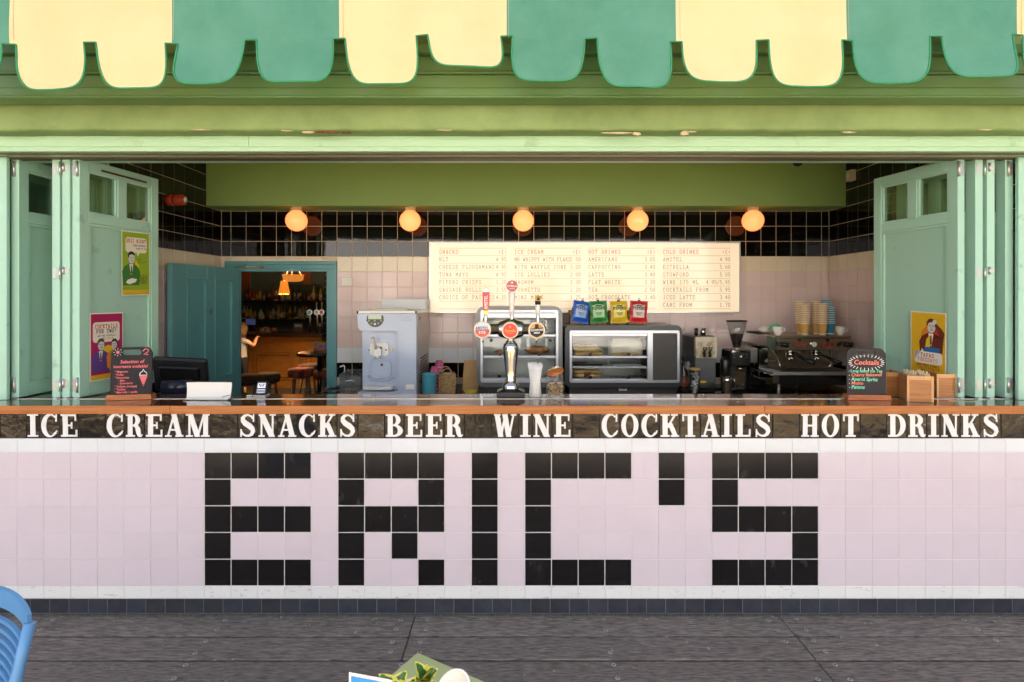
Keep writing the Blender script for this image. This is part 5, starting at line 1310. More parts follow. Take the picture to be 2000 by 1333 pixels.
for a, b in ((1118, 1188.6), (1189.4, 1262)):
    for t, u in ((657.5, 695.5), (700.5, 740)): fb.b(MB(), a, b, t, u, .003, .007).build('glass_door', M_glass, c2)
fb.b(MB(), 1188.7, 1189.3, 657, 741, .001, .009).build('door_gap_strip', M_alu, c2)
for px, py in ((1152, 692.5), (1227, 692.5), (1152, 737), (1227, 737)): knob(c2, fb, px, py)
def sandwich(lab, px, Z, py, L_, wrap=None):
    o = thing('baguette_sandwich', lab, 'sandwich', (WX(px, Z), Z - D, WZ(py, 4.88))); r = .03
    for k, (z, m, s_) in enumerate(((.0, M_bread, 1.0), (.024, M_fill, 1.06), (.036, M_bread, 1.0))):
        mb = MB(); pts = [((t / 8 - .5) * L_, 0, z + .018) for t in range(9)]; rs = [r * s_ * (.7 if t in (0, 8) else 1 + .05 * (-1) ** t) for t in range(9)]; mb.tube(pts, rs, 12)
        zc = z + .018; mb.v = [(x, y, zc + (q_ - zc) * (.35 if k == 1 else .62)) for x, y, q_ in mb.v]; mb.build(['lower_bread', 'filling', 'upper_bread'][k], m, o)
    if wrap: MB().tube([(-.03, 0, .034), (.03, 0, .034)], .036, 14).build('wrapper_band', wrap, o)
sandwich('filled baguette at the front of the food cabinet\'s upper left shelf', 1148, 4.93, 696.5, .25)
sandwich('paper topped baguette behind on the food cabinet\'s upper left shelf', 1142, 5.08, 690, .24)
sandwich('baguette with a dark red wrapper on the food cabinet\'s bottom shelf', 1146, 4.95, 740, .24, mat('maroon_wrap', S(130, 50, 46), .5))
pk = thing('wrapped_loaf', 'large pale wrapped loaf behind the upper right cabinet door', 'bread', (WX(1224, 4.98), 4.98 - D, WZ(696, 4.9)))
MB().grid(lambda u, v: (.155 * math.copysign(abs(math.cos(2 * PI * u)) ** .45, math.cos(2 * PI * u)) * (1 - .15 * v ** 3), .07 + .07 * math.copysign(abs(math.sin(2 * PI * u)) ** .5, math.sin(2 * PI * u)) * (1 - .3 * v ** 3), .002 + .148 * v ** .8), 40, 10).build('paper_wrap', mat('greaseproof_paper', S(226, 216, 200), .6, var=.08, bump=.3, bscale=20), pk)
pastry('flat_bread', 'golden flat bread lying before the wrapped loaf', 'bread', (WX(1222, 4.9), 4.925 - D, WZ(696.3, 4.9)), .27, .022, M_bread, 0, .05)
for i, (px, lab) in enumerate(((1148, 'black food tray on the cabinet\'s middle shelf, left side'), (1222, 'white food tray on the cabinet\'s middle shelf, right side'))):
    t_ = MB().box(-.13, .13, 0, .2, 0, .014, .004).build('food_tray', M_blk if i == 0 else M_alu, None, (WX(px, 5.0), 4.95 - D, WZ(717, 4.88) + .002)); tag(t_, lab, 'tray')

# --- crisp packets in wicker baskets on the food cabinet
zc_ = WZ(636, 4.86)
for i, (px, cn, c, c2_) in enumerate(((1130, 'blue', (20, 86, 190), (150, 186, 226)), (1169, 'green', (40, 130, 60), (168, 214, 160)), (1208, 'yellow', (214, 180, 20), (236, 226, 120)), (1244, 'red', (196, 28, 34), (222, 206, 200)))):
    Zp = 5.0
    basket('crisp_basket', 'small wicker basket behind the %s crisp packet' % cn, (WX(px - 1, Zp), Zp - D, zc_ + .0005), .155, .10, .125, 0, 1, 'crisp baskets')
    pk_ = thing('crisp_packet', '%s crisp packet clipped to a wicker basket on the food cabinet' % cn, 'crisp packet', (WX(px, Zp) + .0, Zp - D - .035, zc_ + .018), 0, 'crisp packets')
    pk_.rotation_euler = (R(-3), R((-9, 4, 2, -3)[i]) * -1, R((6, -4, 3, -2)[i]))
    w_, h_ = .165, .200
    def sk(u, v, e=0.0, s_=1):
        pin = 1 - .08 * math.sin(PI * v) ; x = (u - .5) * w_ * pin * (1 + .03 * math.cos(v * 9)); bl = (max(0, math.sin(PI * u)) ** .6) * (max(0, math.sin(PI * min(1, max(0, (v - .07) / .86)))) ** .7)
        cr = .0012 * math.sin(u * 60) if (v < .08 or v > .92) else .0015 * math.sin(u * 23 + v * 17)
        return (x, s_ * (-.024 * bl - e) + cr, v * h_)
    col_m = mat('crisp_foil_' + cn, S(*c), .28, var=.12, scale=12, bump=.25, bscale=22); lab_m = mat('crisp_label_' + cn, S(*c2_), .32, var=.05)
    MB().grid(lambda u, v: sk(u, v), 20, 20).grid(lambda u, v: sk(1 - u, v, 0, -1), 20, 20).build('foil_bag', col_m, pk_)
    MB().grid(lambda u, v: sk(.16 + .68 * u, .24 + (.56 + .05 * math.sin(PI * u)) * v, .0012), 14, 12).build('printed_label', lab_m, pk_)
    tx = MB(); slab(tx, 'PIPERS', 0, h_ * .60, .024, -.0285, pitch=.80, w=.2, align='C'); tx.ribbon([(-.025, h_ * .76), (-.005, h_ * .80), (.01, h_ * .765), (.028, h_ * .80)], .009, -.026)
    for k in range(3): tx.ribbon([(-.03 + .006 * k, h_ * (.46 - .05 * k)), (.03 - .006 * k, h_ * (.46 - .05 * k))], .004, -.0283)
    tx.build('lettering', INK['black'] if cn != 'blue' else INK['navy'], pk_)['kind'] = 'stuff'
    MB().box(-.012, .012, -.009, .009, h_ - .008, h_ + .006, .001).tube([(.008 * math.cos(t), 0, h_ + .016 + .010 * math.sin(t)) for t in [k * PI / 5 for k in range(10)]], .0022, 5, closed=True).build('clip', M_blk, pk_)

# --- bottles, cups, jar and dispensers to the right
def tallbottle(px, Z, pyt, lab, c):
    hb = WZ(pyt, Z) - BT; o = thing('syrup_bottle', lab, 'bottle', (WX(px, Z), Z - D, BT), 0, 'syrup bottles')
    MB().lathe([(.034, 0), (.036, .006), (.036, hb * .55), (.014, hb * .72), (.013, hb * .9)], 16).build('bottle_glass', glass('syrup_' + c, (.55, .5, .45), .1, milk=.35, mcol=S(90, 80, 74)), o); MB().lathe([(.016, hb * .9), (.016, hb * .96), (.01, hb)], 12).build('pourer', M_blk, o)
    MB().lathe([(.0372, hb * .15), (.0372, hb * .42)], 16).build('bottle_label', mat('syrup_label_' + c, S(52, 58, 96), .5, col2=S(150, 80, 50), scale=18, thr=(.5, .56)), o)
tallbottle(1334.5, 4.98, 696, 'dark pourer bottle just right of the wide food cabinet', 'a'); tallbottle(1349.5, 5.12, 694, 'dark pourer bottle beside the clear cup stack', 'b')
ccup = MB().lathe([(.026, 0), (.038, .095), (.036, .095), (.025, .003), (0, .002)], 18).mesh('clear_cup', glass('clear_cup_plastic', (.92, .94, .95), .1, milk=.2, mcol=(.7, .72, .74)))
for k in range(9): o = link('clear_cup', ccup, None, (WX(1341, 5.05), 5.05 - D, BT + .0 + k * .021)); tag(o, 'clear plastic cup, %s from the bottom of the stack right of the food cabinet' % ORD[k], 'plastic cup', 'clear cup stack')
jr = thing('storage_jar', 'glass jar with a flat wooden lid, full of white tablets, beside the drink dispenser', 'jar', (WX(1356.5, 4.84), 4.84 - D, BT)); hj = WZ(723, 4.84) - BT
MB().lathe([(.044, 0), (.047, .006), (.047, hj), (.045, hj), (.045, .006), (0, .005)], 22).build('jar_glass', M_glass, jr); MB().lathe([(.049, hj), (.049, hj + .018), (0, hj + .0185)], 22).build('lid', mat('bamboo_lid', S(196, 160, 96), .5), jr)
ct = MB(); rj = random.Random(5)
for k in range(34):
    a = rj.uniform(0, 6.3); r_ = rj.uniform(.0, .032); z = .012 + (hj - .03) * k / 34; ct.box(-.012, .012, -.012, .012, -.005, .005, .002, M=Matrix.Translation((r_ * math.cos(a), r_ * math.sin(a), z)) @ Matrix.Rotation(rj.uniform(0, 3), 4, (rj.random(), rj.random(), 1)))
ct.build('jar_contents', mat('white_tablets', S(200, 200, 206), .5, var=.2), jr)['kind'] = 'stuff'
f = Fr(1385, 4.82, BT); dd = thing('drink_dispenser', 'grey drink dispenser with a marbled front plate and twin black taps', 'drink dispenser', f.loc())
f.b(MB(), 1364, 1406.5, 659, 778, .12, .46, .012).build('body', M_grey, dd)
MB().prism(rrect(f.x(1364), f.x(1406.5), f.z(702), f.z(660), .018), .075, .1195).build('front_plate', mat('marbled_cream', S(206, 196, 172), .3, col2=S(160, 146, 116), scale=7, thr=(.45, .55)), dd)
f.b(MB(), 1365, 1405.5, 702.5, 752, .105, .1195, .002).build('lower_panel', mat('mid_grey_panel', S(92, 94, 98), .4), dd); f.b(MB(), 1363, 1407, 757, 764, -.02, .118, .004).build('drip_tray', M_blk, dd)
f.b(MB(), 1375.5, 1387.5, 748, 752, .1035, .1048).build('yellow_label', INK['yellow'], dd)
for a, wk in ((1374, 4), (1388, 6)): MB().cyl((f.x(a), .2, f.z(659) - .002), (f.x(a), .2, f.z(644)), wk * f.s * .8, wk * f.s, n=14).build('top_knob', M_blk if wk == 4 else M_chrome, dd)
for a in (1379, 1390):
    tp_ = MB().cyl((f.x(a), .045, f.z(699)), (f.x(a), .045, f.z(690)), .012, n=10).cyl((f.x(a), .045, f.z(692)), (f.x(a), .09, f.z(690)), .009, n=8).build('tap', M_blk, dd)
    MB().tube([(f.x(a), .045, f.z(690)), (f.x(a - 3), .03, f.z(682)), (f.x(a - 3), .028, f.z(680)), (f.x(a + 3), .028, f.z(680)), (f.x(a), .045, f.z(690))], .0045, 6).build('lever', M_blk, tp_)
f = Fr(1416, 4.86, BT); kg = thing('black_canister', 'rounded black canister between the drink dispenser and the coffee grinder', 'canister', f.loc()); hk = f.z(698)
MB().lathe([(.036, 0), (.038, .01), (.04, hk * .45), (.044, hk * .5), (.044, hk * .9), (.034, hk), (0, hk)], 20).build('can_body', M_blk, kg); MB().lathe([(.045, hk * .47), (.045, hk * .5)], 20).build('can_band', M_chrome, kg)
f = Fr(1419, 4.76, BT); jg = thing('milk_jug', 'small steel milk jug in front of the black canister', 'jug', f.loc()); hj = f.z(736)
MB().lathe([(.044, 0), (.047, .008), (.047, hj * .3), (.038, hj * .8), (.041, hj), (.039, hj), (.036, hj * .8), (0, .02)], 22).build('jug_body', M_chrome, jg); MB().tube([(.036, -.01, hj * .9), (.06, -.02, hj * .85), (.062, -.02, hj * .35), (.046, -.01, hj * .25)], .005, 8).build('handle', M_chrome, jg)
M_bean = mat('coffee_beans', S(58, 34, 22), .45, col2=S(30, 16, 10), scale=90, bump=1, bscale=120)
def grinder(lab, px, Z, pt_, pm, front=True):
    f = Fr(px, Z, BT); o = thing('coffee_grinder', lab, 'coffee grinder', f.loc()); zt, zm = f.z(pt_), f.z(pm)
    MB().lathe([(.028, zm), (.06, zm + (zt - zm) * .52), (.086, zt - .012), (.084, zt - .012), (.058, zm + (zt - zm) * .52), (.026, zm + .004)], 26, (0, .1, 0)).build('hopper', glass('hopper_clear', (.9, .92, .92), .12), o)
    MB().lathe([(.0, zm + .001), (.026, zm + .002), (.056, zm + (zt - zm) * .47), (.05, zm + (zt - zm) * .5), (0, zm + (zt - zm) * .51)], 22, (0, .1, 0)).build('beans', M_bean, o)
    MB().lathe([(.089, zt - .012), (.089, zt), (.02, zt + .004)], 26, (0, .1, 0)).build('hopper_lid', M_blk, o); MB().lathe([(.034, zm - .012), (.036, zm)], 18, (0, .1, 0)).build('collar', M_steel, o)
    MB().box(-.085, .085, .02, .24, zm * .62, zm - .013, .012).build('head', M_blk, o); MB().box(-.075, .075, .06, .23, .03, zm * .62 - .001, .012).build('body', M_dark, o); MB().box(-.085, .085, -.02, .24, 0, .029, .006).build('foot', M_blk, o)
    if front:
        MB().box(-.078, .078, .008, .0195, zm - .035, zm - .014, .003).build('top_trim', M_chrome, o)
        dpy = MB().box(-.03, .03, .014, .0195, zm * .80, zm * .87).build('display', M_blk, o); tt = MB(); text_into(tt, '18', 0, zm * .815, .022, .0135, 'C'); tt.build('display_digits', mat('led_white', (1, 1, 1), .5, emit=(1, 1, 1), estr=.15), dpy)['kind'] = 'stuff'
        for a in (-.055, .055):
            for z in (.79, .85): MB().prism(disc(a, zm * z + .01, .008, 12), .014, .0195).build('button', M_grey, o)
        MB().lathe([(.02, zm * .54), (.022, zm * .6)], 12, (0, .03, 0)).build('spout', M_brass, o); MB().box(-.05, .05, .035, .0595, zm * .22, zm * .46, .004).build('chute_plate', M_chrome, o); MB().box(-.05, .05, .03, .0595, zm * .12, zm * .15, .003).build('fork', M_chrome, o)
    return o
grinder('front black coffee grinder with a clear bean hopper, left of the espresso machine', 1447.5, 4.74, 627, 682)
grinder('rear coffee grinder, its hopper half hidden by the espresso machine', 1486, 5.02, 649, 681, False)
cb_ = MB(); cb_.grid(lambda u, v: (-.10 + .2 * u, -.03 + .09 * v, .004 + .022 * math.sin(PI * u) ** 2 * v + .008 * math.sin(u * 9) * v * v), 12, 6); bc2 = cb_.build('blue_cloth', mat('blue_cloth', S(84, 140, 206), .85, var=.1), None, (WX(1456, 4.72), 4.735 - D, BT + .002)); tag(bc2, 'crumpled blue cloth in front of the black coffee grinder', 'cloth')

# --- espresso machine
f = Fr(1580, 4.72, BT); em = thing('espresso_machine', 'black and steel two group espresso machine with cups on top', 'espresso machine', f.loc())
M_mir = mat('steel_brown_reflection', S(190, 170, 148), .22, .9, var=.08, scale=3); M_gb = mat('gloss_black_panel', S(34, 32, 32), .08, spec=.9)  # first steel is coloured brown for the reflection it carries
f.b(MB(), 1519, 1661, 661, 685, .0, .06, .004).build('control_fascia', M_mir, em)
f.b(MB(), 1512, 1661, 656.5, 660.8, -.004, .52, .003).build('cup_rail_top', M_mir, em)
MB().prism(f.p([(1497, 656), (1518.6, 661), (1518.6, 685), (1506, 683), (1497, 676)]), .0, .5).build('side_panel', M_chrome, em)
f.b(MB(), 1521, 1658, 685.2, 727, .22, .5, .006).build('splash_panel', M_mir, em)
f.b(MB(), 1498, 1520.8, 685, 728, .18, .5, .01).build('side_cheek', M_chrome, em)
f.b(MB(), 1504, 1662, 725, 731.5, -.07, .5, .003).build('drip_tray_top', M_steel, em)
f.b(MB(), 1517, 1662, 731.8, 750, -.065, .45, .004).build('tray_front', M_gb, em)
f.b(MB(), 1503, 1516.8, 731.8, 748, -.06, .45, .006).build('tray_side', M_chrome, em)
for px, y in ((1517, -.03), (1653, -.03), (1489, .4), (1602, .4)): MB().cyl((f.x(px), y, 0), (f.x(px), y, f.z(750)), .012, n=10).build('foot', M_steel, em)
for k in range(9): f.b(MB(), 1522 + 15 * k, 1535 + 15 * k, 724.2, 725.2, -.04, .2).build('tray_grille', M_blk, em)
MB().prism(f.d(1588.5, 673, 5.6, 22), -.012, -.0005).build('gauge_rim', M_chrome, em); ga = MB().prism(f.d(1588.5, 673, 4.7, 22), -.014, -.0125).build('gauge_dial', INK['white'], em); MB().ribbon(f.p([(1588.5, 676), (1588.9, 669.5)]), .0035, -.0148).build('gauge_needle', INK['black'], ga)
M_led = mat('led_red', S(120, 20, 20), .4, emit=(1, .08, .05), estr=.012)
for bxp in (1553, 1561, 1569, 1608, 1616, 1624.5): f.b(MB(), bxp - 3, bxp + 3, 670, 677, -.003, -.0005).build('brew_button', M_led, em)
for bxp in (1561, 1616): f.b(MB(), bxp - 3, bxp + 3, 662.5, 667.5, -.003, -.0005).build('brew_button', M_blk, em)
f.b(MB(), 1634, 1639.5, 670, 677, -.003, -.0005).build('power_switch', M_blk, em)
for px in (1528, 1651): 
    MB().tube([(f.x(px - 8), -.02, f.z(672)), (f.x(px + 8), -.045, f.z(674))], [.018, .022], 12).build('steam_knob', M_blk, em); MB().prism(f.d(px + 6, 674, 2.6, 12), -.07, -.066).build('knob_cap', M_chrome, em)
for px in (1554, 1606):
    gh = MB().lathe([(.036, f.z(692)), (.04, f.z(689)), (.04, f.z(685.3))], 20, (f.x(px), .10, 0)).build('group_head', M_chrome, em)
    MB().lathe([(.034, f.z(698)), (.038, f.z(692.3))], 20, (f.x(px), .10, 0)).build('portafilter_basket', M_chrome, gh)
    MB().tube([(f.x(px) + .01, .07, f.z(694)), (f.x(px + 9), -.02, f.z(699)), (f.x(px + 20), -.12, f.z(707))], [.011, .016, .018], 10).build('portafilter_handle', M_blk, gh)
    MB().tube([(f.x(px), .10, f.z(698)), (f.x(px - 3), .09, f.z(703)), (f.x(px - 4), .085, f.z(707))], .007, 8).tube([(f.x(px), .10, f.z(698)), (f.x(px + 3), .09, f.z(703)), (f.x(px + 4), .085, f.z(707))], .007, 8).build('spout', M_chrome, gh)
for px, s_ in ((1519, .25), (1626, -1.3)): MB().tube([(f.x(px), .05, f.z(686)), (f.x(px), .03, f.z(695)), (f.x(px + 4 * s_), -.02, f.z(710)), (f.x(px + 9 * s_), -.03, f.z(722 if s_ > 0 else 718))], .0055, 8).build('steam_wand', M_chrome, em)
ml = MB(); ml.flat(f.d(1515.5, 710, 3.4, 16), .1795); text_into(ml, 'CLIFTON', f.x(1521.5), f.z(712), .017, .2195, 'L'); ml.build('maker_lettering', INK['grey'], em)['kind'] = 'stuff'
zt_ = WZ(656.5, 4.72) + .0006
# cups on top
def cup_me(cn, c): return MB().lathe([(.029, 0), (.029, .004), (.041, .098)], 22, cap=False).m(1).tube([(.041 * math.cos(t), .041 * math.sin(t), .099) for t in [k * PI / 11 for k in range(22)]], .0042, 6, closed=True).m(1).lathe([(.0295, .0), (.0302, .008)], 22).m(2).lathe([(.040, .0985), (.028, .006), (0, .005)], 22).mesh('paper_cup', [mat('cup_' + cn, S(*c), .55, var=.05), mat('cup_rim_' + cn, S(244, 238, 220) if cn == 'tan' else S(216, 232, 236), .5), mat('cup_inside', S(228, 222, 208), .6)])
CM = {'tan': cup_me('tan', (206, 160, 84)), 'teal': cup_me('teal', (44, 132, 160))}
for px, Z, n, cn, lab in ((1571.5, 4.90, 11, 'tan', 'front left stack'), (1563, 5.03, 13, 'tan', 'rear left stack'), (1606, 4.90, 12, 'tan', 'front right stack'), (1594, 5.0, 13, 'tan', 'rear right stack'), (1621, 4.97, 10, 'teal', 'front stack'), (1613, 5.08, 14, 'teal', 'rear stack')):
    for k in range(n):
        o = link('paper_cup', CM[cn], None, (WX(px, Z) + random.uniform(-.0012, .0012), Z - D, zt_ + k * .0163))
        tag(o, '%s paper cup, %s from bottom of the %s on the espresso machine' % (cn, ORD[k], lab), 'paper cup', 'paper cup stacks')
M_china = mat('white_china', S(236, 232, 222), .12)
for px, Z, lab in ((1518.5, 4.82, 'white coffee cup at the left end on the espresso machine'), (1641, 4.85, 'white coffee cup alone at the right end on the espresso machine')):
    o = thing('coffee_cup', lab, 'cup', (WX(px, Z), Z - D, zt_)); MB().lathe([(.022, 0), (.024, .006), (.036, .03), (.044, .073), (.041, .073), (.033, .03), (0, .01)], 24).build('bowl', M_china, o)
    MB().tube([(.040 + .0, 0, .062), (.062, 0, .06), (.064, 0, .04), (.037, 0, .026)], .0055, 8).build('handle', M_china, o)
cl2 = MB().sphere((0, 0, .035), .055, 18, 10, (1.35, 1, .62)).build('white_bundle', mat('white_towel', S(220, 218, 210), .9, bump=.3, bscale=20), None, (WX(1496, 5.05), 5.05 - D, zt_)); tag(cl2, 'rounded white bundle at the back left on the espresso machine', 'towel')
cg = MB(); cg.grid(lambda u, v: (-.075 + .15 * u, -.04 + .09 * v, .055 + .038 * math.sin(PI * u) * (.6 + .4 * math.sin(7 * u + 5 * v)) * (1 - abs(v - .5)) - .05 * abs(u - .5)), 14, 8); cgo = cg.build('mint_cloth', mat('mint_cloth', S(90, 196, 160), .85), None, (WX(1513, 4.98), 4.96 - D, zt_ + .012)); tag(cgo, 'crumpled mint green cloth behind the left coffee cup', 'cloth')

# ------------------------------------------------------------------ things on the front counter
CT = 1.1733
# --- beer tap tower
f = Fr(997, 3.31, CT); tp = thing('beer_tap', 'tall chrome three tap beer font with round badges, at the centre of the counter', 'beer tap', f.loc())
f.b(MB(), 970, 1024.5, 764.5, 775.5, -.04, .075, .003).build('plinth', M_dark, tp)
zp = f.z(764.4)
MB().add([(f.x(972), -.038, zp), (f.x(1022.5), -.038, zp), (f.x(1022.5), .073, zp), (f.x(972), .073, zp), (f.x(981), -.02, zp + .012), (f.x(1013), -.02, zp + .012), (f.x(1013), .055, zp + .012), (f.x(981), .055, zp + .012)], [(0, 1, 5, 4), (1, 2, 6, 5), (2, 3, 7, 6), (3, 0, 4, 7), (4, 5, 6, 7)]).build('plinth_top', M_blk, tp)
s_ = f.s
def pl(rows): return [(r * s_, f.z(y)) for r, y in rows]
MB().lathe(pl([(16, 761.8), (16.8, 758), (15.5, 752), (12, 747), (10.5, 745.5)]), 30, (0, .018, 0)).build('foot_dome', M_chrome, tp)
MB().lathe(pl([(10.4, 746.4), (11, 744), (10, 741), (11, 725), (13, 705), (15, 688), (15.4, 680), (14, 673), (10, 668), (7, 666), (7.2, 663), (8, 661), (8, 657)]), 32, (0, .018, 0)).build('column', M_chrome, tp)
hx = lambda a: f.x(a)
zb_ = f.z(643.5)
def hl(prof, n=24):  # lathe along x
    return MB().lathe(prof, n, (0, 0, 0), M=Matrix.Translation((0, .018, zb_)) @ Matrix.Rotation(R(90), 4, 'Y'))
hl([(9.5 * s_, hx(940)), (10.5 * s_, hx(942)), (10.5 * s_, hx(972)), (14 * s_, hx(973.5)), (15 * s_, hx(976)), (19 * s_, hx(988)), (20 * s_, hx(997)), (19 * s_, hx(1007)), (15 * s_, hx(1018)), (14 * s_, hx(1021)), (10.5 * s_, hx(1022.5)), (10.5 * s_, hx(1054)), (9 * s_, hx(1062)), (4 * s_, hx(1067)), (0, hx(1068))], 28).build('cross_bar', M_chrome, tp)
MB().lathe(pl([(15, 632), (14.5, 629), (11, 625), (8, 623), (5, 622.5)]), 24, (0, .018, 0)).build('bar_cap', M_chrome, tp)
def lens(px, py, r, m, nm):
    rim = MB(); z = 0
    prof = [(r * .0, -.0), (r * .92, -.0), (r, .003), (r, .022), (r * .8, .03)]
    o = MB().lathe([(r * s_ * a, b) for a, b in ((0, 0), (.93, 0), (1, .003), (1, .024), (.7, .034))], 30, M=Matrix.Translation((f.x(px), -.052, f.z(py))) @ Matrix.Rotation(R(-90), 4, 'X')).build('badge_rim', mat('ivory_badge_rim', S(232, 218, 190), .25, coat=.4), tp)
    a_ = MB().prism([(f.x(px) + x * s_, f.z(py) + z * s_) for x, z in disc(0, 0, r * .82, 28)], -.0535, -.0522).build('badge_face', m, o); MB().cyl((f.x(px), -.02, f.z(py)), (f.x(px), .015, f.z(py)), .018, n=14).build('badge_mount', M_chrome, o)
    MB().cyl((f.x(px), .01, f.z(py + r * .9)), (f.x(px), .01, f.z(py + r + 9)), .006, .004, n=8).build('spout', M_chrome, tp)
    return a_
M_bred = mat('badge_red', S(204, 44, 48), .25, coat=.5)
a1 = lens(942.5, 644, 17, mat('badge_silver', S(206, 212, 220), .25, coat=.5), 'a'); 
MB().flat([(f.x(942.5) + x * s_, f.z(644) + z * s_) for x, z in disc(0, 0, 13.7, 20, 180, 360)], -.0540).build('red_half', mat('badge_bier_red', S(196, 40, 30), .25, coat=.5), a1)
t1 = MB(); slab(t1, 'AMSTEL', f.x(942.5), f.z(643.2), 5.2 * s_, -.0543, pitch=.82, w=.2, align='C'); t1.build('lettering', INK['navy'], a1)['kind'] = 'stuff'
t1 = MB(); slab(t1, 'BIER', f.x(942.5), f.z(651), 4.2 * s_, -.0546, pitch=.8, w=.18, align='C'); t1.build('lettering', INK['cream'], a1)['kind'] = 'stuff'
a2 = lens(996, 645, 16.5, M_bred, 'b'); t1 = MB(); text_into(t1, 'Estrella', f.x(996), f.z(648), 7 * s_, -.0542, 'C', bold=.02); t1.ribbon(f.p([(989, 650.5), (1003, 650.5)]), .0018, -.0543); t1.flat([(f.x(996) + (3.2 if k % 2 else 1.3) * s_ * math.sin(k * PI / 5), f.z(638) - (3.2 if k % 2 else 1.3) * s_ * math.cos(k * PI / 5)) for k in range(10)], -.0542); t1.build('lettering', INK['ochre'], a2)['kind'] = 'stuff'
a3 = lens(1047, 645, 16.5, mat('badge_amber', S(206, 140, 40), .25, coat=.5), 'c')
MB().flat([(f.x(1047) + x * s_, f.z(645) + z * s_) for x, z in [(-13, 3), (13, 6), (13.3, -2), (11, -8), (0, -13.3), (-11, -8), (-13.3, 0)]], -.0540).build('black_field', INK['black'], a3)
MB().flat(f.p([(1043, 641), (1051, 641), (1050, 633), (1044, 633)]), -.0541).build('emblem', INK['black'], a3)
t1 = MB(); text_into(t1, 'STOWFORD', f.x(1047), f.z(646), 5.2 * s_, -.0543, 'C', bold=.03, rot=.08); text_into(t1, 'PRESS', f.x(1047.5), f.z(651), 4.4 * s_, -.0543, 'C', bold=.03, rot=.08); t1.build('lettering', INK['white'], a3)['kind'] = 'stuff'
def handle_base(px): MB().lathe(pl([(5, 634), (4.5, 628), (3.2, 624), (3.6, 618), (3, 614)]), 16, (f.x(px), .0, 0)).build('handle_socket', M_chrome, tp)
# left: red paddle
handle_base(948)
h1 = MB().prism(f.p([(946, 614), (951, 614), (954, 606), (955.5, 590), (956, 570), (954.5, 565), (949, 562), (943.5, 565), (942, 570), (942.3, 590), (943.5, 606)]), -.012, .012).build('tap_handle', mat('tap_red', S(206, 60, 66), .25, coat=.4), tp)
MB().prism(f.p([(942.2, 571), (955.8, 571), (954.3, 565.5), (949, 562.6), (943.7, 565.5)]), -.0128, .0128).build('handle_tip', mat('tap_tip_white', S(240, 236, 232), .25), h1)
t1 = MB(); text_into(t1, 'AMSTEL', f.x(951.8), f.z(605), 9.0 * s_, -.0134, 'L', sx=.88, bold=.02, rot=PI / 2); t1.build('lettering', INK['white'], h1)['kind'] = 'stuff'
MB().prism(f.p([(945.8, 615), (951.2, 615), (953, 607), (944.4, 607)]), -.0124, .0124).build('handle_neck', M_brass, h1)
# centre: white tapered handle with red disc
handle_base(999)
h2 = MB().lathe(pl([(3.6, 617), (4.6, 605), (6.2, 585), (6.8, 572), (5, 570)]), 18, (f.x(999), 0, 0)).build('tap_handle', mat('tap_ivory', S(236, 228, 222), .25, col2=S(214, 176, 170), scale=60, thr=(.28, .4)), tp)
MB().prism(f.d(999.5, 559, 11, 28), -.011, .011).build('handle_disc', mat('tap_disc_red', S(176, 46, 54), .25, coat=.4), h2)
t1 = MB(); text_into(t1, 'ESTRELLA', f.x(999.5), f.z(561), 4.4 * s_, -.0117, 'C', bold=.03); t1.ribbon(f.p([(994, 564.5), (1005, 564.5)]), .0016, -.0117); t1.flat([(f.x(999.5) + (3 if k % 2 else 1.2) * s_ * math.sin(k * PI / 5), f.z(553) - (3 if k % 2 else 1.2) * s_ * math.cos(k * PI / 5)) for k in range(10)], -.0117); t1.build('lettering', INK['cream'], h2)['kind'] = 'stuff'
# right: white handle with a gold flared top
handle_base(1050)
h3 = MB().lathe(pl([(3.4, 617), (4.8, 605), (5.2, 597), (4.6, 595.5)]), 16, (f.x(1050), 0, 0)).build('tap_handle', mat('tap_ivory_plain', S(236, 232, 226), .25), tp)
MB().lathe(pl([(5.4, 595.4), (5.8, 588.5)]), 16, (f.x(1050), 0, 0)).build('handle_band', M_blk, h3)
MB().prism(f.p([(1045, 588.4), (1055.5, 588.4), (1058, 580), (1055, 578.4), (1049, 577.4), (1045.3, 578.6), (1044.6, 580)]), -.012, .012).build('gold_top', mat('tap_gold', S(206, 160, 34), .3, col2=S(150, 104, 20), scale=60), h3)
MB().flat(f.p([(1048, 587), (1053.5, 587), (1053, 581.5), (1048.6, 581.5)]), -.0124).build('top_emblem', INK['black'], h3)
# drip mats
for px, lab in ((954, 'white drip tray bar on the counter, left of the tap base'), (1030, 'short white drip tray bar on the counter, right of the tap base')):
    o = MB().box(-.055 if px < 1000 else -.02, .045 if px < 1000 else .02, 0, .03, 0, .006, .001); 
    for k in range(4 if px < 1000 else 1): o.m(1).box(-.045 + .024 * k, -.03 + .024 * k, .006, .024, .0061, .0066).m(0)
    ob = o.build('drip_tray_bar', [M_alu, M_blk], None, (WX(px, 3.37), 3.352 - D, CT)); tag(ob, lab, 'drip tray')
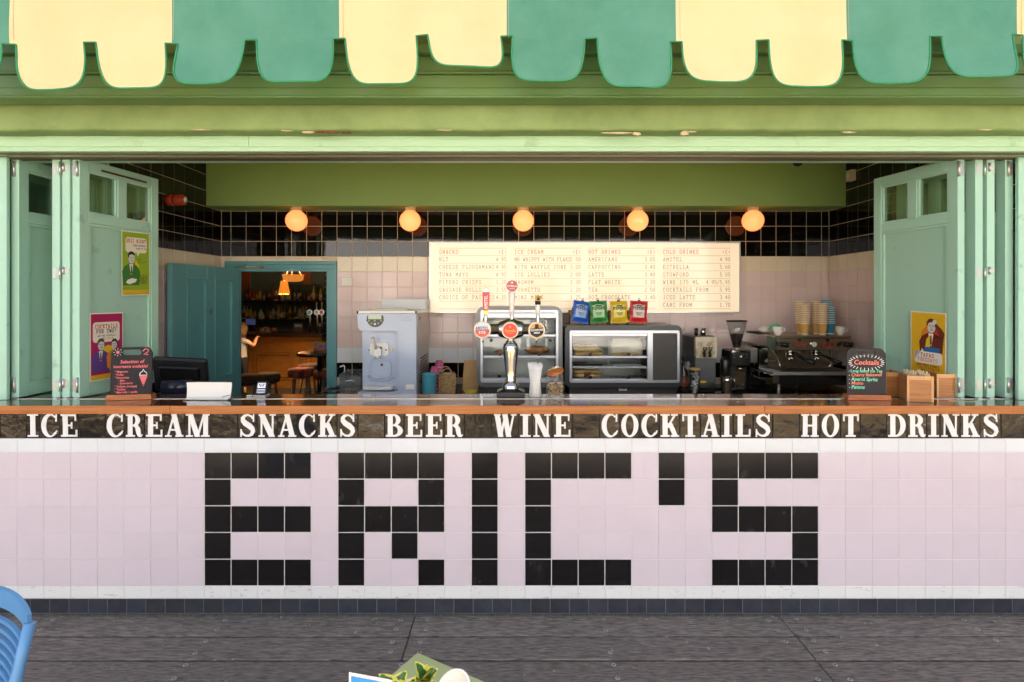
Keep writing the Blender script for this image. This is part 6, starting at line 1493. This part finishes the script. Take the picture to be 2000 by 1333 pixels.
# --- straws in a glass
f = Fr(1045, 3.28, CT); sg = thing('straw_glass', 'clear waisted glass on the counter, right of the tap, packed with white straws', 'glass', f.loc()); hg = f.z(712)
MB().lathe([(.043, .0), (.043, .004), (.037, hg * .35), (.0355, hg * .55), (.044, hg * .86)], 26, cap=False).build('glass_wall', M_glass, sg)
sm = MB(); rs_ = random.Random(9)
for k in range(120):
    a = k * 2.399; r_ = .0325 * math.sqrt((k + .5) / 120); hh = hg * rs_.uniform(.93, 1.06)
    sm.tube([(r_ * 1.1 * math.cos(a), r_ * 1.1 * math.sin(a), .008), (r_ * .9 * math.cos(a), r_ * .9 * math.sin(a), hg * .5), (r_ * 1.35 * math.cos(a), r_ * 1.35 * math.sin(a), hh)], .0034, 6)
so_ = sm.build('straws', mat('white_paper_straw', S(238, 238, 238), .6, var=.04), None, f.loc()); tag(so_, 'bundle of white paper straws in the waisted glass', 'straws', kind='stuff')
# --- clip jar
f = Fr(1084, 3.27, CT); cj = thing('clip_top_jar', 'square clip top glass jar with an open orange sealed lid, beside the straws', 'jar', f.loc()); hj = f.z(734)
MB().grid(lambda u, v: (.057 * math.copysign(abs(math.cos(2 * PI * u)) ** .4, math.cos(2 * PI * u)) * (1 if v < .75 else 1 - 1.0 * (v - .75)), .057 * math.copysign(abs(math.sin(2 * PI * u)) ** .4, math.sin(2 * PI * u)) * (1 if v < .75 else 1 - 1.0 * (v - .75)), hj * v), 40, 16).box(-.05, .05, -.05, .05, .001, .004).build('jar_glass', M_glass, cj)
MB().tube([(.045 * math.cos(t), .045 * math.sin(t), hj) for t in [k * PI / 12 for k in range(24)]], .005, 8, closed=True).build('jar_mouth', M_glass, cj)
Ml = Matrix.Translation((.0, .0, hj + .022)) @ Matrix.Rotation(R(-14), 4, 'Y') @ Matrix.Rotation(R(12), 4, 'X')
MB().lathe([(.0, .016), (.044, .016), (.050, .010), (.050, .0)], 26, M=Ml).build('lid', M_glass, cj); MB().lathe([(.0475, -.004), (.0515, -.004), (.0515, .004), (.0475, .004)], 26, M=Ml).build('orange_seal', mat('orange_rubber', S(220, 116, 40), .5), cj)
MB().tube([(.04, .045, hj), (.052, .05, hj - .03), (.045, .058, hj - .035), (-.045, .058, hj - .035), (-.052, .05, hj - .03), (-.04, .045, hj)], .002, 6).build('wire_clip', M_steel, cj)
nm_ = MB()
for k in range(170):
    x, y = rs_.uniform(-.044, .044), rs_.uniform(-.044, .044); z = .01 + (hj * .70) * (k / 170)
    nm_.add([Matrix.Translation((x, y, z)) @ Matrix.Rotation(rs_.uniform(0, 6), 4, (rs_.random(), rs_.random(), .3)) @ Vector(p) for p in ((-.012, 0, 0), (0, -.008, 0), (.012, 0, 0), (0, .008, 0), (0, 0, .007), (0, 0, -.007))], [(0, 1, 4), (1, 2, 4), (2, 3, 4), (3, 0, 4), (1, 0, 5), (2, 1, 5), (3, 2, 5), (0, 3, 5)], True)
no_ = nm_.build('nuts', mat('pale_nuts', S(206, 180, 150), .6, col2=S(150, 116, 92), scale=30), None, f.loc()); tag(no_, 'pale nuts filling the clip top jar', 'nuts', kind='stuff')

# --- chalkboards
M_slate = mat('chalkboard', S(52, 50, 52), .75, var=.18, scale=9, detail=8)
M_slate2 = mat('chalkboard_black', S(34, 32, 36), .75, var=.2, scale=9, detail=8)
M_base = mat('orange_pine_base', S(190, 112, 58), .4, col2=S(160, 86, 40), scale=8, stretch=(1, 4, 8))
CHALK = {n: mat('chalk_' + n, S(*c), .9, var=.12, scale=90) for n, c in dict(pink=(236, 120, 126), white=(240, 238, 232), mint=(130, 232, 190), coral=(246, 142, 116)).items()}
def chalkboard(lab, px, Z, w, h, rz, ms, tilt=0):
    o = thing('chalkboard', lab, 'chalkboard', (WX(px, Z), Z - D, CT), rz)
    hb = .030
    top = [(-w / 2 + w * k / 16, h - .035 + .035 * math.sin(PI * (k / 16)) ** .7 if 0 < k < 16 else h - .05) for k in range(17)]
    # slab with a slot: built as a frame of quads round the slot
    sx0, sx1, sz0, sz1 = -w * .24, w * .24, h - .062, h - .03
    slot = rrect(sx0, sx1, sz0, sz1, .0155, 4)          # starts at right, counter-clockwise
    n = len(slot)
    out = []
    for x, z in slot:
        d_ = Vector((x - (sx0 + sx1) / 2, z - (sz0 + sz1) / 2)); 
        if z > (sz0 + sz1) / 2:
            t = (x - sx0) / (sx1 - sx0); X = -w / 2 + w * t; k = min(15, max(0, int(t * 16))); fr_ = t * 16 - k; Zz = top[k][1] + (top[k + 1][1] - top[k][1]) * fr_
            out.append((X, Zz))
        else: out.append((-w / 2 if x < 0 else w / 2, h - .075) if abs(x) > sx1 * .99 else (-w / 2 + w * (x - sx0) / (sx1 - sx0), h - .08))
    m_ = MB(); ringp(m_, out, slot, -.005, .005); m_.box(-w / 2, w / 2, -.005, .005, hb - .012, h - .0798)
    bd_ = m_.build('slate', ms, o)
    MB().prism([(-w / 2 - .012, 0), (w / 2 + .012, 0), (w / 2 + .006, hb), (-w / 2 - .006, hb)], -.034, -.0055).prism([(-w / 2 - .012, 0), (w / 2 + .012, 0), (w / 2 + .006, hb), (-w / 2 - .006, hb)], .0055, .034).box(-w / 2 - .011, w / 2 + .011, -.0054, .0054, 0, hb - .0125).build('wooden_foot', M_base, o)
    o.rotation_euler = (R(-2), 0, rz)
    return o, bd_
def chalk(o, col, items, wt=.02):
    m_ = MB()
    for it in items:
        if isinstance(it[0], str): s, x, z, sz = it[:4]; text_into(m_, s, x, z, sz, -.0056, it[4] if len(it) > 4 else 'L', bold=.022, shear=.12, sx=.95, rot=random.uniform(-.02, .02))
        else: m_.ribbon(it[0], it[1], -.0057)
    m_.build('chalk_writing', CHALK[col], o)['kind'] = 'stuff'
o1, b1 = chalkboard('black chalkboard with pink ice cream writing, on the counter by the left door', 256, 3.23, .222, .322, R(10), M_slate2)
chalk(b1, 'pink', [('Selection of', -.06, .212, .028), ('icecreams available!', -.096, .186, .0245), ('* Magnums', -.09, .158, .017), ('* Fruits', -.09, .140, .017), ('* Favourites', -.09, .122, .017), ('- Mini', -.07, .105, .016), ('- Strawberry', -.07, .089, .016), ('* Calippo (orange)', -.09, .071, .017), ('* Twister', -.09, .053, .017), ('* Mini milk / vanilla', -.09, .036, .017)])
chalk(b1, 'pink', [([(.045, .135), (.066, .075), (.085, .135)], .004), ([(.048, .13), (.082, .13)], .012), ([(.052, .118), (.078, .118)], .012), ([(.057, .105), (.073, .105)], .012), ([(.062, .092), (.069, .092)], .01), ([(.06, .282), (.075, .298), (.092, .29), (.085, .275), (.065, .265), (.09, .262)], .006), ([(-.082, .278), (-.066, .278)], .016)])
chalk(b1, 'white', [([(.045, .14), (.048, .155), (.06, .163), (.064, .176), (.07, .163), (.082, .155), (.085, .14), (.045, .14)], .004)] + [([(-.074 + .016 * math.cos(a), .278 + .016 * math.sin(a)), (-.074 + .024 * math.cos(a), .278 + .024 * math.sin(a))], .002) for a in [k * PI / 4 for k in range(8)]])
o2, b2 = chalkboard('grey chalkboard listing cocktails in coral and mint chalk, on the counter at right', 1692, 3.22, .222, .318, R(-4), M_slate)
chalk(b2, 'coral', [('Cocktails', 0, .205, .040, 'C'), ('Cherry Bakewell', -.088, .135, .027), ('Mojito', -.088, .088, .027)])
chalk(b2, 'mint', [('Long Island Ice Tea', -.092, .160, .0245), ('Aperol Spritz', -.088, .111, .029), ('Pimms', -.088, .062, .030)])
rays = []
for k in range(26):
    a = 2 * PI * k / 26; cx, cz = 0, .218; r0, r1 = 1.0, 1.28
    ex, ez = .085, .032
    rays.append(([(cx + ex * math.cos(a) * 1.0, cz + ez * math.sin(a)), (cx + (ex + .017) * math.cos(a), cz + (ez + .016) * math.sin(a))], .004))
chalk(b2, 'white', rays + [([(-.100, z), (-.0965, z)], .004) for z in (.167, .142, .118, .095, .07)])

# --- till
tl = thing('till_screen', 'black till monitor seen from behind, in front of the teal door', 'till', (WX(352, 3.62), 3.62 - D, .94), R(9))
Mt = Matrix.Translation((-.005, .02, .315)) @ Matrix.Rotation(R(4), 4, 'Y') @ Matrix.Rotation(R(20), 4, 'X')
MB().box(-.168, .168, -.012, .03, -.125, .125, .012, M=Mt).build('screen_back', M_dark, tl)
MB().box(-.125, .125, -.030, -.0125, -.10, .075, .010, M=Mt).build('rear_housing', M_blk, tl); MB().box(-.12, .12, -.014, -.0122, .085, .092, M=Mt).build('vent_line', M_blk, tl)
MB().box(-.152, .152, .0302, .032, -.105, .105, M=Mt).build('screen_glass', mat('screen_off', S(14, 16, 22), .1), tl)
MB().box(-.035, .035, .0, .05, .20, .30, .006).build('neck', M_blk, tl)
MB().lathe([(.05, -.09), (.05, .09)], 18, M=Matrix.Translation((.0, -.03, .245)) @ Matrix.Rotation(R(90), 4, 'Y')).build('hinge_roll', mat('blue_black_plastic', S(38, 44, 62), .25), tl)
MB().box(-.16, .16, -.08, .12, 0, .20, .008).build('cash_drawer', M_dark, tl)
# --- white card holder
ch = thing('card_holder', 'folded white card in a clear stand on the counter, in front of the till', 'card holder', (WX(404, 3.20), 3.20 - D, CT), R(-2))
MB().grid(lambda u, v: (-.131 + .262 * u - .012 * (1 - u) * v, .012 + .018 * v + .005 * math.sin(3 * v), .012 + .088 * v), 8, 6).build('card', mat('white_card_stock', S(226, 226, 222), .45, var=.03), ch)
MB().box(-.134, .134, -.018, .034, .0, .0022).box(-.134, .134, .036, .0385, .0, .105).box(-.134, .134, -.018, -.0158, .0025, .012).build('clear_stand', M_clear, ch)
MB().grid(lambda u, v: (-.128 + .256 * u, -.012 + .02 * v, .0045 + .008 * v), 4, 2).build('card_fold', mat('white_card_stock', S(226, 226, 222), .45), ch)
MB().ribbon([(.085, .016), (.132, .030)], .003, .006).build('corner_edge', INK['black'], ch)
MB().tube([(-.155, .028, .101), (-.05, .033, .1015), (.10, .034, .102), (.125, .033, .104)], .0022, 6).build('top_edge', M_dark, ch)
# --- card reader
cr = thing('card_reader', 'small silver and black card reader showing a W, on the counter left of centre', 'card reader', (WX(511, 3.36), 3.36 - D, CT), R(4))
MB().box(-.038, .04, -.05, .03, 0, .007, .002).build('cradle_base', M_steel, cr); Mr = Matrix.Translation((0, 0, .042)) @ Matrix.Rotation(R(-20), 4, 'X')
MB().box(-.035, .035, -.008, .012, -.038, .045, .006, M=Mr).build('case', M_blk, cr); MB().box(-.024, .024, -.0095, -.0082, .0, .032, M=Mr).build('display', mat('reader_display', S(222, 226, 232), .3, emit=(1, 1, 1), estr=.04), cr)
tw = MB(); tw.ribbon([(-.014, .026), (-.007, .010), (0, .022), (.007, .010), (.014, .026)], .006, -.0098); tw.v = [tuple(Mr @ Vector(p)) for p in tw.v]; tw.build('display_letter', INK['navy'], cr)
MB().box(-.026, .026, -.0105, -.0083, -.03, -.008, .002, M=Mr).build('keypad', M_chrome, cr)
MB().box(-.075, -.042, -.045, -.02, 0, .009, .002).build('receipt_tab', M_steel, cr)
# --- wooden boxes with stirrers
def wbox(lab, px, Z, w, d, h, rz, full=False):
    o = thing('wooden_box', lab, 'box', (WX(px, Z), Z - D, CT), rz, 'wooden stirrer boxes'); t = .011
    for nm, a in (('front_board', (-w / 2, w / 2, 0, t, 0, h)), ('back_board', (-w / 2, w / 2, d - t, d, 0, h)), ('side_board', (-w / 2, -w / 2 + t, t + .0003, d - t - .0003, 0, h)), ('side_board', (w / 2 - t, w / 2, t + .0003, d - t - .0003, 0, h)), ('bottom_board', (-w / 2 + t, w / 2 - t, t, d - t, 0, .008))):
        MB().box(*a, .0012).build(nm, M_wood_box, o)
    for xx in (-w / 2 - .0004, w / 2 - .011): MB().box(xx, xx + .0114, -.0012, .0, 0.001, h - .001).build('corner_joint', mat('pale_pine_end', S(206, 158, 104), .4), o)
    MB().box(-w / 2 + .012, w / 2 - .012, -.001, .0, h - .024, h - .001).build('top_band', mat('pale_pine_end', S(206, 158, 104), .4), o)
    return o
w1 = wbox('front wooden box packed with pale stirrers, right of the cocktail chalkboard', 1797, 3.13, .128, .16, .152, R(-20))
wbox('empty wooden box at the right, behind the stirrer box', 1852, 3.26, .135, .14, .145, R(-3)); wbox('rear wooden box half hidden behind the cocktail chalkboard', 1745, 3.33, .10, .14, .145, R(-10))
stm = MB()
for k in range(150):
    x, y = rs_.uniform(-.048, .048), rs_.uniform(.016, .144); a, b = rs_.gauss(0, .12), rs_.gauss(0, .12); hh = rs_.uniform(.150, .176)
    Mx = Matrix.Translation((x, y, .01)) @ Matrix.Rotation(a * .35, 4, 'X') @ Matrix.Rotation(b * .3, 4, 'Y') @ Matrix.Rotation(rs_.uniform(0, 3), 4, 'Z')
    stm.box(-.0035, .0035, -.0008, .0008, 0, hh - .01, 0, M=Mx)
sto = stm.build('stirrers', mat('birch_stirrer', S(226, 206, 170), .7, var=.15, scale=30), None, w1.location, R(-20)); tag(sto, 'dense bunch of pale wooden stirrers standing in the front wooden box', 'stirrers', kind='stuff')
ls = MB().box(-.07, .07, -.003, .003, 0, .0016).build('loose_stirrer', mat('birch_stirrer', S(226, 206, 170), .7), None, (WX(1880, 3.16), 3.16 - D, CT), R(-12)); tag(ls, 'single wooden stirrer lying on the counter at far right', 'stirrer')

# ------------------------------------------------------------------ foreground: chair, table, plant, cup, card
TX, TY, TH = WX(815, 1.578), 1.578 - D, .75
tr_ = R(-31)
tbl = thing('cafe_table', 'sage green square cafe table corner at the bottom of the photo', 'table', (TX, TY, 0), tr_)
M_sage = mat('sage_green_laminate', S(152, 166, 122), .45, var=.05, scale=5)
MB().prism([(0.02, 0)], 0, 0) if False else MB().box(0, .68, -.68, 0, TH - .018, TH, .004).build('tabletop', M_sage, tbl)
MB().cyl((.34, -.34, .03), (.34, -.34, TH - .0185), .03, n=14).build('column', M_dark, tbl)
for a in (0, 1): MB().box(.34 - (.26 if a == 0 else .03), .34 + (.26 if a == 0 else .03), -.34 - (.03 if a == 0 else .26), -.34 + (.03 if a == 0 else .26), 0.0005 + a * .001, .028 + a * .001, .004).build('foot', M_dark, tbl)
# variegated plant in a pot
pl_ = thing('potted_plant', 'small plant with yellow edged green leaves on the sage green table', 'plant', (WX(812, 1.30), 1.30 - D, TH), 0)
MB().lathe([(.035, 0), (.05, .08), (.052, .085), (.048, .085), (.04, .07), (0, .065)], 20).build('pot', mat('white_pot', S(220, 216, 206), .4), pl_)
M_lg = mat('leaf_green', S(58, 112, 44), .4, col2=S(34, 82, 34), scale=30); M_ly = mat('leaf_yellow', S(214, 206, 60), .4, col2=S(236, 228, 120), scale=40)
def leaf(base, az_, el, L_, Wd, curl=.25):
    d_ = Vector((math.cos(az_) * math.cos(el), math.sin(az_) * math.cos(el), math.sin(el))); sd = d_.cross(Vector((0, 0, 1)))
    if sd.length < .1: sd = Vector((1, 0, 0))
    sd.normalize(); up = sd.cross(d_).normalized(); b = Vector(base)
    def pf(t, u): 
        wv = Wd * math.sin(PI * min(1, t ** .8)) ** .8 * (1 - .25 * t); return b + d_ * L_ * t + sd * u * wv + up * (abs(u) * wv * .45 - curl * L_ * t * t)
    m1 = MB(); m1.grid(lambda u, v: pf(v, (u * 2 - 1)), 6, 10); o = m1.build('leaf', M_ly, pl_)
    m2 = MB(); m2.grid(lambda u, v: pf(.05 + v * .86, (u * 2 - 1) * (.60 + .08 * math.sin(v * 17 + L_ * 400))) + up * .0011, 6, 10)
    m3 = MB(); m3.add([Vector(p) for p in m2.v], m2.f, True); m3.add([Vector(p) - up * .0022 for p in m2.v], [q_[::-1] for q_ in m2.f], True); m3.build('leaf_centre', M_lg, o)
rl = random.Random(21)
clusters = [((.018, .0, .105), 7), ((-.05, -.01, .085), 5), ((.03, -.02, .07), 5), ((-.02, -.03, .08), 5)]
for (cx, cy, cz), n in clusters:
    MB().tube([(cx * .4, cy * .4, .06), (cx * .8, cy, cz * .8 + .01), (cx, cy, cz)], .004, 6).build('stem', mat('leaf_stem', S(120, 140, 60), .6), pl_)
    for k in range(n): leaf((cx, cy, cz - .012 * (k // 4)), k * 2.4 + rl.uniform(-.4, .4), R(rl.uniform(40, 75) - 12 * (k // 3)), rl.uniform(.042, .058), rl.uniform(.019, .025), rl.uniform(.1, .3))
# paper cup tipped on its side
cp = thing('ice_cream_tub', 'white lined pink paper tub tipped over on the sage green table', 'paper cup', (WX(902, 1.30), 1.30 - D, TH + .066), 0)
Mc = Matrix.Rotation(R(50), 4, 'Z') @ Matrix.Rotation(R(-38), 4, 'Y')
MB().lathe([(.0, -.0301), (.030, -.03), (.043, .05)], 26, M=Mc, cap=False).build('outer_wall', M_pc, cp); MB().lathe([(.042, .0495), (.029, -.026), (0, -.027)], 26, M=Mc, cap=False).build('lining', INK['white'], cp); MB().tube([Mc @ Vector((.0428 * math.cos(t), .0428 * math.sin(t), .05)) for t in [k * PI / 13 for k in range(26)]], .0028, 6, closed=True).build('rim', M_pcw, cp)
# menu card leaning in a stand
mk = thing('table_card', 'white edged blue card standing on the table at the bottom of the photo', 'card', (WX(722, 1.20), 1.20 - D, TH), R(-14))
mk_h = WZ(1322, 1.20) - TH
MB().box(-.052, .052, 0, .0025, 0, mk_h, .0008).build('card', INK['white'], mk); MB().box(-.046, .046, -.0012, -.0002, .006, mk_h - .006).build('printed_field', mat('card_blue', S(64, 150, 220), .4), mk); MB().box(-.04, .04, -.02, .03, 0, .012, .003).build('card_foot', M_clear, mk)
# blue slatted chair
M_cb = mat('blue_resin', S(92, 148, 200), .42, var=.05, scale=6)
chair = thing('garden_chair', 'sky blue slatted resin chair at the bottom left corner', 'chair', (-1.738, 1.697 - D, 0), R(-20))
# local: sitter faces -Y, backrest at +Y side; right hand stile at +x
bw_ = .235
def bk(u, z):   # back surface point: u in -1..1 across, z height
    return Vector((u * bw_ * (1 - .10 * max(0, (z - .45)) ), .045 * (1 - u * u) + (z - .45) * .25, z))
rz0, rz1 = .47, .80
for s_u in (-1, 1):
    MB().tube([bk(s_u, z) for z in (.42, .55, .66, .765)], [.017, .017, .0165, .016], 10, sx=1.0).build('stile', M_cb, chair)
def slat(z, th, dz=0.0, nm='slat'):
    m_ = MB(); N = 16; v = []
    for k in range(N + 1):
        u = -1 + 2 * k / N; p = bk(u, z); arch = dz * (1 - u * u)
        for yy, zz in ((-.006, -th), (.006, -th), (.006, th), (-.006, th)): v.append(p + Vector((0, yy, zz + arch)))
    ff = []
    for k in range(N):
        for j in range(4): ff.append((k * 4 + j, k * 4 + (j + 1) % 4, (k + 1) * 4 + (j + 1) % 4, (k + 1) * 4 + j))
    ff += [(3, 2, 1, 0), (N * 4, N * 4 + 1, N * 4 + 2, N * 4 + 3)]
    m_.add(v, ff, False); m_.build(nm, M_cb, chair)
for k in range(9): slat(.507 + k * .0243, .0066, .018)
slat(.760, .031, .020, 'top_rail'); slat(.478, .018, .0, 'lower_rail')
MB().box(-.225, .225, -.42, .035, .425, .445, .008).build('seat', M_cb, chair)
for sx_ in (-1, 1):
    MB().tube([(sx_ * .205, -.40, .43), (sx_ * .225, -.43, 0.002)], [.02, .016], 10).build('leg', M_cb, chair); MB().tube([(sx_ * .215, .03, .43), (sx_ * .235, .10, 0.002)], [.02, .016], 10).build('leg', M_cb, chair)
